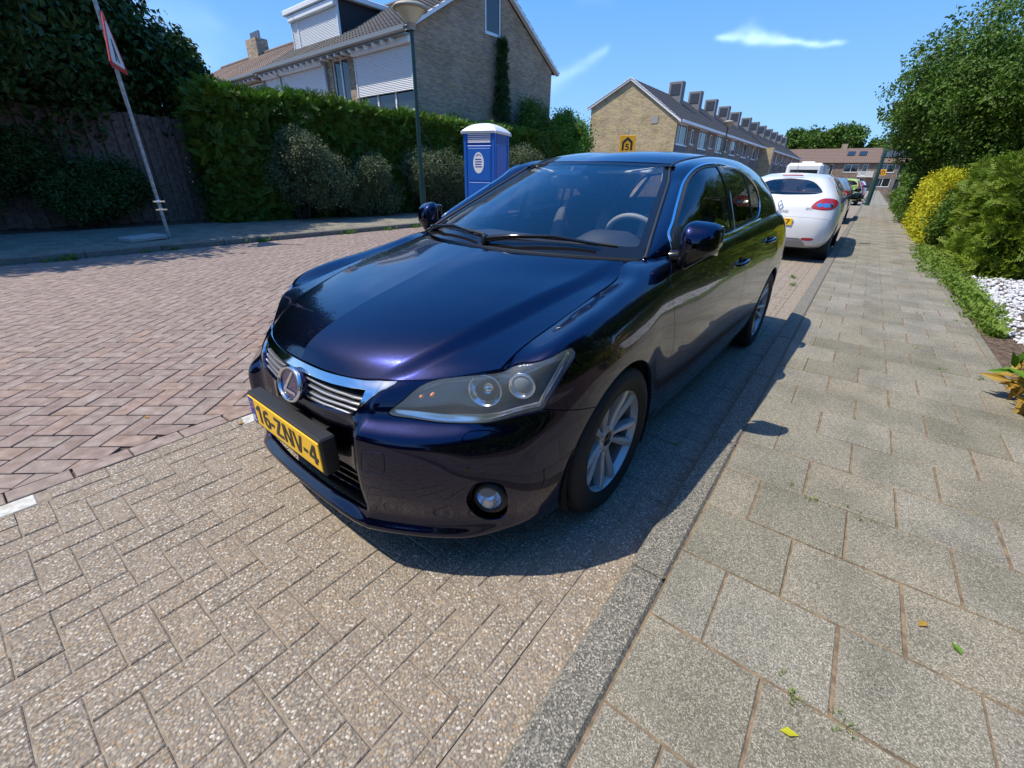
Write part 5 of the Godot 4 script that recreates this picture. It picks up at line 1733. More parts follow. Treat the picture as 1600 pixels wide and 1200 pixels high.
func spray_clump(count: int, radius: float, ln: float) -> ArrayMesh:
	# flat feathery conifer sprays: a rib with thin side shoots
	var mb := MB.new()
	mb.has_c = true
	for k in count:
		var d := (rand_dir() + Vector3(0, 0.45, 0)).normalized()
		var c := rand_dir() * radius * 0.5
		var side := d.cross(rand_dir()).normalized()
		var g := rng.randf_range(0.7, 1.15)
		var l := ln * rng.randf_range(0.7, 1.2)
		for j in 5:
			var w := j / 4.0
			var at := c + d * l * (0.15 + 0.7 * w)
			for s in [-1.0, 1.0]:
				var dir: Vector3 = (d * 0.8 + side * s * (0.9 - 0.4 * w)).normalized()
				var shoot: float = l * (0.42 - 0.2 * absf(w - 0.35))
				var nn := d.cross(side).normalized()
				var wide := dir.cross(nn).normalized() * shoot * 0.16
				var tip := Color(g * (1.0 + 0.25 * w), g * (1.0 + 0.2 * w), g)
				var i := mb.v.size()
				mb.vert(at, nn, tip); mb.vert(at + dir * shoot * 0.55 + wide, nn, tip); mb.vert(at + dir * shoot, nn, tip); mb.vert(at + dir * shoot * 0.55 - wide, nn, tip)
				mb.tri_i(i, i + 1, i + 2); mb.tri_i(i, i + 2, i + 3)
	return mb.mesh()

func foliage(called: String, m: Mesh, material: Material, spots: Array, size: float, parent: Node3D, spread := 0.3, stand := false) -> MultiMeshInstance3D:
	# spots: Vector3, or [Vector3, outward direction]
	var where := []
	var tints := []
	for s in spots:
		var at: Vector3 = s[0] if s is Array else s
		var b := Basis(rand_dir(), rng.randf() * TAU)
		if stand: b = Basis(Vector3.UP, rng.randf() * TAU) * Basis(Vector3.RIGHT, rng.randf_range(-0.4, 0.4))
		if s is Array and s.size() > 1:
			var out: Vector3 = (s[1] + rand_dir() * 0.5).normalized()
			var q := out.cross(rand_dir()).normalized()
			b = Basis(q, out, q.cross(out)) * Basis(Vector3.UP, rng.randf() * TAU)
		where.append(Transform3D(b.scaled(Vector3.ONE * size * rng.randf_range(1.0 - spread, 1.0 + spread)), at))
		var g := rng.randf_range(0.78, 1.15)
		tints.append(Color(g * rng.randf_range(0.9, 1.1), g, g * rng.randf_range(0.8, 1.1)))
	var o := many(called, m, material, where, tints, parent)
	o.set_meta("kind", "stuff")
	return o

func crown_spots(centre: Vector3, half: Vector3, count: int, sd: int, lobes := 9, fill := 0.5) -> Array:
	# uneven crown: several overlapping lobes, spots mostly near their skins
	var r := RandomNumberGenerator.new()
	r.seed = sd
	var blobs := []
	for k in lobes:
		var d := Vector3(r.randfn(), r.randfn() * 0.8, r.randfn()).normalized()
		var c := centre + d * half * r.randf_range(0.35, 0.72)
		blobs.append([c, half * r.randf_range(0.34, 0.58)])
	blobs.append([centre, half * 0.62])
	var out := []
	var tries := 0
	while out.size() < count and tries < count * 6:
		tries += 1
		var b: Array = blobs[r.randi() % blobs.size()]
		var d := Vector3(r.randfn(), r.randfn(), r.randfn()).normalized()
		var rad := pow(r.randf(), fill) * r.randf_range(0.88, 1.12)
		var q: Vector3 = b[0] + d * b[1] * rad
		var deep := false
		if rad > 0.75:
			for o in blobs:
				if o != b and ((q - o[0]) / o[1]).length() < 0.55: deep = true; break
		if not deep: out.append([q, d])
	return out

func limbs(base: Vector3, top: Vector3, radius: float, spots: Array, count: int, parent: Node3D, called := "trunk") -> void:
	var mb := MB.new()
	var path := []
	var rad := []
	for k in 7:
		var w := k / 6.0
		path.append(base.lerp(top, w) + Vector3(sin(w * 5.0 + base.x) * 0.12, 0, cos(w * 4.0 + base.z) * 0.12) * w)
		rad.append(radius * (1.15 - 0.75 * w) * (1.25 if k == 0 else 1.0))
	mb.tube(path, rad, 10)
	for k in count:
		var s = spots[(k * 37) % spots.size()]
		var end: Vector3 = s[0]
		var w := clampf(0.45 + 0.1 * (k % 6), 0.0, 0.95)
		var from := base.lerp(top, w)
		var mid := from.lerp(end, 0.5) + Vector3(0, 0.12 * from.distance_to(end), 0)
		mb.tube([from, mid, end], [radius * 0.42 * (1.2 - w), radius * 0.24 * (1.2 - w), radius * 0.06], 6)
	put(called, mb, M.bark, parent)

func tree(called: String, label: String, at: Vector3, crown_mid: Vector3, half: Vector3, clump: Mesh, material: Material, count: int, size: float, sd: int, trunk := 0.2, lobes := 9, group := "") -> Node3D:
	var t := thing(called, label, "tree", at, 0.0, group)
	var spots := crown_spots(crown_mid - at, half, count, sd, lobes)
	limbs(Vector3(0, -0.1, 0), Vector3((crown_mid.x - at.x) * 0.6, crown_mid.y - at.y, (crown_mid.z - at.z) * 0.6), trunk, spots, 16, t)
	foliage("crown", clump, material, spots, size, t)
	return t

func box_spots(lo: Vector3, hi: Vector3, per_m2: float, noise: FastNoiseLite, wob: float, faces := [true, true, true, true, true]) -> Array:
	# spots over the skin of a hedge: +x, -x, +z, -z, top; the skin bulges in and out
	var out := []
	var s := hi - lo
	var put_face := func(count: int, o: Vector3, a: Vector3, b: Vector3, n: Vector3):
		for k in count:
			var u := rng.randf()
			var w := rng.randf()
			var q: Vector3 = o + a * u + b * w
			var d := noise.get_noise_3dv(q * 60.0) * wob + noise.get_noise_3dv(q * 260.0) * wob * 0.6
			# rounded shoulders
			var edge := 0.0
			if n.y < 0.5: edge = -0.35 * wob * smoothstep(0.8, 1.0, w)
			out.append([q + n * (d + edge + rng.randf_range(-0.10, 0.03)), (n + Vector3(0, 0.35, 0)).normalized()])
	if faces[0]: put_face.call(int(s.y * s.z * per_m2), Vector3(hi.x, lo.y, lo.z), Vector3(0, 0, s.z), Vector3(0, s.y, 0), Vector3.RIGHT)
	if faces[1]: put_face.call(int(s.y * s.z * per_m2), lo, Vector3(0, 0, s.z), Vector3(0, s.y, 0), Vector3.LEFT)
	if faces[2]: put_face.call(int(s.y * s.x * per_m2), Vector3(lo.x, lo.y, hi.z), Vector3(s.x, 0, 0), Vector3(0, s.y, 0), Vector3.BACK)
	if faces[3]: put_face.call(int(s.y * s.x * per_m2), lo, Vector3(s.x, 0, 0), Vector3(0, s.y, 0), Vector3.FORWARD)
	if faces[4]: put_face.call(int(s.z * s.x * per_m2), Vector3(lo.x, hi.y, lo.z), Vector3(s.x, 0, 0), Vector3(0, 0, s.z), Vector3.UP)
	return out

func twigs(lo: Vector3, hi: Vector3, count: int, parent: Node3D, inner := 0.22) -> void:
	# the woody inside of a hedge: crossing stems and a dense dead core
	var mb := MB.new()
	for k in count:
		var a := Vector3(rng.randf_range(lo.x, hi.x), lo.y, rng.randf_range(lo.z, hi.z))
		var b := Vector3(clampf(a.x + rng.randf_range(-0.5, 0.5), lo.x, hi.x), hi.y - rng.randf_range(0.0, 0.3), clampf(a.z + rng.randf_range(-0.5, 0.5), lo.z, hi.z))
		mb.tube([a, a.lerp(b, 0.5) + Vector3(rng.randf_range(-0.1, 0.1), 0, rng.randf_range(-0.1, 0.1)), b], [0.03, 0.018, 0.006], 5)
	var i := Vector3(inner, 0, inner)
	if hi.x - lo.x > inner * 2.2 and hi.z - lo.z > inner * 2.2: mb.box(lo + i, hi - i - Vector3(0, inner, 0))
	put("stems", mb, M.twig, parent)

func hedge(called: String, label: String, category: String, lo: Vector3, hi: Vector3, clump: Mesh, material: Material, per_m2: float, size: float, sd: int, wob := 0.16, faces := [true, true, true, true, true], group := "") -> Node3D:
	var base := Vector3((lo.x + hi.x) * 0.5, lo.y, (lo.z + hi.z) * 0.5)
	var t := thing(called, label, category, base, 0.0, group)
	var noise := FastNoiseLite.new()
	noise.seed = sd
	noise.frequency = 0.011
	var spots := box_spots(lo - base, hi - base, per_m2, noise, wob, faces)
	twigs(lo - base + Vector3(0.08, 0, 0.08), hi - base - Vector3(0.08, 0.1, 0.08), 12, t)
	foliage("foliage", clump, material, spots, size, t)
	return t

func shrub(called: String, label: String, at: Vector3, half: Vector3, clump: Mesh, material: Material, count: int, size: float, sd: int, group := "", lobes := 7) -> Node3D:
	var t := thing(called, label, "shrub", at, 0.0, group)
	var spots := crown_spots(Vector3(0, half.y * 0.95, 0), half, count, sd, lobes, 0.42)
	var kept := []
	for s in spots:
		if s[0].y > 0.02: kept.append(s)
	var mb := MB.new()
	for k in 14:
		var e: Vector3 = kept[(k * 41) % kept.size()][0]
		var a := Vector3(rng.randf_range(-0.15, 0.15), -0.05, rng.randf_range(-0.15, 0.15)) * half.x
		mb.tube([a, a.lerp(e, 0.55) + Vector3(0, 0.15 * half.y, 0), e], [0.022, 0.014, 0.004], 5)
	put("stems", mb, M.twig, t)
	foliage("foliage", clump, material, kept, size, t)
	return t

func build_plants() -> void:
	plant_materials()
	var broad := leaf_clump(22, 0.26, 0.14, 0.085)
	var leafy := leaf_clump(40, 0.25, 0.095, 0.06)
	var small := leaf_clump(40, 0.17, 0.062, 0.036, 0.0)
	var tiny := leaf_clump(46, 0.15, 0.042, 0.022, -0.1)
	var spray := spray_clump(9, 0.14, 0.20)
	# ---- across the road: tall dark tree, boundary hedge, grey shrubs
	tree("broadleaf_tree", "big dark green leafy tree filling the upper left corner", Vector3(-14.3, 0.08, 0.4), Vector3(-13.1, 5.3, 1.1), Vector3(3.6, 4.2, 5.0), broad, M.leaf_dark, 10500, 1.12, 101, 0.28, 17)
	tree("small_tree", "dark young tree above the right end of the plank fence", Vector3(-13.5, 0.08, -3.4), Vector3(-13.5, 3.5, -3.5), Vector3(1.2, 1.7, 1.35), broad, M.leaf_dark, 1100, 0.9, 115, 0.1, 7)
	shrub("broadleaf_shrub", "dark leafy bush at the foot of the big tree left of the fence", Vector3(-12.4, 0.08, 0.9), Vector3(1.0, 1.15, 1.9), small, M.leaf_dark, 1500, 1.25, 102)
	shrub("broadleaf_shrub", "low dark bush behind the leaning sign pole", Vector3(-12.15, 0.08, -1.2), Vector3(0.8, 0.75, 1.1), small, M.leaf_dark, 900, 1.2, 103)
	shrub("broadleaf_shrub", "dark bush at the left edge of the far pavement", Vector3(-12.6, 0.08, 3.4), Vector3(1.1, 1.35, 1.7), small, M.leaf_dark, 1500, 1.3, 113)
	hedge("boundary_hedge", "dark overgrown hedge behind the plank fence", "hedge", Vector3(-16.5, 0.08, -4.0), Vector3(-15.0, 2.6, 7.0), broad, M.leaf_dark, 38.0, 1.0, 114, 0.3, [true, false, false, true, true])
	hedge("conifer_hedge", "tall clipped conifer hedge in front of the shuttered house", "hedge", Vector3(-12.2, 0.08, -18.6), Vector3(-11.2, 2.95, -3.4), spray, M.leaf_hedge, 95.0, 1.15, 104, 0.2, [true, false, true, false, true])
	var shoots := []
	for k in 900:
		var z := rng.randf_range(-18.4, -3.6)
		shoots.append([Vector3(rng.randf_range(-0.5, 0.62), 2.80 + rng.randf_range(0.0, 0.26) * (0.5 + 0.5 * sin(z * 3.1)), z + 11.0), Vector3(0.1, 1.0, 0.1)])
	foliage("sun_tinted_new_shoots", spray, M.leaf_lime, shoots, 0.85, get_node("conifer_hedge"))  # fresh sprigs in lime, which also puts the sunlit top into the colour
	shrub("cotoneaster_shrub", "grey-green arching shrub with straggly twigs left of the lamp post", Vector3(-10.9, 0.08, -5.2), Vector3(1.15, 1.28, 1.3), tiny, M.leaf_grey, 1700, 1.35, 105, "shrubs in front of the hedge", 9)
	shrub("cotoneaster_shrub", "low dense grey-green shrub just left of the lamp post foot", Vector3(-10.75, 0.08, -7.1), Vector3(1.0, 0.95, 1.1), tiny, M.leaf_grey, 1300, 1.3, 106, "shrubs in front of the hedge", 8)
	shrub("cotoneaster_shrub", "grey-green shrub between the lamp post and the blue toilet cabin", Vector3(-10.6, 0.08, -9.9), Vector3(1.05, 1.22, 1.45), tiny, M.leaf_grey, 1700, 1.35, 107, "shrubs in front of the hedge", 9)
	shrub("cotoneaster_shrub", "grey-green shrub behind the blue cabin, seen over the car roof", Vector3(-10.6, 0.08, -14.2), Vector3(1.1, 1.25, 2.4), tiny, M.leaf_grey, 1900, 1.5, 108, "shrubs in front of the hedge", 9)
	shrub("cotoneaster_shrub", "dark shrub at the hedge corner beside the wooden fence", Vector3(-12.0, 0.08, -3.9), Vector3(0.75, 1.35, 0.9), tiny, M.leaf_dark, 1200, 1.5, 109, "shrubs in front of the hedge", 8)
	shrub("garden_shrub", "bright green bush rising above the hedge against the brick gable", Vector3(-12.9, 0.08, -13.6), Vector3(0.9, 1.95, 0.9), small, M.leaf_lime, 900, 1.3, 110)
	tree("small_tree", "loose yellow-green young tree left of the yellow brick gable", Vector3(-11.2, 0.08, -20.2), Vector3(-11.2, 2.7, -20.2), Vector3(1.7, 1.75, 1.9), small, M.leaf_lime, 1500, 1.7, 111, 0.09, 8)
	tree("small_tree", "dark green young tree between hedge end and yellow-green tree", Vector3(-12.2, 0.08, -17.6), Vector3(-12.2, 2.6, -17.6), Vector3(1.2, 1.6, 1.2), small, M.leaf_oak, 1000, 1.5, 112, 0.09, 7)
	# slim dark conifer against the gable
	var t := thing("slender_conifer", "slim dark conifer growing against the brown brick gable", "tree", Vector3(-12.65, 0.08, -16.1))
	var spots := []
	for k in 620:
		var h := rng.randf_range(1.2, 6.4)
		var r := 0.10 + 0.52 * (1.0 - (h - 1.2) / 5.2) * (0.55 + 0.45 * absf(sin(h * 4.2)))
		var a := rng.randf() * TAU
		var rr := r * pow(rng.randf(), 0.4)
		spots.append([Vector3(cos(a) * rr, h - rr * 0.5, sin(a) * rr), Vector3(cos(a), -0.3, sin(a))])
	var mb := MB.new()
	mb.tube([Vector3.ZERO, Vector3(0, 3, 0.03), Vector3(0, 6.4, 0)], [0.08, 0.05, 0.01], 8)
	put("trunk", mb, M.bark, t)
	foliage("crown", spray, M.leaf_dark, spots, 0.8, t)
	# ---- near side gardens
	hedge("conifer_hedge", "bright green conifer hedge beside the white gravel on the right", "hedge", Vector3(2.95, 0.08, -11.6), Vector3(6.6, 1.50, -7.6), spray, M.leaf_thuja, 170.0, 0.92, 121, 0.13, [false, true, true, false, true])
	hedge("golden_bush", "bright yellow rounded bush overhanging the pavement", "bush", Vector3(2.62, 0.08, -17.0), Vector3(3.9, 1.38, -11.5), small, M.leaf_yellow, 120.0, 0.95, 122, 0.16, [false, true, true, true, true])
	shrub("green_bush", "mid green bush wedged between the yellow bush and conifer hedge", Vector3(2.95, 0.08, -11.3), Vector3(0.5, 0.74, 0.6), small, M.leaf_oak, 420, 0.85, 123)
	shrub("low_bush", "low dark green clipped bush before the yellow bush", Vector3(2.75, 0.08, -18.6), Vector3(0.45, 0.45, 1.0), small, M.leaf_hedge, 420, 0.9, 124)
	hedge("ivy_hedge", "tall dark overgrown hedge further along the pavement", "hedge", Vector3(2.75, 0.08, -32.0), Vector3(4.4, 2.3, -19.5), leafy, M.leaf_oak, 40.0, 0.95, 125, 0.35, [false, true, true, true, true])
	shrub("low_bush", "small round bush at the far pavement edge", Vector3(2.9, 0.08, -34.5), Vector3(0.7, 0.55, 1.6), small, M.leaf_hedge, 400, 1.2, 126)
	tree("broadleaf_tree", "big green broadleaf tree on the right overhanging the hedges", Vector3(6.4, 0.08, -14.2), Vector3(5.9, 4.0, -13.6), Vector3(3.1, 3.0, 3.4), leafy, M.leaf_oak, 5200, 0.86, 127, 0.24, 14)
	tree("broadleaf_tree", "green tree with drooping branches above the far pavement", Vector3(4.6, 0.08, -19.5), Vector3(3.9, 3.3, -18.6), Vector3(2.75, 2.7, 3.4), leafy, M.leaf_oak, 4400, 0.95, 128, 0.2, 12)
	tree("broadleaf_tree", "tall tree at the right edge rising out of the picture", Vector3(8.6, 0.08, -8.6), Vector3(7.4, 4.9, -9.2), Vector3(2.6, 3.1, 2.6), leafy, M.leaf_oak, 3600, 0.85, 129, 0.22, 11)
	# further gardens beside and behind the camera, mirrored in the paint
	hedge("garden_hedge", "green garden hedge along the pavement beyond the right edge", "hedge", Vector3(3.6, 0.08, -3.0), Vector3(4.6, 1.65, 7.5), broad, M.leaf_hedge, 45.0, 0.75, 130, 0.22, [false, true, true, true, true])
	tree("broadleaf_tree", "garden tree behind the hedge beyond the right edge", Vector3(7.5, 0.08, 4.0), Vector3(7.5, 4.2, 4.0), Vector3(2.4, 2.4, 2.6), broad, M.leaf_oak, 2200, 1.0, 131, 0.2, 9)
	var hid := 0
	for d in [[6.2, -1.6, 4.0, 2.6, "garden tree close to the near pavement beyond the right edge"], [5.9, 8.6, 4.2, 2.8, "street tree behind the camera on the right"], [-1.5, 15.5, 4.6, 3.2, "broad tree behind the camera across the side road"], [-7.5, 16.5, 4.4, 3.2, "broad tree behind the camera on the left"]]:
		tree("broadleaf_tree", d[4], Vector3(d[0], 0.08, d[1]), Vector3(d[0], d[2], d[1]), Vector3(d[3], 2.9, d[3]), broad, M.leaf_oak, 2100, 1.15, 150 + hid, 0.22, 10)
		hid += 1
	hedge("boundary_hedge", "dark hedge behind the camera across the side road", "hedge", Vector3(-12.0, 0.0, 13.5), Vector3(6.0, 1.9, 14.6), broad, M.leaf_dark, 30.0, 0.9, 160, 0.25, [false, false, false, true, true])
	# yellow-orange leafed plant on the soil at the right edge
	t = thing("variegated_plant", "low plant with orange and yellow-green leaves at the right edge", "plant", Vector3(2.72, 0.08, -2.15))
	mb = MB.new()
	spots = []
	for k in 34:
		var a := rng.randf() * TAU
		var e := Vector3(cos(a) * rng.randf_range(0.12, 0.50), rng.randf_range(0.12, 0.80), sin(a) * rng.randf_range(0.12, 0.6))
		mb.tube([Vector3(rng.randf_range(-0.05, 0.05), -0.03, rng.randf_range(-0.05, 0.05)), e * 0.5 + Vector3(0, 0.08, 0), e], [0.008, 0.006, 0.003], 5)
		for j in 8: spots.append(e * rng.randf_range(0.5, 1.05) + rand_dir() * 0.04)
	put("stems", mb, M.twig, t)
	var leaves := leaf_clump(7, 0.07, 0.105, 0.05, 0.2)
	var rust := []
	var green := []
	for k in spots.size(): (rust if k % 3 else green).append(spots[k])
	foliage("foliage", leaves, M.leaf_rust, rust, 0.95, t)
	foliage("green_foliage", leaves, M.leaf_lime, green, 0.95, t)
	# far trees over the roofs at the street's end
	var far := leaf_clump(26, 0.9, 0.55, 0.40)
	var k := 0
	for d in [[-14.2, -133, 5.0, 12.2, "round dark green tree above the far roofs, leftmost of three"], [-6.0, -134, 4.6, 12.0, "round dark green tree above the far roofs, middle of three"], [1.5, -136, 4.4, 10.2, "lower round tree above the far roofs, rightmost of three"]]:
		tree("distant_tree", d[4], Vector3(d[0], 0, d[1]), Vector3(d[0], d[3] - 2.6, d[1]), Vector3(d[2], 3.9, d[2]), far, M.leaf_oak, 520, 1.0, 140 + k, 0.4, 9, "trees beyond the far houses")
		k += 1
	verge()

func blade_tuft(count: int, tall: float, wide: float) -> MB:
	var mb := MB.new()
	mb.has_c = true
	for k in count:
		var a := rng.randf() * TAU
		var o := Vector3(cos(a), 0, sin(a)) * rng.randf() * wide
		var lean := Vector3(cos(a), 0, sin(a)) * rng.randf_range(0.2, 0.9)
		var h := tall * rng.randf_range(0.5, 1.1)
		var g := rng.randf_range(0.75, 1.2)
		var side := Vector3(-sin(a), 0, cos(a)) * tall * 0.045
		var m := o + (Vector3.UP + lean * 0.35) * h * 0.55
		var tip := o + (Vector3.UP * 0.85 + lean) * h
		mb.quad(o - side, m - side * 0.8, m + side * 0.8, o + side, Color(g, g, g * 0.8))
		mb.tri(m - side * 0.8, tip, m + side * 0.8, Color(g * 1.1, g * 1.1, g * 0.8))
	return mb

func verge() -> void:
	var tuft := blade_tuft(9, 0.06, 0.03)
	var herb := leaf_bunch(16, 0.055, 0.035, 0.018, -0.4)
	# strip of ground cover between pavement and gravel
	var g := []
	var h := []
	for k in 1700:
		var z := rng.randf_range(-11.5, -3.9)
		var mid := ramp([[-11.5, 2.62], [-9.5, 2.58], [-7.5, 2.62], [-6.0, 2.68], [-4.9, 2.66], [-3.9, 2.60]], z)
		var half := ramp([[-11.5, 0.10], [-9.0, 0.30], [-7.6, 0.30], [-6.0, 0.16], [-4.6, 0.16], [-3.9, 0.04]], z)
		var x := mid + rng.randfn(0.0, 0.5) * half
		if x < 2.28: continue
		var y := WALK_Y if x < GARDEN_X else 0.09
		var t := Transform3D(Basis(Vector3.UP, rng.randf() * TAU).scaled(Vector3.ONE * rng.randf_range(0.6, 1.3)), Vector3(x, y, z))
		(g if rng.randf() < 0.5 else h).append(t)
	var v := many("ground_cover", herb.mesh(), M.grass, h, [], self)
	v.set_meta("kind", "stuff")
	tag(v, "low green ground cover along the pavement edge", "ground cover")
	v = many("verge_grass", tuft.mesh(), M.grass, g, [], self)
	v.set_meta("kind", "stuff")
	tag(v, "short grass mixed into the strip along the pavement", "grass")
	# weeds in joints and gutters, each a thing
	var spots := []
	for w in [[1.598, 0.10, 0.501, "grass weed in a paving joint near the lower right"], [1.698, 0.10, 0.502, "small weed in a paving joint beside the yellow leaf"], [1.703, 0.10, -0.412, "sprig of weed at a paving joint corner"], [1.534, 0.10, -0.412, "sprig in the paving joint nearest the car shadow"], [2.145, 0.10, -2.55, "patch of weed in the pavement before the orange plant"], [2.32, 0.10, -2.55, "patch of weed in a joint nearest the orange plant"], [2.139, 0.10, -4.37, "tuft in the pavement joint right of the car's rear"], [2.40, 0.10, -4.25, "pale tuft in a joint near the ground cover"], [0.93, 0.0, -5.55, "weed in the parking strip between the two nearest cars"], [0.86, 0.0, -6.1, "weed in the parking strip close to the white car"]]: spots.append(w)
	for k in [1, 3, 5, 8, 10, 12, 14]:
		var z: float = [0.9, 0.2, -0.6, -1.1, -1.9, -2.6, -3.1, -3.6, -4.6, -5.3, -5.7, -6.1, -6.6, -7.0, -7.5, -8.2][k]
		spots.append([-8.07 + rng.randf_range(-0.02, 0.02), 0.0, z, "%s weed in the gutter under the far kerb, %s" % [["leafy", "low", "yellow-green", "ragged"][k % 4], ["nearest the left edge", "left of the sign pole", "just left of the sign pole", "before the sign pole", "right of the sign pole", "between sign pole and shrubs", "before the fence end", "before the hedge corner", "before the first shrub", "before the arching shrub", "right of the arching shrub", "before the low shrub", "left of the lamp post", "nearest the lamp post", "right of the lamp post", "beside the car's bonnet"][k]]])
	for w in spots:
		var big: bool = w[1] < 0.05
		var t := thing("weed", w[3], "weed", Vector3(w[0], w[1], w[2]), 0.0, "weeds in joints and gutters")
		var bl := MB.new()
		bl.has_c = true
		var st := MB.new()
		st.has_c = true
		for k in (9 if big else 4):
			var at := Transform3D(Basis(Vector3.UP, rng.randf() * TAU).scaled(Vector3.ONE * rng.randf_range(0.5, 1.1) * ((1.6 if w[0] < -2.0 else 0.6) if big else 0.45)), Vector3(rng.randfn(0, 0.03), 0, rng.randfn(0, (0.14 if w[0] < -2.0 else 0.05) if big else 0.03)))
			(bl if big else st).add(herb if big else tuft, at)
			if big and k < 5: st.add(tuft, at)
		if big: put("leaves", bl, M.leaf_lime, t)
		put("blades", st, M.grass, t)
	# fallen leaves
	var lf := MB.new()
	lf.has_c = true
	leaf(lf, Vector3(-0.02, 0.004, 0), Vector3(1, 0.06, 0), Vector3.UP, 0.042, 0.020, Color(1, 1, 1))
	for d in [[1.605, 0.10, 0.60, "bright yellow-green fallen leaf on the nearest paving", M.leaf_yellow, 0.4], [1.948, 0.10, 0.077, "small green fallen leaf on the paving at right", M.leaf_lime, 2.0], [1.878, 0.10, 0.04, "small reddish dry leaf on the paving at right", M.leaf_rust, 1.0], [2.03, 0.10, -3.05, "pale yellow leaf on the paving near the orange plant", M.leaf_yellow, 1.2], [-1.5, 0.0, 1.02, "orange dry leaf on the road clinkers near the strip", M.leaf_rust, 0.2], [-2.2, 0.0, 1.75, "orange dry leaf on the road clinkers at left", M.leaf_rust, 2.2], [-1.02, 0.0, 0.72, "small orange leaf beside the white marking stone", M.leaf_rust, 1.4], [0.95, 0.0, -0.62, "curled brown leaf in the car's shadow", M.leaf_rust, 0.9]]:
		var o := put("fallen_leaf" if used_names.get("fallen_leaf", 0) == 0 else "fallen_leaf_%03d" % used_names["fallen_leaf"], lf, d[4], self)
		used_names["fallen_leaf"] = used_names.get("fallen_leaf", 0) + 1
		o.transform = Transform3D(Basis(Vector3.UP, d[5]), Vector3(d[0], d[1], d[2]))
		tag(o, d[3], "leaf", "fallen leaves")
	# white gravel bed
	var stones := MB.new()
	stones.add(rounded_block(Vector3(0.5, 0.32, 0.42), 0.85, 7, 5))
	var where := []
	var tints := []
	for k in 5200:
		var z := rng.randf_range(-7.5, -3.6)
		var x := rng.randf_range(2.62, 5.2)
		if x < ramp([[-7.5, 2.86], [-6, 2.80], [-5, 2.76], [-4.2, 2.66], [-3.6, 2.75]], z): continue
		var s := rng.randf_range(0.022, 0.05)
		where.append(Transform3D(Basis(rand_dir(), rng.randf() * TAU).scaled(Vector3.ONE * s), Vector3(x, 0.088 + rng.randf_range(0.0, 0.02), z)))
		var c := rng.randf_range(0.62, 1.05)
		tints.append(Color(c, c, c * 1.02))
	var st := mat(lin(0.62, 0.63, 0.65), 0.8)
	st.vertex_color_use_as_albedo = true
	var gv := many("white_gravel", stones.mesh(), st, where, tints, self)
	gv.set_meta("kind", "stuff")
	tag(gv, "white gravel bed before the conifer hedge", "gravel")
# ---------------------------------------------------------------- buildings
func brick_image(base: Color, spread: float, mortar: Color, sd: int, height := false) -> ImageTexture:
	# running-bond brickwork for far walls: eight bricks by twenty-eight courses, 1.76 by 1.75 metres
	var r := RandomNumberGenerator.new()
	r.seed = sd
	var im := Image.create(512, 512, false, Image.FORMAT_RGB8)
	im.fill(Color(0.2, 0.2, 0.2) if height else mortar)
	for row in 28:
		var y0 := int(round(row * 512.0 / 28.0))
		var y1 := int(round((row + 1) * 512.0 / 28.0))
		for k in 9:
			var x0 := int(round((k - (0.5 if row % 2 else 0.0)) * 64.0))
			var g := 1.0 + r.randf_range(-spread, spread)
			var c := Color(base.r * g, base.g * g * r.randf_range(0.95, 1.03), base.b * g * r.randf_range(0.9, 1.05))
			if height: c = Color.WHITE * r.randf_range(0.75, 1.0)
			im.fill_rect(Rect2i(x0 + 2, y0 + 2, 60, y1 - y0 - 4), c)
	return ImageTexture.create_from_image(im)

func brick_mat(base: Color, spread: float, mortar: Color, sd: int) -> StandardMaterial3D:
	var m := mat(Color.WHITE, 0.9)
	m.albedo_texture = brick_image(base, spread, mortar, sd)
	triplanar(m, 0.5682)
	bump(m, brick_image(base, spread, mortar, sd, true), 0.35)
	m.detail_enabled = true
	m.detail_blend_mode = BaseMaterial3D.BLEND_MODE_MUL
	m.detail_uv_layer = BaseMaterial3D.DETAIL_UV_2
	m.detail_albedo = M.wall_stain
	m.uv2_triplanar = true
	m.uv2_world_triplanar = true
	m.uv2_scale = Vector3.ONE * 0.23
	return m

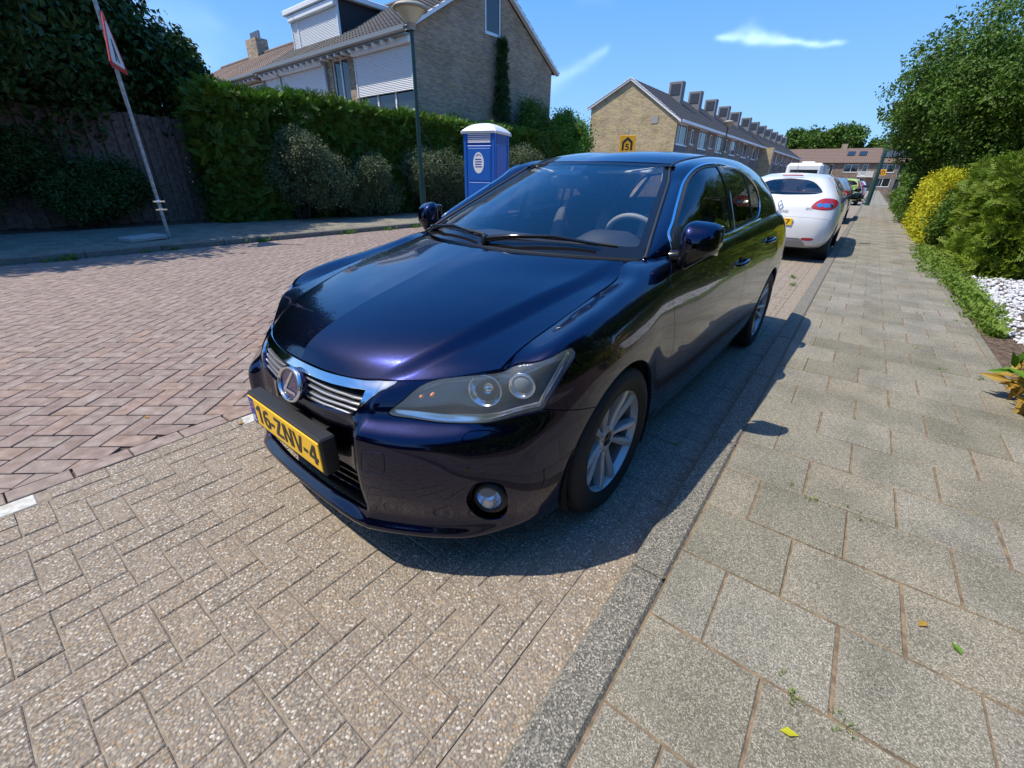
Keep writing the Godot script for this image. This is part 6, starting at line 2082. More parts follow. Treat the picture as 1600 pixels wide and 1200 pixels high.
func building_materials() -> void:
	M.wall_stain = noise_tex(FastNoiseLite.TYPE_SIMPLEX_SMOOTH, 0.01, 256, [[0.0, Color(0.88, 0.87, 0.86)], [0.5, Color(0.97, 0.97, 0.96)], [1.0, Color(1, 1, 1)]], 5, 71)
	M.brick_buff = brick_mat(lin(0.36, 0.275, 0.185), 0.22, lin(0.40, 0.36, 0.30), 72)
	M.brick_grey = brick_mat(lin(0.36, 0.255, 0.168), 0.13, lin(0.38, 0.32, 0.25), 73)
	M.brick_yellow = brick_mat(lin(0.47, 0.36, 0.20), 0.14, lin(0.45, 0.40, 0.30), 74)
	M.brick_brown = brick_mat(lin(0.21, 0.145, 0.105), 0.25, lin(0.28, 0.25, 0.22), 75)
	M.tile_dark = mat(Color.WHITE, 0.7)
	M.tile_dark.albedo_texture = noise_tex(FastNoiseLite.TYPE_SIMPLEX_SMOOTH, 0.03, 256, [[0.0, lin(0.028, 0.027, 0.029)], [0.6, lin(0.052, 0.050, 0.050)], [1.0, lin(0.095, 0.09, 0.085)]], 5, 76)
	triplanar(M.tile_dark, 0.6)
	M.tile_brown = mat(Color.WHITE, 0.8)
	M.tile_brown.albedo_texture = noise_tex(FastNoiseLite.TYPE_SIMPLEX_SMOOTH, 0.03, 256, [[0.0, lin(0.10, 0.066, 0.05)], [0.6, lin(0.17, 0.115, 0.09)], [1.0, lin(0.24, 0.175, 0.14)]], 5, 77)
	triplanar(M.tile_brown, 0.6)
	M.frame = mat(lin(0.78, 0.78, 0.77), 0.45)
	M.shutter = mat(lin(0.74, 0.75, 0.76), 0.5)
	M.window_glass = mat(lin(0.02, 0.028, 0.032), 0.03)
	M.window_glass.metallic_specular = 0.8
	M.panel_dark = mat(lin(0.035, 0.045, 0.06), 0.5)
	M.cladding = mat(lin(0.02, 0.02, 0.021), 0.7)
	M.zinc = mat(lin(0.30, 0.31, 0.32), 0.5, 0.4)
	M.concrete = bump(triplanar(mat(lin(0.33, 0.32, 0.30), 0.9), 1.0), noise_tex(FastNoiseLite.TYPE_SIMPLEX_SMOOTH, 0.05, 256, [], 4, 78), 0.3)
	M.chimney = bump(triplanar(mat(lin(0.19, 0.19, 0.195), 0.85), 1.0), M.concrete.heightmap_texture, 0.3)
	M.wood_dark = mat(Color.WHITE, 0.85)
	M.wood_dark.albedo_texture = noise_tex(FastNoiseLite.TYPE_SIMPLEX_SMOOTH, 0.03, 256, [[0.0, lin(0.10, 0.072, 0.056)], [1.0, lin(0.22, 0.165, 0.13)]], 5, 79)
	triplanar(M.wood_dark, 1.0)

func wall_holes(mb: MB, t: Transform3D, w0: float, w1: float, h0: float, h1: float, holes: Array, reveal := 0.12) -> void:
	# a wall in the x, y plane of t that looks along +z, with rectangular openings [x0, y0, x1, y1] and their reveals
	var xs := [w0, w1]
	var ys := [h0, h1]
	for h in holes:
		for k in [0, 2]: if not xs.has(h[k]): xs.append(h[k])
		for k in [1, 3]: if not ys.has(h[k]): ys.append(h[k])
	xs.sort()
	ys.sort()
	for i in xs.size() - 1:
		for j in ys.size() - 1:
			var c := Vector2((xs[i] + xs[i + 1]) * 0.5, (ys[j] + ys[j + 1]) * 0.5)
			var open := false
			for h in holes:
				if c.x > h[0] and c.x < h[2] and c.y > h[1] and c.y < h[3]: open = true
			if not open: mb.quad(t * Vector3(xs[i], ys[j], 0), t * Vector3(xs[i], ys[j + 1], 0), t * Vector3(xs[i + 1], ys[j + 1], 0), t * Vector3(xs[i + 1], ys[j], 0))
	for h in holes:
		var a := [Vector3(h[0], h[1], 0), Vector3(h[0], h[3], 0), Vector3(h[2], h[3], 0), Vector3(h[2], h[1], 0)]
		var mid := Vector3((h[0] + h[2]) * 0.5, (h[1] + h[3]) * 0.5, 0)
		for k in 4:
			var p: Vector3 = a[k]
			var q: Vector3 = a[(k + 1) % 4]
			# seen from inside the opening
			mb.quad_any(t * p, t * q, t * (q - Vector3(0, 0, reveal)), t * (p - Vector3(0, 0, reveal)), t * (p + q - mid))

func window_part(parent: Node3D, t: Transform3D, x0: float, y0: float, x1: float, y1: float, bars := [], set_back := 0.08, called := "window", sill := true) -> Node3D:
	# frame with mullions at the given shares of the width, pane, sill
	var w := Node3D.new()
	w.name = called
	parent.add_child(w, true)
	var f := 0.07
	var mb := MB.new()
	var z := -set_back
	mb.box(Vector3(x0, y0, z - 0.05), Vector3(x1, y0 + f, z + 0.02), t)
	mb.box(Vector3(x0, y1 - f, z - 0.05), Vector3(x1, y1, z + 0.02), t)
	mb.box(Vector3(x0, y0 + f, z - 0.05), Vector3(x0 + f, y1 - f, z + 0.02), t)
	mb.box(Vector3(x1 - f, y0 + f, z - 0.05), Vector3(x1, y1 - f, z + 0.02), t)
	for b in bars:
		var xm := lerpf(x0, x1, b)
		mb.box(Vector3(xm - f * 0.6, y0 + f, z - 0.05), Vector3(xm + f * 0.6, y1 - f, z + 0.018), t)
	put("frame", mb, M.frame, w)
	mb = MB.new()
	mb.quad(t * Vector3(x0 + f, y0 + f, z - 0.02), t * Vector3(x0 + f, y1 - f, z - 0.02), t * Vector3(x1 - f, y1 - f, z - 0.02), t * Vector3(x1 - f, y0 + f, z - 0.02))
	put("pane", mb, M.window_glass, w)
	if sill:
		mb = MB.new()
		mb.box(Vector3(x0 - 0.04, y0 - 0.06, z), Vector3(x1 + 0.04, y0 - 0.002, 0.05), t)
		put("sill", mb, M.frame, w)
	return w

func roof_tiles(parent: Node3D, o: Vector3, along: Vector3, up: Vector3, length: float, slope: float, m: Material, wave := 0.24, course := 0.34) -> void:
	# overlapping courses of rolled tiles: o is the eaves corner, along runs along the eaves, up runs up the slope
	var n := along.cross(up).normalized()
	if n.y < 0: n = -n
	var mb := MB.new()
	var rows := maxi(1, int(slope / course))
	var cols := maxi(1, int(length / wave)) * 4
	for r in rows:
		var b0 := slope * r / rows
		var b1 := slope * (r + 1) / rows
		for c in cols:
			var a0 := length * c / cols
			var a1 := length * (c + 1) / cols
			var w0 := 0.022 * sin(TAU * a0 / wave)
			var w1 := 0.022 * sin(TAU * a1 / wave)
			var lift := 0.03
			var p0 := o + along * a0 + up * b0 + n * (w0 + lift)
			var p1 := o + along * a0 + up * (b1 + 0.02) + n * w0
			var p2 := o + along * a1 + up * (b1 + 0.02) + n * w1
			var p3 := o + along * a1 + up * b0 + n * (w1 + lift)
			mb.quad_any(p0, p1, p2, p3, p0 - n)
			mb.quad_any(p0 - n * lift * 1.2, p0, p3, p3 - n * lift * 1.2, p0 + up)
	var t := put("tile_courses", mb, m, parent)
	t.set_meta("kind", "stuff")

func shutter_part(parent: Node3D, t: Transform3D, x0: float, y0: float, x1: float, y1: float) -> void:
	var s := Node3D.new()
	s.name = "roller_shutter"
	parent.add_child(s, true)
	var mb := MB.new()
	mb.cbox(Vector3(x0 - 0.06, y1 - 0.26, -0.02), Vector3(x1 + 0.06, y1, 0.20), 0.03, t)
	put("shutter_box", mb, M.frame, s)
	mb = MB.new()
	var rows := int((y1 - 0.26 - y0) / 0.055)
	for r in rows:
		var a := y0 + (y1 - 0.262 - y0) * r / rows
		var b := y0 + (y1 - 0.262 - y0) * (r + 1) / rows
		mb.quad(t * Vector3(x0, a, 0.012), t * Vector3(x0, a + (b - a) * 0.45, 0.032), t * Vector3(x1, a + (b - a) * 0.45, 0.032), t * Vector3(x1, a, 0.012))
		mb.quad(t * Vector3(x0, a + (b - a) * 0.45, 0.032), t * Vector3(x0, b, 0.012), t * Vector3(x1, b, 0.012), t * Vector3(x1, a + (b - a) * 0.45, 0.032))
	var sl := put("slats", mb, M.shutter, s)
	sl.set_meta("kind", "stuff")
	for x in [x0 - 0.05, x1]:
		mb = MB.new()
		mb.box(Vector3(x, y0 - 0.02, -0.01), Vector3(x + 0.05, y1 - 0.27, 0.06), t)
		put("guide_rail", mb, M.frame, s)

func left_house(label: String, at: Vector3, turn: float, width: float, eave: float, ridge: float, openings: Array, gable: bool, dormer: bool, tiles: Material, chimney_x: float) -> void:
	# facade looks along +z of the house, which runs from x = -width to 0; the gable is at x = 0
	var deep := 8.6
	var h := thing("row_house", label, "house", at, turn, "row of houses across the road")
	var holes := []
	for o in openings: holes.append([o[0], o[1], o[2], o[3]])
	var mb := MB.new()
	wall_holes(mb, Transform3D.IDENTITY, -width, 0.0, 0.0, eave, holes)
	put("facade", mb, M.brick_buff, h)
	mb = MB.new()
	mb.quad(Vector3(0, 0, -deep), Vector3(0, eave, -deep), Vector3(-width, eave, -deep), Vector3(-width, 0, -deep))
	put("back_wall", mb, M.brick_buff, h)
	mb = MB.new()
	# gable wall with its small window
	var gt := Transform3D(Basis(Vector3(0, 0, -1), Vector3.UP, Vector3.RIGHT), Vector3.ZERO)
	if gable:
		var hole := [3.9, eave + 0.62, 4.75, eave + 2.05]
		wall_holes(mb, gt, 0.0, deep, 0.0, eave, [])
		# triangle above the eaves, round the window
		var rise := ridge - eave
		for k in 34:
			var a := deep * k / 34.0
			var b := deep * (k + 1) / 34.0
			var ya := eave + rise * (1.0 - absf(a / deep * 2.0 - 1.0))
			var yb := eave + rise * (1.0 - absf(b / deep * 2.0 - 1.0))
			var mid := (a + b) * 0.5
			if mid > hole[0] and mid < hole[2]:
				mb.quad(gt * Vector3(a, eave, 0), gt * Vector3(a, hole[1], 0), gt * Vector3(b, hole[1], 0), gt * Vector3(b, eave, 0))
				mb.quad(gt * Vector3(a, minf(hole[3], ya), 0), gt * Vector3(a, ya, 0), gt * Vector3(b, yb, 0), gt * Vector3(b, minf(hole[3], yb), 0))
			else: mb.quad(gt * Vector3(a, eave, 0), gt * Vector3(a, ya, 0), gt * Vector3(b, yb, 0), gt * Vector3(b, eave, 0))
		put("gable_wall", mb, M.brick_grey, h)
		var w := window_part(h, gt, 3.85, hole[1], 4.8, hole[3], [], 0.04)
		w.set_meta("label", "tall narrow window high in the gable")
		for s in [0, 1]:
			mb = MB.new()
			var z0 := 0.35 if s == 0 else -deep - 0.35
			var e0 := Vector3(0.02, eave - 0.06, z0)
			var e1 := Vector3(0.02, ridge + 0.16, -deep * 0.5)
			mb.strip([e0, e1], [[Vector3.RIGHT, Vector3.UP], [Vector3.RIGHT, Vector3.UP]], [Vector2(0, -0.10), Vector2(0.20, -0.10), Vector2(0.20, 0.03), Vector2(0, 0.03)], true)
			put("verge_board", mb, M.frame, h)
	else:
		mb.quad(gt * Vector3(0, 0, 0), gt * Vector3(0, eave, 0), gt * Vector3(deep, eave, 0), gt * Vector3(deep, 0, 0))
		put("party_wall", mb, M.brick_grey, h)
	var rf := Node3D.new()
	rf.name = "roof"
	h.add_child(rf, true)
	var over := 0.38
	var sl := Vector3(0, ridge - eave + 0.26, -(deep * 0.5 + over)).normalized()
	var slen := Vector2(ridge - eave + 0.26, deep * 0.5 + over).length()
	roof_tiles(rf, Vector3(-width, eave - 0.08, over), Vector3.RIGHT, sl, width + (0.22 if gable else 0.0), slen, tiles)
	roof_tiles(rf, Vector3(-width, eave - 0.08, -deep - over), Vector3.RIGHT, Vector3(0, sl.y, -sl.z), width + (0.22 if gable else 0.0), slen, tiles)
	mb = MB.new()
	mb.tube([Vector3(-width, ridge + 0.2, -deep * 0.5), Vector3(0.2 if gable else 0.0, ridge + 0.2, -deep * 0.5)], 0.12, 8)
	put("ridge_tiles", mb, tiles, rf)
	mb = MB.new()
	mb.strip([Vector3(-width, eave - 0.10, over + 0.10), Vector3(0.2 if gable else 0.0, eave - 0.10, over + 0.10)], [[Vector3.BACK, Vector3.UP], [Vector3.BACK, Vector3.UP]], [Vector2(-0.13, 0.05), Vector2(-0.12, -0.06), Vector2(-0.05, -0.10), Vector2(0.05, -0.06), Vector2(0.06, 0.06)])
	mb.box(Vector3(-width, eave - 0.24, 0.0), Vector3(0.0, eave - 0.18, over - 0.02))
	put("gutter", mb, M.zinc, rf)
	var count := int(width / 0.55)
	for k in count:
		mb = MB.new()
		var x := -width + 0.3 + 0.55 * k
		mb.cbox(Vector3(x - 0.07, eave - 0.36, 0.0), Vector3(x + 0.07, eave - 0.245, over + 0.02), 0.03)
		put("rafter_end", mb, M.frame, rf)
	mb = MB.new()
	mb.tube([Vector3(-width + 0.06, 0, 0.09), Vector3(-width + 0.06, eave - 0.3, 0.09)], 0.045, 8)
	put("downpipe", mb, M.zinc, h)
	for o in openings:
		if o[4] == "shutter":
			window_part(h, Transform3D.IDENTITY, o[0], o[1], o[2], o[3], [0.33, 0.66])
			shutter_part(h, Transform3D.IDENTITY, o[0] - 0.02, o[5], o[2] + 0.02, o[3] + 0.12)
		else: window_part(h, Transform3D.IDENTITY, o[0], o[1], o[2], o[3], o[5])
	if dormer:
		var d := Node3D.new()
		d.name = "dormer"
		h.add_child(d, true)
		var x0 := -width + 1.0
		var x1 := -0.75
		var y0 := eave + 0.95
		var y1 := eave + 2.35
		var zf := -1.45
		mb = MB.new()
		mb.box(Vector3(x0, y0 - 0.4, zf - 3.2), Vector3(x1, y1, zf))
		put("cheek", mb, M.cladding, d)
		mb = MB.new()
		mb.cbox(Vector3(x0 - 0.25, y1, zf - 3.0), Vector3(x1 + 0.25, y1 + 0.22, zf + 0.30), 0.03)
		put("flat_roof", mb, M.frame, d)
		mb = MB.new()
		mb.box(Vector3(x0, y0 - 0.4, zf), Vector3(x1, y1, zf + 0.03))
		put("front_frame", mb, M.frame, d)
		shutter_part(d, Transform3D(Basis.IDENTITY, Vector3(0, 0, zf + 0.03)), x0 + 0.75, y0, x1 - 0.1, y1 - 0.02)
		shutter_part(d, Transform3D(Basis.IDENTITY, Vector3(0, 0, zf + 0.03)), x0 + 0.1, y0, x0 + 0.62, y1 - 0.02)
	if chimney_x < 0:
		var c := Node3D.new()
		c.name = "chimney"
		h.add_child(c, true)
		mb = MB.new()
		mb.box(Vector3(chimney_x - 0.8, ridge - 0.5, -deep * 0.5 - 0.4), Vector3(chimney_x + 0.8, ridge + 1.05, -deep * 0.5 + 0.4))
		put("stack", mb, M.brick_buff, c)
		for k in 4:
			mb = MB.new()
			mb.tube([Vector3(chimney_x - 0.55 + 0.36 * k, ridge + 1.05, -deep * 0.5), Vector3(chimney_x - 0.55 + 0.36 * k, ridge + 1.5, -deep * 0.5)], 0.1, 8)
			put("flue", mb, M.zinc, c)

func build_left_row() -> void:
	var turn := deg_to_rad(-2.6)
	var o := Vector3(-13.2, 0.05, -11.6)
	var at := func(x: float): return o + Basis(Vector3.UP, turn) * Vector3(x, 0, 0)
	left_house("buff brick end house with brown gable wall facing the street", o, turn, 6.05, 5.95, 8.45, [[-3.7, 3.45, -0.1, 5.65, "shutter", 4.12], [-5.6, 3.1, -4.35, 5.65, "window", [0.5]], [-5.4, 0.9, -1.0, 2.5, "window", [0.33, 0.66]]], true, false, M.tile_dark, 0.0)
	left_house("buff brick middle house with white dormer and closed shutters", at.call(-6.05), turn, 6.2, 5.95, 8.45, [[-4.1, 3.45, -0.2, 5.65, "shutter", 3.5], [-6.1, 3.1, -4.5, 5.65, "shutter", 3.2], [-5.4, 0.9, -1.0, 2.5, "window", [0.33, 0.66]]], false, true, M.tile_dark, 0.0)
	left_house("buff brick house with brown tiles behind the dark tree", at.call(-12.25), turn, 7.5, 5.9, 8.3, [[-3.5, 3.3, -0.3, 5.5, "window", [0.33, 0.66]], [-6.8, 3.3, -4.6, 5.5, "window", [0.5]]], false, false, M.tile_brown, -3.0)
	left_house("furthest left house with brown tiles and a chimney", at.call(-19.75), turn, 9.0, 5.9, 8.3, [[-3.5, 3.3, -0.3, 5.5, "window", [0.33, 0.66]]], false, false, M.tile_brown, -2.2)

func build_terrace() -> void:
	# long row beyond: houses 5.45 m wide along z, facade towards +x at x = -11.3
	var w := 5.45
	var first: Node3D
	for k in 13:
		var z := -35.0 - w * k - (0.8 if k >= 6 else 0.0)
		var which: String = ["nearest", "second", "third", "fourth", "fifth", "sixth", "seventh", "eighth", "ninth", "tenth", "eleventh", "twelfth", "last"][k]
		var lab: String = "brown brick terraced house with grey slab chimney, %s of the long row" % which
		if k > 1:
			var c: Node3D = first.duplicate()
			c.name = numbered("terraced_house")
			add_child(c)
			c.position = Vector3(-11.3, 0.0, z)
			tag(c, lab, "house", "long terrace beyond the toilet cabin")
			continue
		var h := thing("terraced_house", "terraced house with yellow brick gable, nearest of the long row" if k == 0 else lab, "house", Vector3(-11.3, 0.0, z), 0.0, "long terrace beyond the toilet cabin")
		var t := Transform3D(Basis(Vector3(0, 0, -1), Vector3.UP, Vector3.RIGHT), Vector3.ZERO)   # x of t runs away from the camera
		var holes := [[0.25, 3.72, 2.75, 5.12], [3.55, 3.9, 4.45, 4.95], [0.25, 0.85, 2.75, 2.45], [3.6, 0.1, 4.5, 2.4]]
		var mb := MB.new()
		wall_holes(mb, t, 0.0, w, 0.0, 5.35, holes)
		put("facade", mb, M.brick_brown, h)
		mb = MB.new()
		mb.quad(Vector3(-7.2, 0, -w), Vector3(-7.2, 6.4, -w), Vector3(-7.2, 6.4, 0), Vector3(-7.2, 0, 0))
		put("back_wall", mb, M.brick_brown, h)
		window_part(h, t, 0.25, 3.72, 2.75, 5.12, [0.36])
		window_part(h, t, 3.55, 3.9, 4.45, 4.95, [])
		window_part(h, t, 0.25, 0.85, 2.75, 2.45, [0.4])
		window_part(h, t, 3.6, 0.1, 4.5, 2.4, [], 0.08, "door", false)
		mb = MB.new()
		mb.box(Vector3(0.25, 2.72, 0.0), Vector3(2.75, 3.66, 0.03), t)
		put("spandrel_panel", mb, M.panel_dark, h)
		if k == 0:
			mb = MB.new()
			var pts := PackedVector2Array([Vector2(-7.2, 0), Vector2(-0.004, 0), Vector2(-0.004, 5.35), Vector2(-4.0, 8.05), Vector2(-7.2, 6.42)])
			mb.prism(pts, -0.3, 0.02)
			put("gable_wall", mb, M.brick_yellow, h)
			mb = MB.new()
			for s in [[Vector3(0.28, 5.26, 0.05), Vector3(-4.0, 8.16, 0.05)], [Vector3(-4.0, 8.16, 0.05), Vector3(-7.5, 6.40, 0.05)]]:
				mb.strip(s, [[Vector3.BACK, Vector3.UP], [Vector3.BACK, Vector3.UP]], [Vector2(-0.02, -0.17), Vector2(0.12, -0.17), Vector2(0.12, 0.03), Vector2(-0.02, 0.03)], true)
			put("verge_board", mb, M.frame, h)
			mb = MB.new()
			mb.box(Vector3(-2.0, 5.1, 0.022), Vector3(-1.5, 5.6, 0.05))
			put("wall_vent", mb, M.concrete, h)
		var rf := Node3D.new()
		rf.name = "roof"
		h.add_child(rf, true)
		var sl := Vector3(-4.3, 2.85, 0)
		roof_tiles(rf, Vector3(0.3, 5.28, -w), Vector3(0, 0, 1), sl.normalized(), w + (0.2 if k == 0 else 0.0), sl.length(), M.tile_dark, 0.3, 0.36)
		var s2 := Vector3(3.5, 1.72, 0)
		roof_tiles(rf, Vector3(-7.5, 6.40, -w), Vector3(0, 0, 1), s2.normalized(), w + (0.2 if k == 0 else 0.0), s2.length(), M.tile_dark, 0.3, 0.36)
		mb = MB.new()
		mb.box(Vector3(0.0, 5.10, -w), Vector3(0.42, 5.27, 0.0))
		put("gutter", mb, M.frame, rf)
		if k == 0: continue
		var c := Node3D.new()
		c.name = "chimney"
		h.add_child(c, true)
		mb = MB.new()
		mb.cbox(Vector3(-3.85, 6.9, -2.75), Vector3(-2.65, 8.95, -2.05), 0.04)
		put("slab", mb, M.chimney, c)
		mb = MB.new()
		mb.box(Vector3(-3.65, 7.95, -2.045), Vector3(-2.85, 8.75, -2.02))
		put("louvre", mb, M.panel_dark, c)
		if k == 1: first = h
	# yellow brick fin between the two halves of the row
	var fin := thing("brick_fin_wall", "pale yellow brick fin dividing the long terrace", "wall", Vector3(-11.3, 0, -67.9))
	var mb := MB.new()
	mb.box(Vector3(-0.2, 0, -0.5), Vector3(1.4, 5.2, 0.2))
	put("fin", mb, M.brick_yellow, fin)

func build_far_row() -> void:
	# row across the street's end, facing the camera
	var first: Node3D
	for k in 5:
		var x := -16.0 + 5.6 * k
		var lab: String = ["brown roofed house at the street's end, leftmost of the row", "brown roofed house at the street's end with two skylights", "brown roofed house at the street's end with a balcony", "house with dark solar panels at the street's end", "house at the street's end hidden behind the right-hand trees"][k]
		var h := thing("end_house", lab, "house", Vector3(x, 0, -115), 0.0, "row of houses across the street's end")
		var mb := MB.new()
		wall_holes(mb, Transform3D.IDENTITY, 0.0, 5.6, 0.0, 5.0, [[0.5, 3.3, 2.9, 4.7], [3.5, 2.7, 4.3, 4.7], [0.5, 0.8, 2.9, 2.3], [3.5, 0.1, 4.4, 2.3]])
		put("facade", mb, M.brick_brown, h)
		mb = MB.new()
		mb.quad(Vector3(5.6, 0, -8), Vector3(5.6, 5, -8), Vector3(0, 5, -8), Vector3(0, 0, -8))
		put("back_wall", mb, M.brick_brown, h)
		window_part(h, Transform3D.IDENTITY, 0.5, 3.3, 2.9, 4.7, [0.5])
		window_part(h, Transform3D.IDENTITY, 3.5, 2.7, 4.3, 4.7, [])
		window_part(h, Transform3D.IDENTITY, 0.5, 0.8, 2.9, 2.3, [0.5])
		window_part(h, Transform3D.IDENTITY, 3.5, 0.1, 4.4, 2.3, [], 0.08, "door", false)
		var rf := Node3D.new()
		rf.name = "roof"
		h.add_child(rf, true)
		var sl := Vector3(0, 2.75, -4.4)
		roof_tiles(rf, Vector3(0, 4.95, 0.4), Vector3.RIGHT, sl.normalized(), 5.6, sl.length(), M.tile_brown, 0.3, 0.5)
		roof_tiles(rf, Vector3(0, 4.95, -8.4), Vector3.RIGHT, Vector3(0, sl.y, -sl.z).normalized(), 5.6, sl.length(), M.tile_brown, 0.3, 0.5)
		if k == 1 or k == 3:
			mb = MB.new()
			mb.box(Vector3(4.4, 7.3, -4.6), Vector3(5.4, 8.5, -3.8))
			put("chimney", mb, M.brick_buff, h)
		var n := Vector3(0, 4.4, 2.75).normalized()
		if k == 2:
			for q in 2:
				mb = MB.new()
				var b := Basis(Vector3.RIGHT, n, Vector3.RIGHT.cross(n))
				mb.box(Vector3(-0.6, 0.0, -0.7), Vector3(0.6, 0.09, 0.7), Transform3D(b, Vector3(0.9 + 1.9 * q, 6.65, -2.2)))
				put("skylight", mb, M.window_glass, rf)
			mb = MB.new()
			for q in 13: mb.box(Vector3(3.1 + 0.19 * q, 2.6, 0.9), Vector3(3.2 + 0.19 * q, 3.5, 0.94))
			mb.box(Vector3(3.05, 2.45, 0.0), Vector3(5.55, 2.58, 0.96))
			put("balcony", mb, M.frame, h)
		if k == 3:
			for q in 4:
				mb = MB.new()
				var b := Basis(Vector3.RIGHT, n, Vector3.RIGHT.cross(n))
				mb.box(Vector3(-0.62, 0.0, -1.5), Vector3(0.62, 0.09, 1.5), Transform3D(b, Vector3(0.8 + 1.3 * q, 6.7, -2.1)))
				put("solar_panel", mb, M.panel_dark, rf)

func build_fence() -> void:
	# weathered plank fence under the big tree
	var f := thing("plank_fence", "weathered dark plank fence under the big tree", "fence", Vector3(-12.75, 0.08, -3.75))
	var plank := MB.new()
	plank.cbox(Vector3(-0.012, 0, -0.0665), Vector3(0.012, 2.35, 0.0665), 0.004)
	var pm := plank.mesh()
	for k in 40:
		put_mesh("plank", pm, M.wood_dark, f, Transform3D(Basis(Vector3.UP, rng.randf_range(-0.03, 0.03)), Vector3(0.05 * (k % 2), rng.randf_range(-0.02, 0.03), 0.129 * k)))
	for k in 4:
		var mb := MB.new()
		mb.cbox(Vector3(-0.11, 0, -0.05), Vector3(-0.02, 2.2, 0.05), 0.006, Transform3D(Basis.IDENTITY, Vector3(0, 0, 0.05 + 1.45 * k)))
		put("post", mb, M.wood_dark, f)
# ---------------------------------------------------------------- street furniture and other vehicles
func street_materials() -> void:
	M.post_green = bump(triplanar(mat(lin(0.012, 0.05, 0.045), 0.45), 2.0), noise_tex(FastNoiseLite.TYPE_SIMPLEX_SMOOTH, 0.04, 256, [], 4, 81), 0.1)
	M.galvanised = mat(Color.WHITE, 0.5, 0.6)
	M.galvanised.albedo_texture = noise_tex(FastNoiseLite.TYPE_CELLULAR, 0.05, 256, [[0.0, lin(0.30, 0.30, 0.30)], [1.0, lin(0.46, 0.46, 0.45)]], 2, 82, FastNoiseLite.RETURN_CELL_VALUE)
	triplanar(M.galvanised, 2.0)
	M.lamp_cone = pane(Color(0.86, 0.82, 0.70, 0.85), 0.25)
	M.lamp_cap = mat(lin(0.34, 0.31, 0.25), 0.6)
	M.sign_red = mat(lin(0.55, 0.02, 0.02), 0.4)
	M.sign_white = mat(lin(0.72, 0.72, 0.70), 0.45)
	M.sign_black = mat(lin(0.015, 0.015, 0.015), 0.5)
	M.sign_yellow = mat(lin(0.85, 0.42, 0.01), 0.45)
	M.cabin_blue = mat(lin(0.008, 0.10, 0.42), 0.42)
	M.cabin_roof = mat(lin(0.74, 0.75, 0.76), 0.5)

func build_lamp_post() -> void:
	var t := thing("street_lamp", "green street lamp with pale cone head beside the grey shrubs", "street lamp", Vector3(-9.78, WALK_Y - 0.02, -8.54))
	var mb := MB.new()
	mb.tube([Vector3(0, 0, 0), Vector3(0, 1.2, 0), Vector3(0, 1.22, 0), Vector3(0, 4.78, 0)], [0.088, 0.084, 0.062, 0.052], 16)
	put("post", mb, M.post_green, t)
	mb = MB.new()
	mb.box(Vector3(0.07, 0.45, -0.05), Vector3(0.092, 0.85, 0.05))
	put("hatch", mb, M.post_green, t)
	var h := Node3D.new()
	h.name = "lamp_head"
	t.add_child(h, true)
	mb = MB.new()
	mb.lathe([Vector2(0.10, 4.74), Vector2(0.11, 4.84), Vector2(0.13, 4.86), Vector2(0.13, 4.90)], 20)
	put("collar", mb, M.lamp_cap, h)
	mb = MB.new()
	mb.lathe([Vector2(0.125, 4.89), Vector2(0.30, 5.08), Vector2(0.40, 5.18)], 28)
	put("diffuser", mb, M.lamp_cone, h)
	mb = MB.new()
	mb.lathe([Vector2(0.0, 4.9), Vector2(0.05, 4.92), Vector2(0.05, 5.16), Vector2(0.0, 5.17)], 12)
	put("bulb", mb, M.white, h)
	mb = MB.new()
	mb.lathe([Vector2(0.39, 5.17), Vector2(0.46, 5.18), Vector2(0.47, 5.21), Vector2(0.40, 5.27), Vector2(0.2, 5.31), Vector2(0.0, 5.32)], 28)
	mb.lathe([Vector2(0.0, 5.175), Vector2(0.46, 5.178)], 28)
	put("cap", mb, M.lamp_cap, h)
	# plain green post in the distance on the near pavement
	t = thing("street_lamp", "slim green lamp post at the far end of the near kerb", "street lamp", Vector3(1.40, WALK_Y - 0.02, -33.6))
	mb = MB.new()
	mb.tube([Vector3.ZERO, Vector3(0, 1.2, 0), Vector3(0, 1.22, 0), Vector3(0, 4.9, 0)], [0.13, 0.125, 0.10, 0.085], 14)
	put("post", mb, M.post_green, t)
	mb = MB.new()
	mb.lathe([Vector2(0.12, 4.86), Vector2(0.40, 5.18), Vector2(0.46, 5.2), Vector2(0.2, 5.31), Vector2(0.0, 5.32)], 20)
	put("lamp_head", mb, M.lamp_cap, t)
	t = thing("street_lamp", "thin lamp post in front of the long terrace", "street lamp", Vector3(-8.6, WALK_Y - 0.02, -38.5))
	mb = MB.new()
	mb.tube([Vector3.ZERO, Vector3(0, 1.2, 0), Vector3(0, 1.22, 0), Vector3(0, 4.9, 0)], [0.09, 0.085, 0.062, 0.05], 12)
	put("post", mb, M.post_green, t)
	mb = MB.new()
	mb.lathe([Vector2(0.12, 4.86), Vector2(0.40, 5.18), Vector2(0.46, 5.2), Vector2(0.2, 5.31), Vector2(0.0, 5.32)], 20)
	put("lamp_head", mb, M.lamp_cap, t)

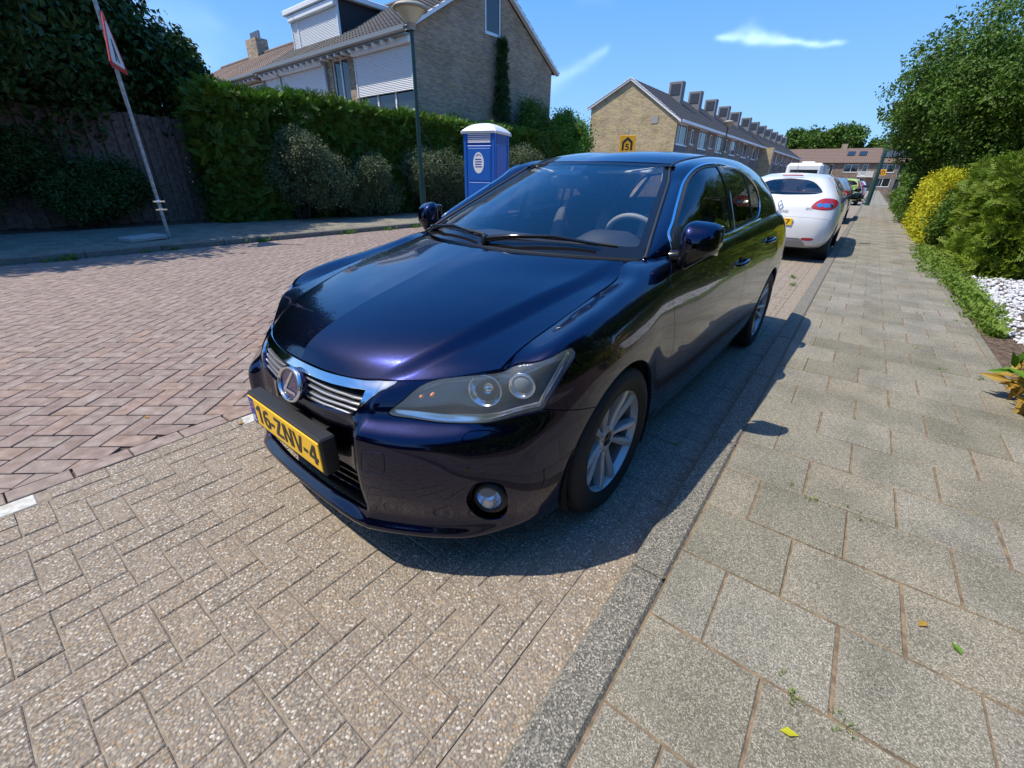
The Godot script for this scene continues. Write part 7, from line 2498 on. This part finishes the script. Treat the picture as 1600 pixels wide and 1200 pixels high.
func build_sign_pole() -> void:
	var t := thing("warning_sign", "galvanised pole with a red-edged triangle sign seen nearly edge-on", "road sign", Vector3(-9.1, WALK_Y - 0.02, -1.43))
	var mb := MB.new()
	mb.tube([Vector3(0.0, -0.1, 0), Vector3(0, 4.2, 0)], 0.03, 14)
	put("pole", mb, M.galvanised, t)
	var n := Vector3(0.455, 0, -0.89).normalized()
	var s := Node3D.new()
	s.name = "triangle_sign"
	t.add_child(s, true)
	var bt := Transform3D(Basis(Vector3.UP.cross(n), Vector3.UP, n), n * 0.045 + Vector3(0, 2.94, 0))
	var tri := func(r: float, drop: float): 
		var o := PackedVector2Array()
		for k in 3:
			var c := Vector2(0, 0.56).rotated(TAU * k / 3.0)
			for j in [-1, 0, 1]: o.append((c - c.normalized() * 0.09) * r / 0.56 + c.normalized().rotated(j * 0.9) * 0.045)
		return o
	mb = MB.new()
	mb.prism(tri.call(0.56, 0), -0.012, 0.004, bt)
	put("red_border", mb, M.sign_red, s)
	mb = MB.new()
	mb.prism(tri.call(0.40, 0), 0.002, 0.0065, bt)
	put("white_field", mb, M.sign_white, s)
	mb = MB.new()
	mb.prism(PackedVector2Array([Vector2(-0.10, -0.16), Vector2(-0.05, 0.02), Vector2(-0.02, 0.16), Vector2(0.03, 0.16), Vector2(0.06, 0.0), Vector2(0.11, -0.16), Vector2(0.05, -0.16), Vector2(0.01, -0.05), Vector2(-0.04, -0.16)]), 0.005, 0.0085, bt)
	put("symbol", mb, M.sign_black, s)
	for y in [2.72, 3.22]:
		mb = MB.new()
		mb.box(Vector3(-0.045, y - 0.025, -0.04), Vector3(0.045, y + 0.025, 0.04), Transform3D(bt.basis, Vector3.ZERO))
		put("bracket", mb, M.galvanised, t)
	for y in [0.50, 0.64]:
		mb = MB.new()
		mb.lathe([Vector2(0.032, y), Vector2(0.042, y + 0.005), Vector2(0.042, y + 0.045), Vector2(0.032, y + 0.05)], 14)
		mb.box(Vector3(0.03, y + 0.01, -0.09), Vector3(0.05, y + 0.035, 0.09))
		put("clamp", mb, M.chrome, t)
	var sl := thing("loose_slab", "raised concrete slab lying beside the sign pole foot", "slab", Vector3(-9.0, WALK_Y, -1.0), 0.2)
	mb = MB.new()
	mb.cbox(Vector3(-0.22, 0.004, -0.30), Vector3(0.22, 0.075, 0.30), 0.012, Transform3D(Basis(Vector3.RIGHT, 0.03), Vector3.ZERO))
	put("slab", mb, M.concrete, sl)

func build_toilet_cabin() -> void:
	var t := thing("toilet_cabin", "blue portable toilet cabin with white domed roof", "portable toilet", Vector3(-7.38, 0.004, -8.85), deg_to_rad(14))
	t.scale = Vector3(0.94, 1.09, 0.94)
	# local: door looks along +z, plain side along +x
	var a := 0.50
	var mb := MB.new()
	mb.cbox(Vector3(-a, 0.0, -a), Vector3(a, 0.14, a), 0.02)
	put("skid_base", mb, M.panel_dark, t)
	mb = MB.new()
	mb.box(Vector3(-a + 0.03, 0.14, -a + 0.03), Vector3(a - 0.03, 2.14, a - 0.03))
	put("body", mb, M.cabin_blue, t)
	for s in [[-1, 1], [1, 1], [1, -1], [-1, -1]]:
		mb = MB.new()
		mb.cbox(Vector3(s[0] * (a - 0.05) - 0.05, 0.14, s[1] * (a - 0.05) - 0.05), Vector3(s[0] * (a - 0.05) + 0.05, 2.16, s[1] * (a - 0.05) + 0.05), 0.02)
		put("corner_post", mb, M.cabin_blue, t)
	mb = MB.new()
	mb.cbox(Vector3(-a + 0.12, 0.2, a - 0.035), Vector3(a - 0.12, 1.84, a - 0.008), 0.01)
	var door := put("door", mb, M.cabin_blue, t)
	mb = MB.new()
	mb.cbox(Vector3(-a + 0.16, 0.28, a - 0.01), Vector3(a - 0.16, 1.02, a - 0.002), 0.004)
	mb.cbox(Vector3(-a + 0.16, 1.06, a - 0.01), Vector3(a - 0.16, 1.78, a - 0.002), 0.004)
	put("door_panel", mb, M.cabin_blue, door)
	mb = MB.new()
	var oval := PackedVector2Array()
	for k in 32: oval.append(Vector2(0.17 * cos(TAU * k / 32), 0.235 * sin(TAU * k / 32)))
	mb.prism(oval, -0.004, 0.001, Transform3D(Basis.IDENTITY, Vector3(-0.02, 1.46, a)))
	put("oval_sticker", mb, M.sign_white, door)
	mb = MB.new()
	for k in 4: mb.box(Vector3(-0.13, 1.36 + 0.055 * k, a + 0.0005), Vector3(0.09 - 0.02 * (k % 2), 1.385 + 0.055 * k, a + 0.0025))
	mb.tube([Vector3(-0.10, 1.62, a + 0.001), Vector3(-0.02, 1.655, a + 0.001), Vector3(0.07, 1.62, a + 0.001)], 0.008, 6)
	put("sticker_print", mb, M.plate_blue, door)
	for side in 2:
		for k in 5:
			mb = MB.new()
			var y := 1.90 + 0.042 * k
			if side == 0: mb.cbox(Vector3(-a + 0.14, y, a - 0.03), Vector3(a - 0.14, y + 0.022, a - 0.005), 0.005)
			else: mb.cbox(Vector3(a - 0.03, y, -a + 0.14), Vector3(a - 0.005, y + 0.022, a - 0.14), 0.005)
			put("vent_slat", mb, M.cabin_roof if side == 0 else M.cabin_blue, t)
	mb = MB.new()
	mb.cbox(Vector3(a - 0.035, 0.25, -a + 0.14), Vector3(a - 0.012, 1.82, a - 0.14), 0.008)
	put("side_panel", mb, M.cabin_blue, t)
	# domed roof
	var s := grid_sheet(25, 25, func(u: float, w: float):
		var x := (u * 2 - 1)
		var z := (w * 2 - 1)
		var e := maxf(absf(x), absf(z))
		return Vector3(x * (a + 0.05), 2.15 + 0.16 * (1.0 - pow(e, 3.0)) + 0.03 * (1.0 - x * x) * (1.0 - z * z), z * (a + 0.05)))
	if s.n[300].y < 0:
		for k in s.n.size(): s.n[k] = -s.n[k]
	put("roof", cut(s, [], 0.07, 0), M.cabin_roof, t)

func build_detour_sign() -> void:
	for d in [[Vector3(-8.45, 0.08, -20.4), 3.05, 0.72, "yellow detour board with black arrow and number five above the car roof"], [Vector3(1.68, 0.08, -46.0), 3.7, 0.72, "small yellow detour board beside the distant green post"]]:
		var t := thing("detour_sign", d[3], "road sign", d[0], deg_to_rad(24) if d[0].x < 0 else 0.0, "yellow detour boards")
		if d[0].x > 0: t.scale = Vector3.ONE * 0.6
		var mb := MB.new()
		mb.tube([Vector3.ZERO, Vector3(0, d[1] + 0.25, 0)], 0.028, 10)
		put("pole", mb, M.galvanised, t)
		mb = MB.new()
		var w: float = d[2] * 0.5
		var top: float = d[1]
		mb.cbox(Vector3(-w, top - (1.0 if d[0].x < 0 else 0.7), 0.03), Vector3(w, top, 0.06), 0.01)
		put("board", mb, M.sign_yellow, t)
		mb = MB.new()
		mb.prism(PackedVector2Array([Vector2(-0.24, -0.62), Vector2(-0.24, -0.26), Vector2(0, -0.06), Vector2(0.24, -0.26), Vector2(0.24, -0.62), Vector2(0.15, -0.62), Vector2(0.15, -0.32), Vector2(0, -0.19), Vector2(-0.15, -0.32), Vector2(-0.15, -0.62)]), 0.058, 0.064, Transform3D(Basis.IDENTITY, Vector3(0, top, 0)))
		put("arrow", mb, M.sign_black, t)
		lettering("number", "5", 0.27, 0.17, Transform3D(Basis.IDENTITY, Vector3(0, top - 0.48, 0.0625)), M.sign_black, t, true)

# ---- other parked cars: one net for a small car seen from behind, rear bumper at z = 0, front towards -z
func small_car_net(hi: float, wide: float, long: float, upright: float) -> Array:
	var ys := [0.24, 0.34, 0.50, 0.66, 0.80, 0.93, 1.06, 1.20, 1.33, 1.405]
	var ws := [0.78, 0.86, 0.895, 0.90, 0.895, 0.872, 0.81, 0.715, 0.615, 0.50]
	var zc := [-0.07, -0.015, 0.0, -0.01, -0.05, -0.10, -0.21, -0.42, -0.66, -0.98]
	var g := []
	var cols := []
	for k in 10:
		var row := PackedVector3Array()
		for r in 10:
			var y: float = ys[r]
			var w: float = ws[r]
			var z: float = zc[r] * lerpf(1.0, 0.45, upright)
			if r < 6: z = zc[r]
			var q := Vector3.ZERO
			match k:
				0: q = Vector3(0, y, z)
				1: q = Vector3(0.46 * w, y, z - 0.015)
				2: q = Vector3(0.80 * w, y, z - 0.09)
				3: q = Vector3(0.965 * w, y, z - 0.33)
				4: q = Vector3(w, y, minf(z - 0.5, -1.0))
				5: q = Vector3(w, y, -2.0)
				6: q = Vector3(w * 0.99, y, [-3.1, -3.1, -3.1, -3.1, -3.1, -3.1, -2.98, -2.72, -2.42, -2.12][r])
				7: q = Vector3(w * 0.93, y, [-3.9, -3.95, -3.95, -3.93, -3.88, -3.7, -3.15, -2.85, -2.53, -2.2][r]) if r < 6 else Vector3(w * 0.80, y, [-3.15, -2.85, -2.53, -2.2][r - 6])
				8: q = Vector3(w * 0.60, y, [-4.15, -4.2, -4.2, -4.18, -4.1, -3.85][r]) if r < 6 else Vector3(w * 0.45, y, [-3.25, -2.93, -2.6, -2.25][r - 6])
				9: q = Vector3(0, y, [-4.22, -4.28, -4.28, -4.25, -4.15, -3.9][r]) if r < 6 else Vector3(0, y, [-3.28, -2.96, -2.62, -2.27][r - 6])
			if r >= 6 and k >= 8: q.y -= 0.0
			row.append(Vector3(q.x * wide, q.y * hi, q.z * long))
		g.append(row)
	return g

func parked_car(label: String, at: Vector3, paint: Material, hi: float, wide: float, long: float, upright: float, detail: bool, group := "cars parked further along the kerb") -> Node3D:
	var car := thing("parked_car", label, "car", at, 0.0, group)
	var e := extended(small_car_net(hi, wide, long, upright), true, true)
	var along := [0.0, 0.42, 0.75, 1.05, 1.8, 2.8, 3.9, 4.75, 5.2, 5.75]
	var us := steps(along, func(k): return 0.022 if k < 4 and detail else 0.05)
	var vs := steps([0.0, 0.1, 0.26, 0.42, 0.56, 0.70, 0.85, 1.05, 1.25, 1.4], func(_k): return 0.022 if detail else 0.045)
	var s := sheet(e, us, vs)
	for u in us:
		var i := mini(int(u), along.size() - 2)
		for t in vs: s.a.append(lerpf(along[i], along[i + 1], u - i))
	for q in s.p: s.b.append(q.y / hi)
	if s.n[vs.size() / 3].z < 0:
		for k in s.n.size(): s.n[k] = -s.n[k]
	var rearw := smooth_outline([Vector2(-0.3, 1.325), Vector2(0.3, 1.32), Vector2(0.50, 1.285), Vector2(0.62, 1.20), Vector2(0.66, 1.13), Vector2(0.60, 1.105), Vector2(0.45, 1.085), Vector2(0.0, 1.07), Vector2(-0.3, 1.07)], 3)
	var tail := smooth_outline([Vector2(0.48, 0.885), Vector2(0.55, 0.985), Vector2(0.70, 1.035), Vector2(0.93, 1.02), Vector2(1.02, 0.985), Vector2(0.96, 0.915), Vector2(0.80, 0.86), Vector2(0.60, 0.855)], 3)
	if upright > 0.5: tail = smooth_outline([Vector2(0.74, 0.72), Vector2(0.73, 1.30), Vector2(0.85, 1.32), Vector2(0.95, 1.28), Vector2(0.95, 0.74), Vector2(0.85, 0.70)], 3)
	var sidew := smooth_outline([Vector2(1.12, 1.12), Vector2(1.22, 1.25), Vector2(1.5, 1.325), Vector2(2.2, 1.34), Vector2(3.2, 1.33), Vector2(3.6, 1.20), Vector2(3.78, 1.09), Vector2(3.3, 1.06), Vector2(2.0, 1.065), Vector2(1.3, 1.085)], 3)
	var screen := PackedVector2Array([Vector2(4.35, 1.08), Vector2(4.35, 1.37), Vector2(6.2, 1.37), Vector2(6.2, 1.08)])
	var f := [field(s, rearw), field(s, tail), field(s, sidew), field(s, screen)]
	var neg := func(g: PackedFloat32Array, by: float):
		var o := PackedFloat32Array()
		o.resize(g.size())
		for k in g.size(): o[k] = -g[k] - by
		return o
	var sh := func(g: PackedFloat32Array, by: float):
		var o := PackedFloat32Array()
		o.resize(g.size())
		for k in g.size(): o[k] = g[k] + by
		return o
	var zr := -0.72 * long
	var zf := -3.32 * long
	var arch := f_of(s, func(q: Vector3, _a, _b): return Vector2(q.z - (zr if q.z > -2.0 * long else zf), q.y - 0.31).length() - 0.345)
	var outs := [neg.call(f[0], 0.0), neg.call(f[1], 0.0), neg.call(f[2], 0.0), neg.call(f[3], 0.0), arch]
	var upper := f_of(s, func(_q, a: float, b: float): return b - ramp([[0.0, 0.735], [0.5, 0.735], [0.9, 0.70], [1.0, 0.45], [1.01, 0.1]], a) - 0.002)
	var lower := f_of(s, func(_q, a: float, b: float): return ramp([[0.0, 0.735], [0.5, 0.735], [0.9, 0.70], [1.0, 0.45], [1.01, 0.1]], a) - b - 0.002)
	put("body", cut(s, outs + [upper], 0.02, 2), paint, car)
	var dark := f_of(s, func(_q, a: float, b: float): return b - ramp([[0.0, 0.40], [0.45, 0.40], [0.60, 0.28], [1.2, 0.25]], a))
	put("rear_bumper", cut(s, outs + [lower, dark], 0.02, 2), paint, car)
	put("bumper_insert", cut(s, outs + [lower, neg.call(dark, 0.0)], 0.01, 2, -0.005), M.zinc if detail else M.black_plastic, car)
	put("rear_window", cut(s, [sh.call(f[0], 0.0)], 0.0, 2, -0.006), M.side_glass, car)
	put("windscreen", cut(s, [sh.call(f[3], 0.0)], 0.0, 2, -0.006), M.side_glass, car)
	for m in [0, 1]:
		put("side_window", cut(s, [sh.call(f[2], 0.0)], 0.0, m, -0.006), M.side_glass, car)
		var tl := put("tail_light", cut(s, [sh.call(f[1], -0.004)], 0.012, m, 0.004), M.tail_red, car)
		if detail:
			for k in 3:
				var li := smooth_outline([Vector2(0.565 + 0.10 * k, 0.905 - 0.004 * k), Vector2(0.57 + 0.10 * k, 0.95), Vector2(0.645 + 0.10 * k, 0.955), Vector2(0.645 + 0.10 * k, 0.903 - 0.004 * k)], 3)
				put("clear_lens", cut(s, [field(s, li)], 0.004, m, 0.0065), M.reflector, tl)
			var rf := smooth_outline([Vector2(0.50, 0.37), Vector2(0.48, 0.41), Vector2(0.66, 0.41), Vector2(0.64, 0.37)], 3)
			put("bumper_reflector", cut(s, [field(s, rf)], 0.004, m, 0.003), M.tail_red, car)
	# roof cap between the upper edges
	var cap := MB.new()
	var last := s.nv - 1
	for i in s.nu - 1:
		var a := s.p[i * s.nv + last]
		var b := s.p[(i + 1) * s.nv + last]
		var rows := 6
		for r in rows:
			var w0 := 1.0 - float(r) / rows
			var w1 := 1.0 - float(r + 1) / rows
			var lift := func(q: Vector3, w: float): return Vector3(q.x * w, q.y + 0.022 * (1 - w * w), q.z)
			for sx in [1.0, -1.0]:
				var f3 := Vector3(sx, 1, 1)
				cap.quad_any(lift.call(a, w0) * f3, lift.call(b, w0) * f3, lift.call(b, w1) * f3, lift.call(a, w1) * f3, Vector3(0, 0, a.z))
	put("roof", cap, paint, car)
	var floor_ := MB.new()
	floor_.box(Vector3(-0.7 * wide, 0.2, -3.9 * long), Vector3(0.7 * wide, 0.32, -0.25))
	put("underbody", floor_, M.black_matt, car)
	for z in [zr, zf]:
		for sx in [1.0, -1.0]:
			var w := Node3D.new()
			w.name = "wheel"
			car.add_child(w, true)
			w.position = Vector3(sx * (0.775 * wide), 0.31, z)
			var t := Transform3D(Basis(Vector3(0, 0, sx), Vector3(sx, 0, 0), Vector3(0, 1, 0)), Vector3.ZERO)
			var mb := MB.new()
			mb.lathe([Vector2(0.21, -0.09), Vector2(0.29, -0.10), Vector2(0.31, -0.08), Vector2(0.31, 0.08), Vector2(0.29, 0.10), Vector2(0.21, 0.09)], 32, t)
			put("tyre", mb, M.rubber, w)
			mb = MB.new()
			mb.lathe([Vector2(0.215, 0.092), Vector2(0.20, 0.07), Vector2(0.06, 0.05), Vector2(0.0, 0.055)], 32, t)
			put("rim", mb, M.wheel, w)
	for sx in [1.0, -1.0]:
		var mb := MB.new()
		mb.add(rounded_block(Vector3(0.10, 0.065, 0.07), 0.5, 14, 10), Transform3D(Basis.IDENTITY, Vector3(sx * 0.98 * wide, 1.03 * hi, -2.85 * long)))
		mb.tube([Vector3(sx * 0.82 * wide, 1.0 * hi, -2.85 * long), Vector3(sx * 0.93 * wide, 1.02 * hi, -2.85 * long)], 0.03, 8)
		put("door_mirror", mb, M.black_gloss, car)
	if detail:
		var mb := MB.new()
		mb.cbox(Vector3(-0.16, 1.372, -0.73), Vector3(0.16, 1.392, -0.70), 0.005)
		put("brake_light", mb, M.tail_red, car)
		mb = MB.new()
		mb.tube([Vector3(-0.02, 1.10, -0.30), Vector3(-0.22, 1.135, -0.345), Vector3(-0.40, 1.13, -0.36)], [0.014, 0.009, 0.006], 8)
		put("rear_wiper", mb, M.black_plastic, car)
		var pl := Node3D.new()
		pl.name = "number_plate"
		car.add_child(pl, true)
		mb = MB.new()
		mb.cbox(Vector3(-0.26, 0.60, -0.006), Vector3(0.26, 0.71, 0.012), 0.003)
		put("plate_sheet", mb, M.plate, pl)
		lettering("characters", "-7", 0.075, 0.10, Transform3D(Basis.IDENTITY, Vector3(0.17, 0.655, 0.013)), M.sign_black, pl, true)
		# diamond badge and the model lettering below it
		mb = MB.new()
		for sgn in [-1.0, 1.0]:
			mb.tube([Vector3(0, 0.985, -0.075), Vector3(sgn * 0.032, 0.93, -0.055), Vector3(0, 0.875, -0.035)], 0.009, 6)
		put("diamond_badge", mb, M.chrome, car)
		lettering("model_lettering", "MEGANE", 0.035, 0.30, Transform3D(Basis(Vector3.RIGHT, deg_to_rad(-22)), Vector3(0.0, 0.825, -0.045)), M.zinc, car, true)
		lettering("badge_lettering", "dCi", 0.035, 0.09, Transform3D(Basis(Vector3.UP, 0.12) * Basis(Vector3.RIGHT, deg_to_rad(-20)), Vector3(0.44, 0.875, -0.085)), M.zinc, car, true)
		mb = MB.new()
		mb.tube([Vector3(0, 1.425, -1.15), Vector3(0.0, 1.62, -1.0)], [0.006, 0.002], 6)
		put("antenna", mb, M.black_plastic, car)
	else:
		var mb := MB.new()
		mb.cbox(Vector3(-0.26 * wide, 0.66 * hi, -0.012), Vector3(0.26 * wide, 0.66 * hi + 0.11, 0.01), 0.003)
		put("number_plate", mb, M.plate, car)
	return car

func car_paint(c: Color) -> StandardMaterial3D:
	var m := mat(c, 0.4)
	m.clearcoat_enabled = true
	m.clearcoat = 1.0
	m.clearcoat_roughness = 0.03
	return m

func build_parked_cars() -> void:
	parked_car("white coupe with red tail lights parked behind the blue hatchback", Vector3(0.21, 0, -7.7), car_paint(lin(0.66, 0.67, 0.68)), 1.0, 0.985, 1.0, 0.0, true)
	parked_car("blue-grey car just ahead of the white coupe", Vector3(0.05, 0, -17.6), car_paint(lin(0.16, 0.22, 0.27)), 1.02, 0.96, 0.95, 0.2, false)
	parked_car("pale green small car with upright red tail lights", Vector3(0.08, 0, -35.2), car_paint(lin(0.33, 0.46, 0.10)), 1.09, 0.90, 0.85, 1.0, false)
	parked_car("red car parked beyond the pale green car", Vector3(0.1, 0, -43.5), car_paint(lin(0.35, 0.02, 0.02)), 1.02, 0.95, 0.9, 0.4, false)
	parked_car("white car furthest along the parking strip", Vector3(0.12, 0, -52.0), car_paint(lin(0.66, 0.67, 0.68)), 1.05, 0.95, 0.95, 0.3, false)
	# white camper van standing in the street
	var v := thing("camper_van", "white camper van roof showing beyond the white coupe", "van", Vector3(-2.35, 0, -33.6))
	var paint := car_paint(lin(0.70, 0.71, 0.72))
	var mb := MB.new()
	mb.cbox(Vector3(-1.0, 0.45, -5.4), Vector3(1.0, 2.38, 0.0), 0.16)
	put("body", mb, paint, v)
	mb = MB.new()
	mb.cbox(Vector3(-0.75, 1.45, 0.001), Vector3(0.75, 2.0, 0.012), 0.01)
	put("rear_window", mb, M.window_glass, v)
	mb = MB.new()
	mb.cbox(Vector3(-0.35, 2.38, -2.2), Vector3(0.35, 2.5, -1.3), 0.03)
	put("roof_hatch", mb, M.frame, v)
	for z in [-0.9, -4.4]:
		for x in [-0.85, 0.85]:
			mb = MB.new()
			mb.lathe([Vector2(0.0, -0.09), Vector2(0.30, -0.10), Vector2(0.33, -0.08), Vector2(0.33, 0.08), Vector2(0.30, 0.10), Vector2(0.0, 0.09)], 24, Transform3D(Basis(Vector3(0, 0, 1), Vector3(1, 0, 0), Vector3(0, 1, 0)), Vector3(x, 0.33, z)))
			put("wheel", mb, M.rubber, v)
	for x in [-0.92, 0.92]:
		mb = MB.new()
		mb.cbox(Vector3(x - 0.05, 0.8, -0.005), Vector3(x + 0.05, 1.25, 0.014), 0.005)
		put("tail_light", mb, M.tail_red, v)
# ---------------------------------------------------------------- scene
func wisps() -> ImageTexture:
	# thin fair-weather cloud: faint veils all round and a few small streaks
	var im := Image.create(2048, 1024, false, Image.FORMAT_RGBA8)
	im.fill(Color(0.9, 0.93, 1.0, 0.0))
	var n := FastNoiseLite.new()
	n.seed = 5
	n.frequency = 0.011
	n.fractal_octaves = 5
	var n2 := FastNoiseLite.new()
	n2.seed = 9
	n2.frequency = 0.03
	n2.fractal_octaves = 4
	# each streak: where round the sky it starts and ends, its height there, its thickness above and below along the way, strength
	var streaks := [[0.9520, 0.9855, 12.75, 11.3, [[0.0, 0.1], [0.15, 0.45], [0.29, 1.25], [0.42, 0.5], [0.6, 0.28], [1.0, 0.12]], [[0.0, 0.1], [0.3, 0.35], [1.0, 0.16]], 0.62], [0.905, 0.925, 9.0, 12.6, [[0.0, 0.9], [1.0, 0.4]], [[0.0, 1.4], [1.0, 0.6]], 0.20]]
	for k in 5: streaks.append([0.06 + 0.17 * k, 0.095 + 0.17 * k, 14.0 + 4.0 * (k % 3), 12.5 + 4.0 * (k % 3), streaks[0][4], streaks[0][5], 0.5])
	for y in range(230, 512):
		var up := 90.0 - (y + 0.5) / 1024.0 * 180.0
		for x in 2048:
			var a := TAU * x / 2048.0
			var q := Vector3(cos(a) * 160.0, up * 5.0, sin(a) * 160.0)
			var v := maxf(0.0, n.get_noise_3dv(q) - 0.14) * 0.5 * smoothstep(50.0, 12.0, up)
			for s in streaks:
				var w: float = ((x + 0.5) / 2048.0 - s[0]) / (s[1] - s[0])
				if w < 0.0 or w > 1.0: continue
				var d: float = up - lerpf(s[2], s[3], w) + n2.get_noise_3dv(q * 2.5) * 0.35
				var t := ramp(s[4], w) if d > 0 else ramp(s[5], w)
				v = maxf(v, s[6] * exp(-pow(d / t, 2.0) * 1.6) * smoothstep(0.0, 0.08, w) * smoothstep(1.0, 0.9, w) * (0.9 + 0.5 * n2.get_noise_3dv(q * 5.0)))
			if v > 0.002: im.set_pixel(x, y, Color(0.85, 0.9, 0.96, clampf(v, 0.0, 0.8)))
	return ImageTexture.create_from_image(im)

func _ready() -> void:
	rng.seed = 20240611
	var cam := Camera3D.new()
	cam.name = "camera"
	cam.fov = 83.77
	cam.near = 0.05
	cam.far = 600.0
	cam.position = Vector3(1.407, 1.264, 1.442)
	cam.basis = Basis.from_euler(Vector3(-0.4501, 0.6776 - 0.0319, 0.0192), EULER_ORDER_YXZ)
	add_child(cam)
	cam.current = true
	var we := WorldEnvironment.new()
	we.name = "world"
	var env := Environment.new()
	env.background_mode = Environment.BG_SKY
	var sky := Sky.new()
	var sm := ProceduralSkyMaterial.new()
	sm.sky_top_color = Color(0.22, 0.54, 0.91)
	sm.sky_horizon_color = Color(0.66, 0.85, 0.99)
	sm.sky_curve = 0.16
	sm.ground_horizon_color = Color(0.55, 0.58, 0.58)
	sm.ground_bottom_color = Color(0.25, 0.24, 0.22)
	sm.sun_angle_max = 60.0
	sm.sun_curve = 0.30
	sm.sky_cover = wisps()
	sm.sky_cover_modulate = Color(1, 1, 1, 1)
	sky.sky_material = sm
	env.sky = sky
	env.tonemap_mode = Environment.TONE_MAPPER_LINEAR
	env.tonemap_exposure = 1.26
	env.sdfgi_enabled = true
	env.ssao_enabled = true
	env.ssil_enabled = true
	we.environment = env
	add_child(we)
	var sun := DirectionalLight3D.new()
	sun.name = "sun"
	sun.light_energy = 1.5
	sun.light_color = Color(1.0, 0.965, 0.90)
	sun.light_angular_distance = 0.5
	sun.shadow_enabled = true
	var d := Vector3(0.455, -1.0, -0.37).normalized()
	sun.basis = Basis.looking_at(d, Vector3.UP)
	add_child(sun)
	make_materials()
	build_ground()
	building_materials()
	build_left_row()
	build_terrace()
	build_far_row()
	build_fence()
	build_hatchback()
	street_materials()
	build_parked_cars()
	build_lamp_post()
	build_sign_pole()
	build_toilet_cabin()
	build_detour_sign()
	build_plants()
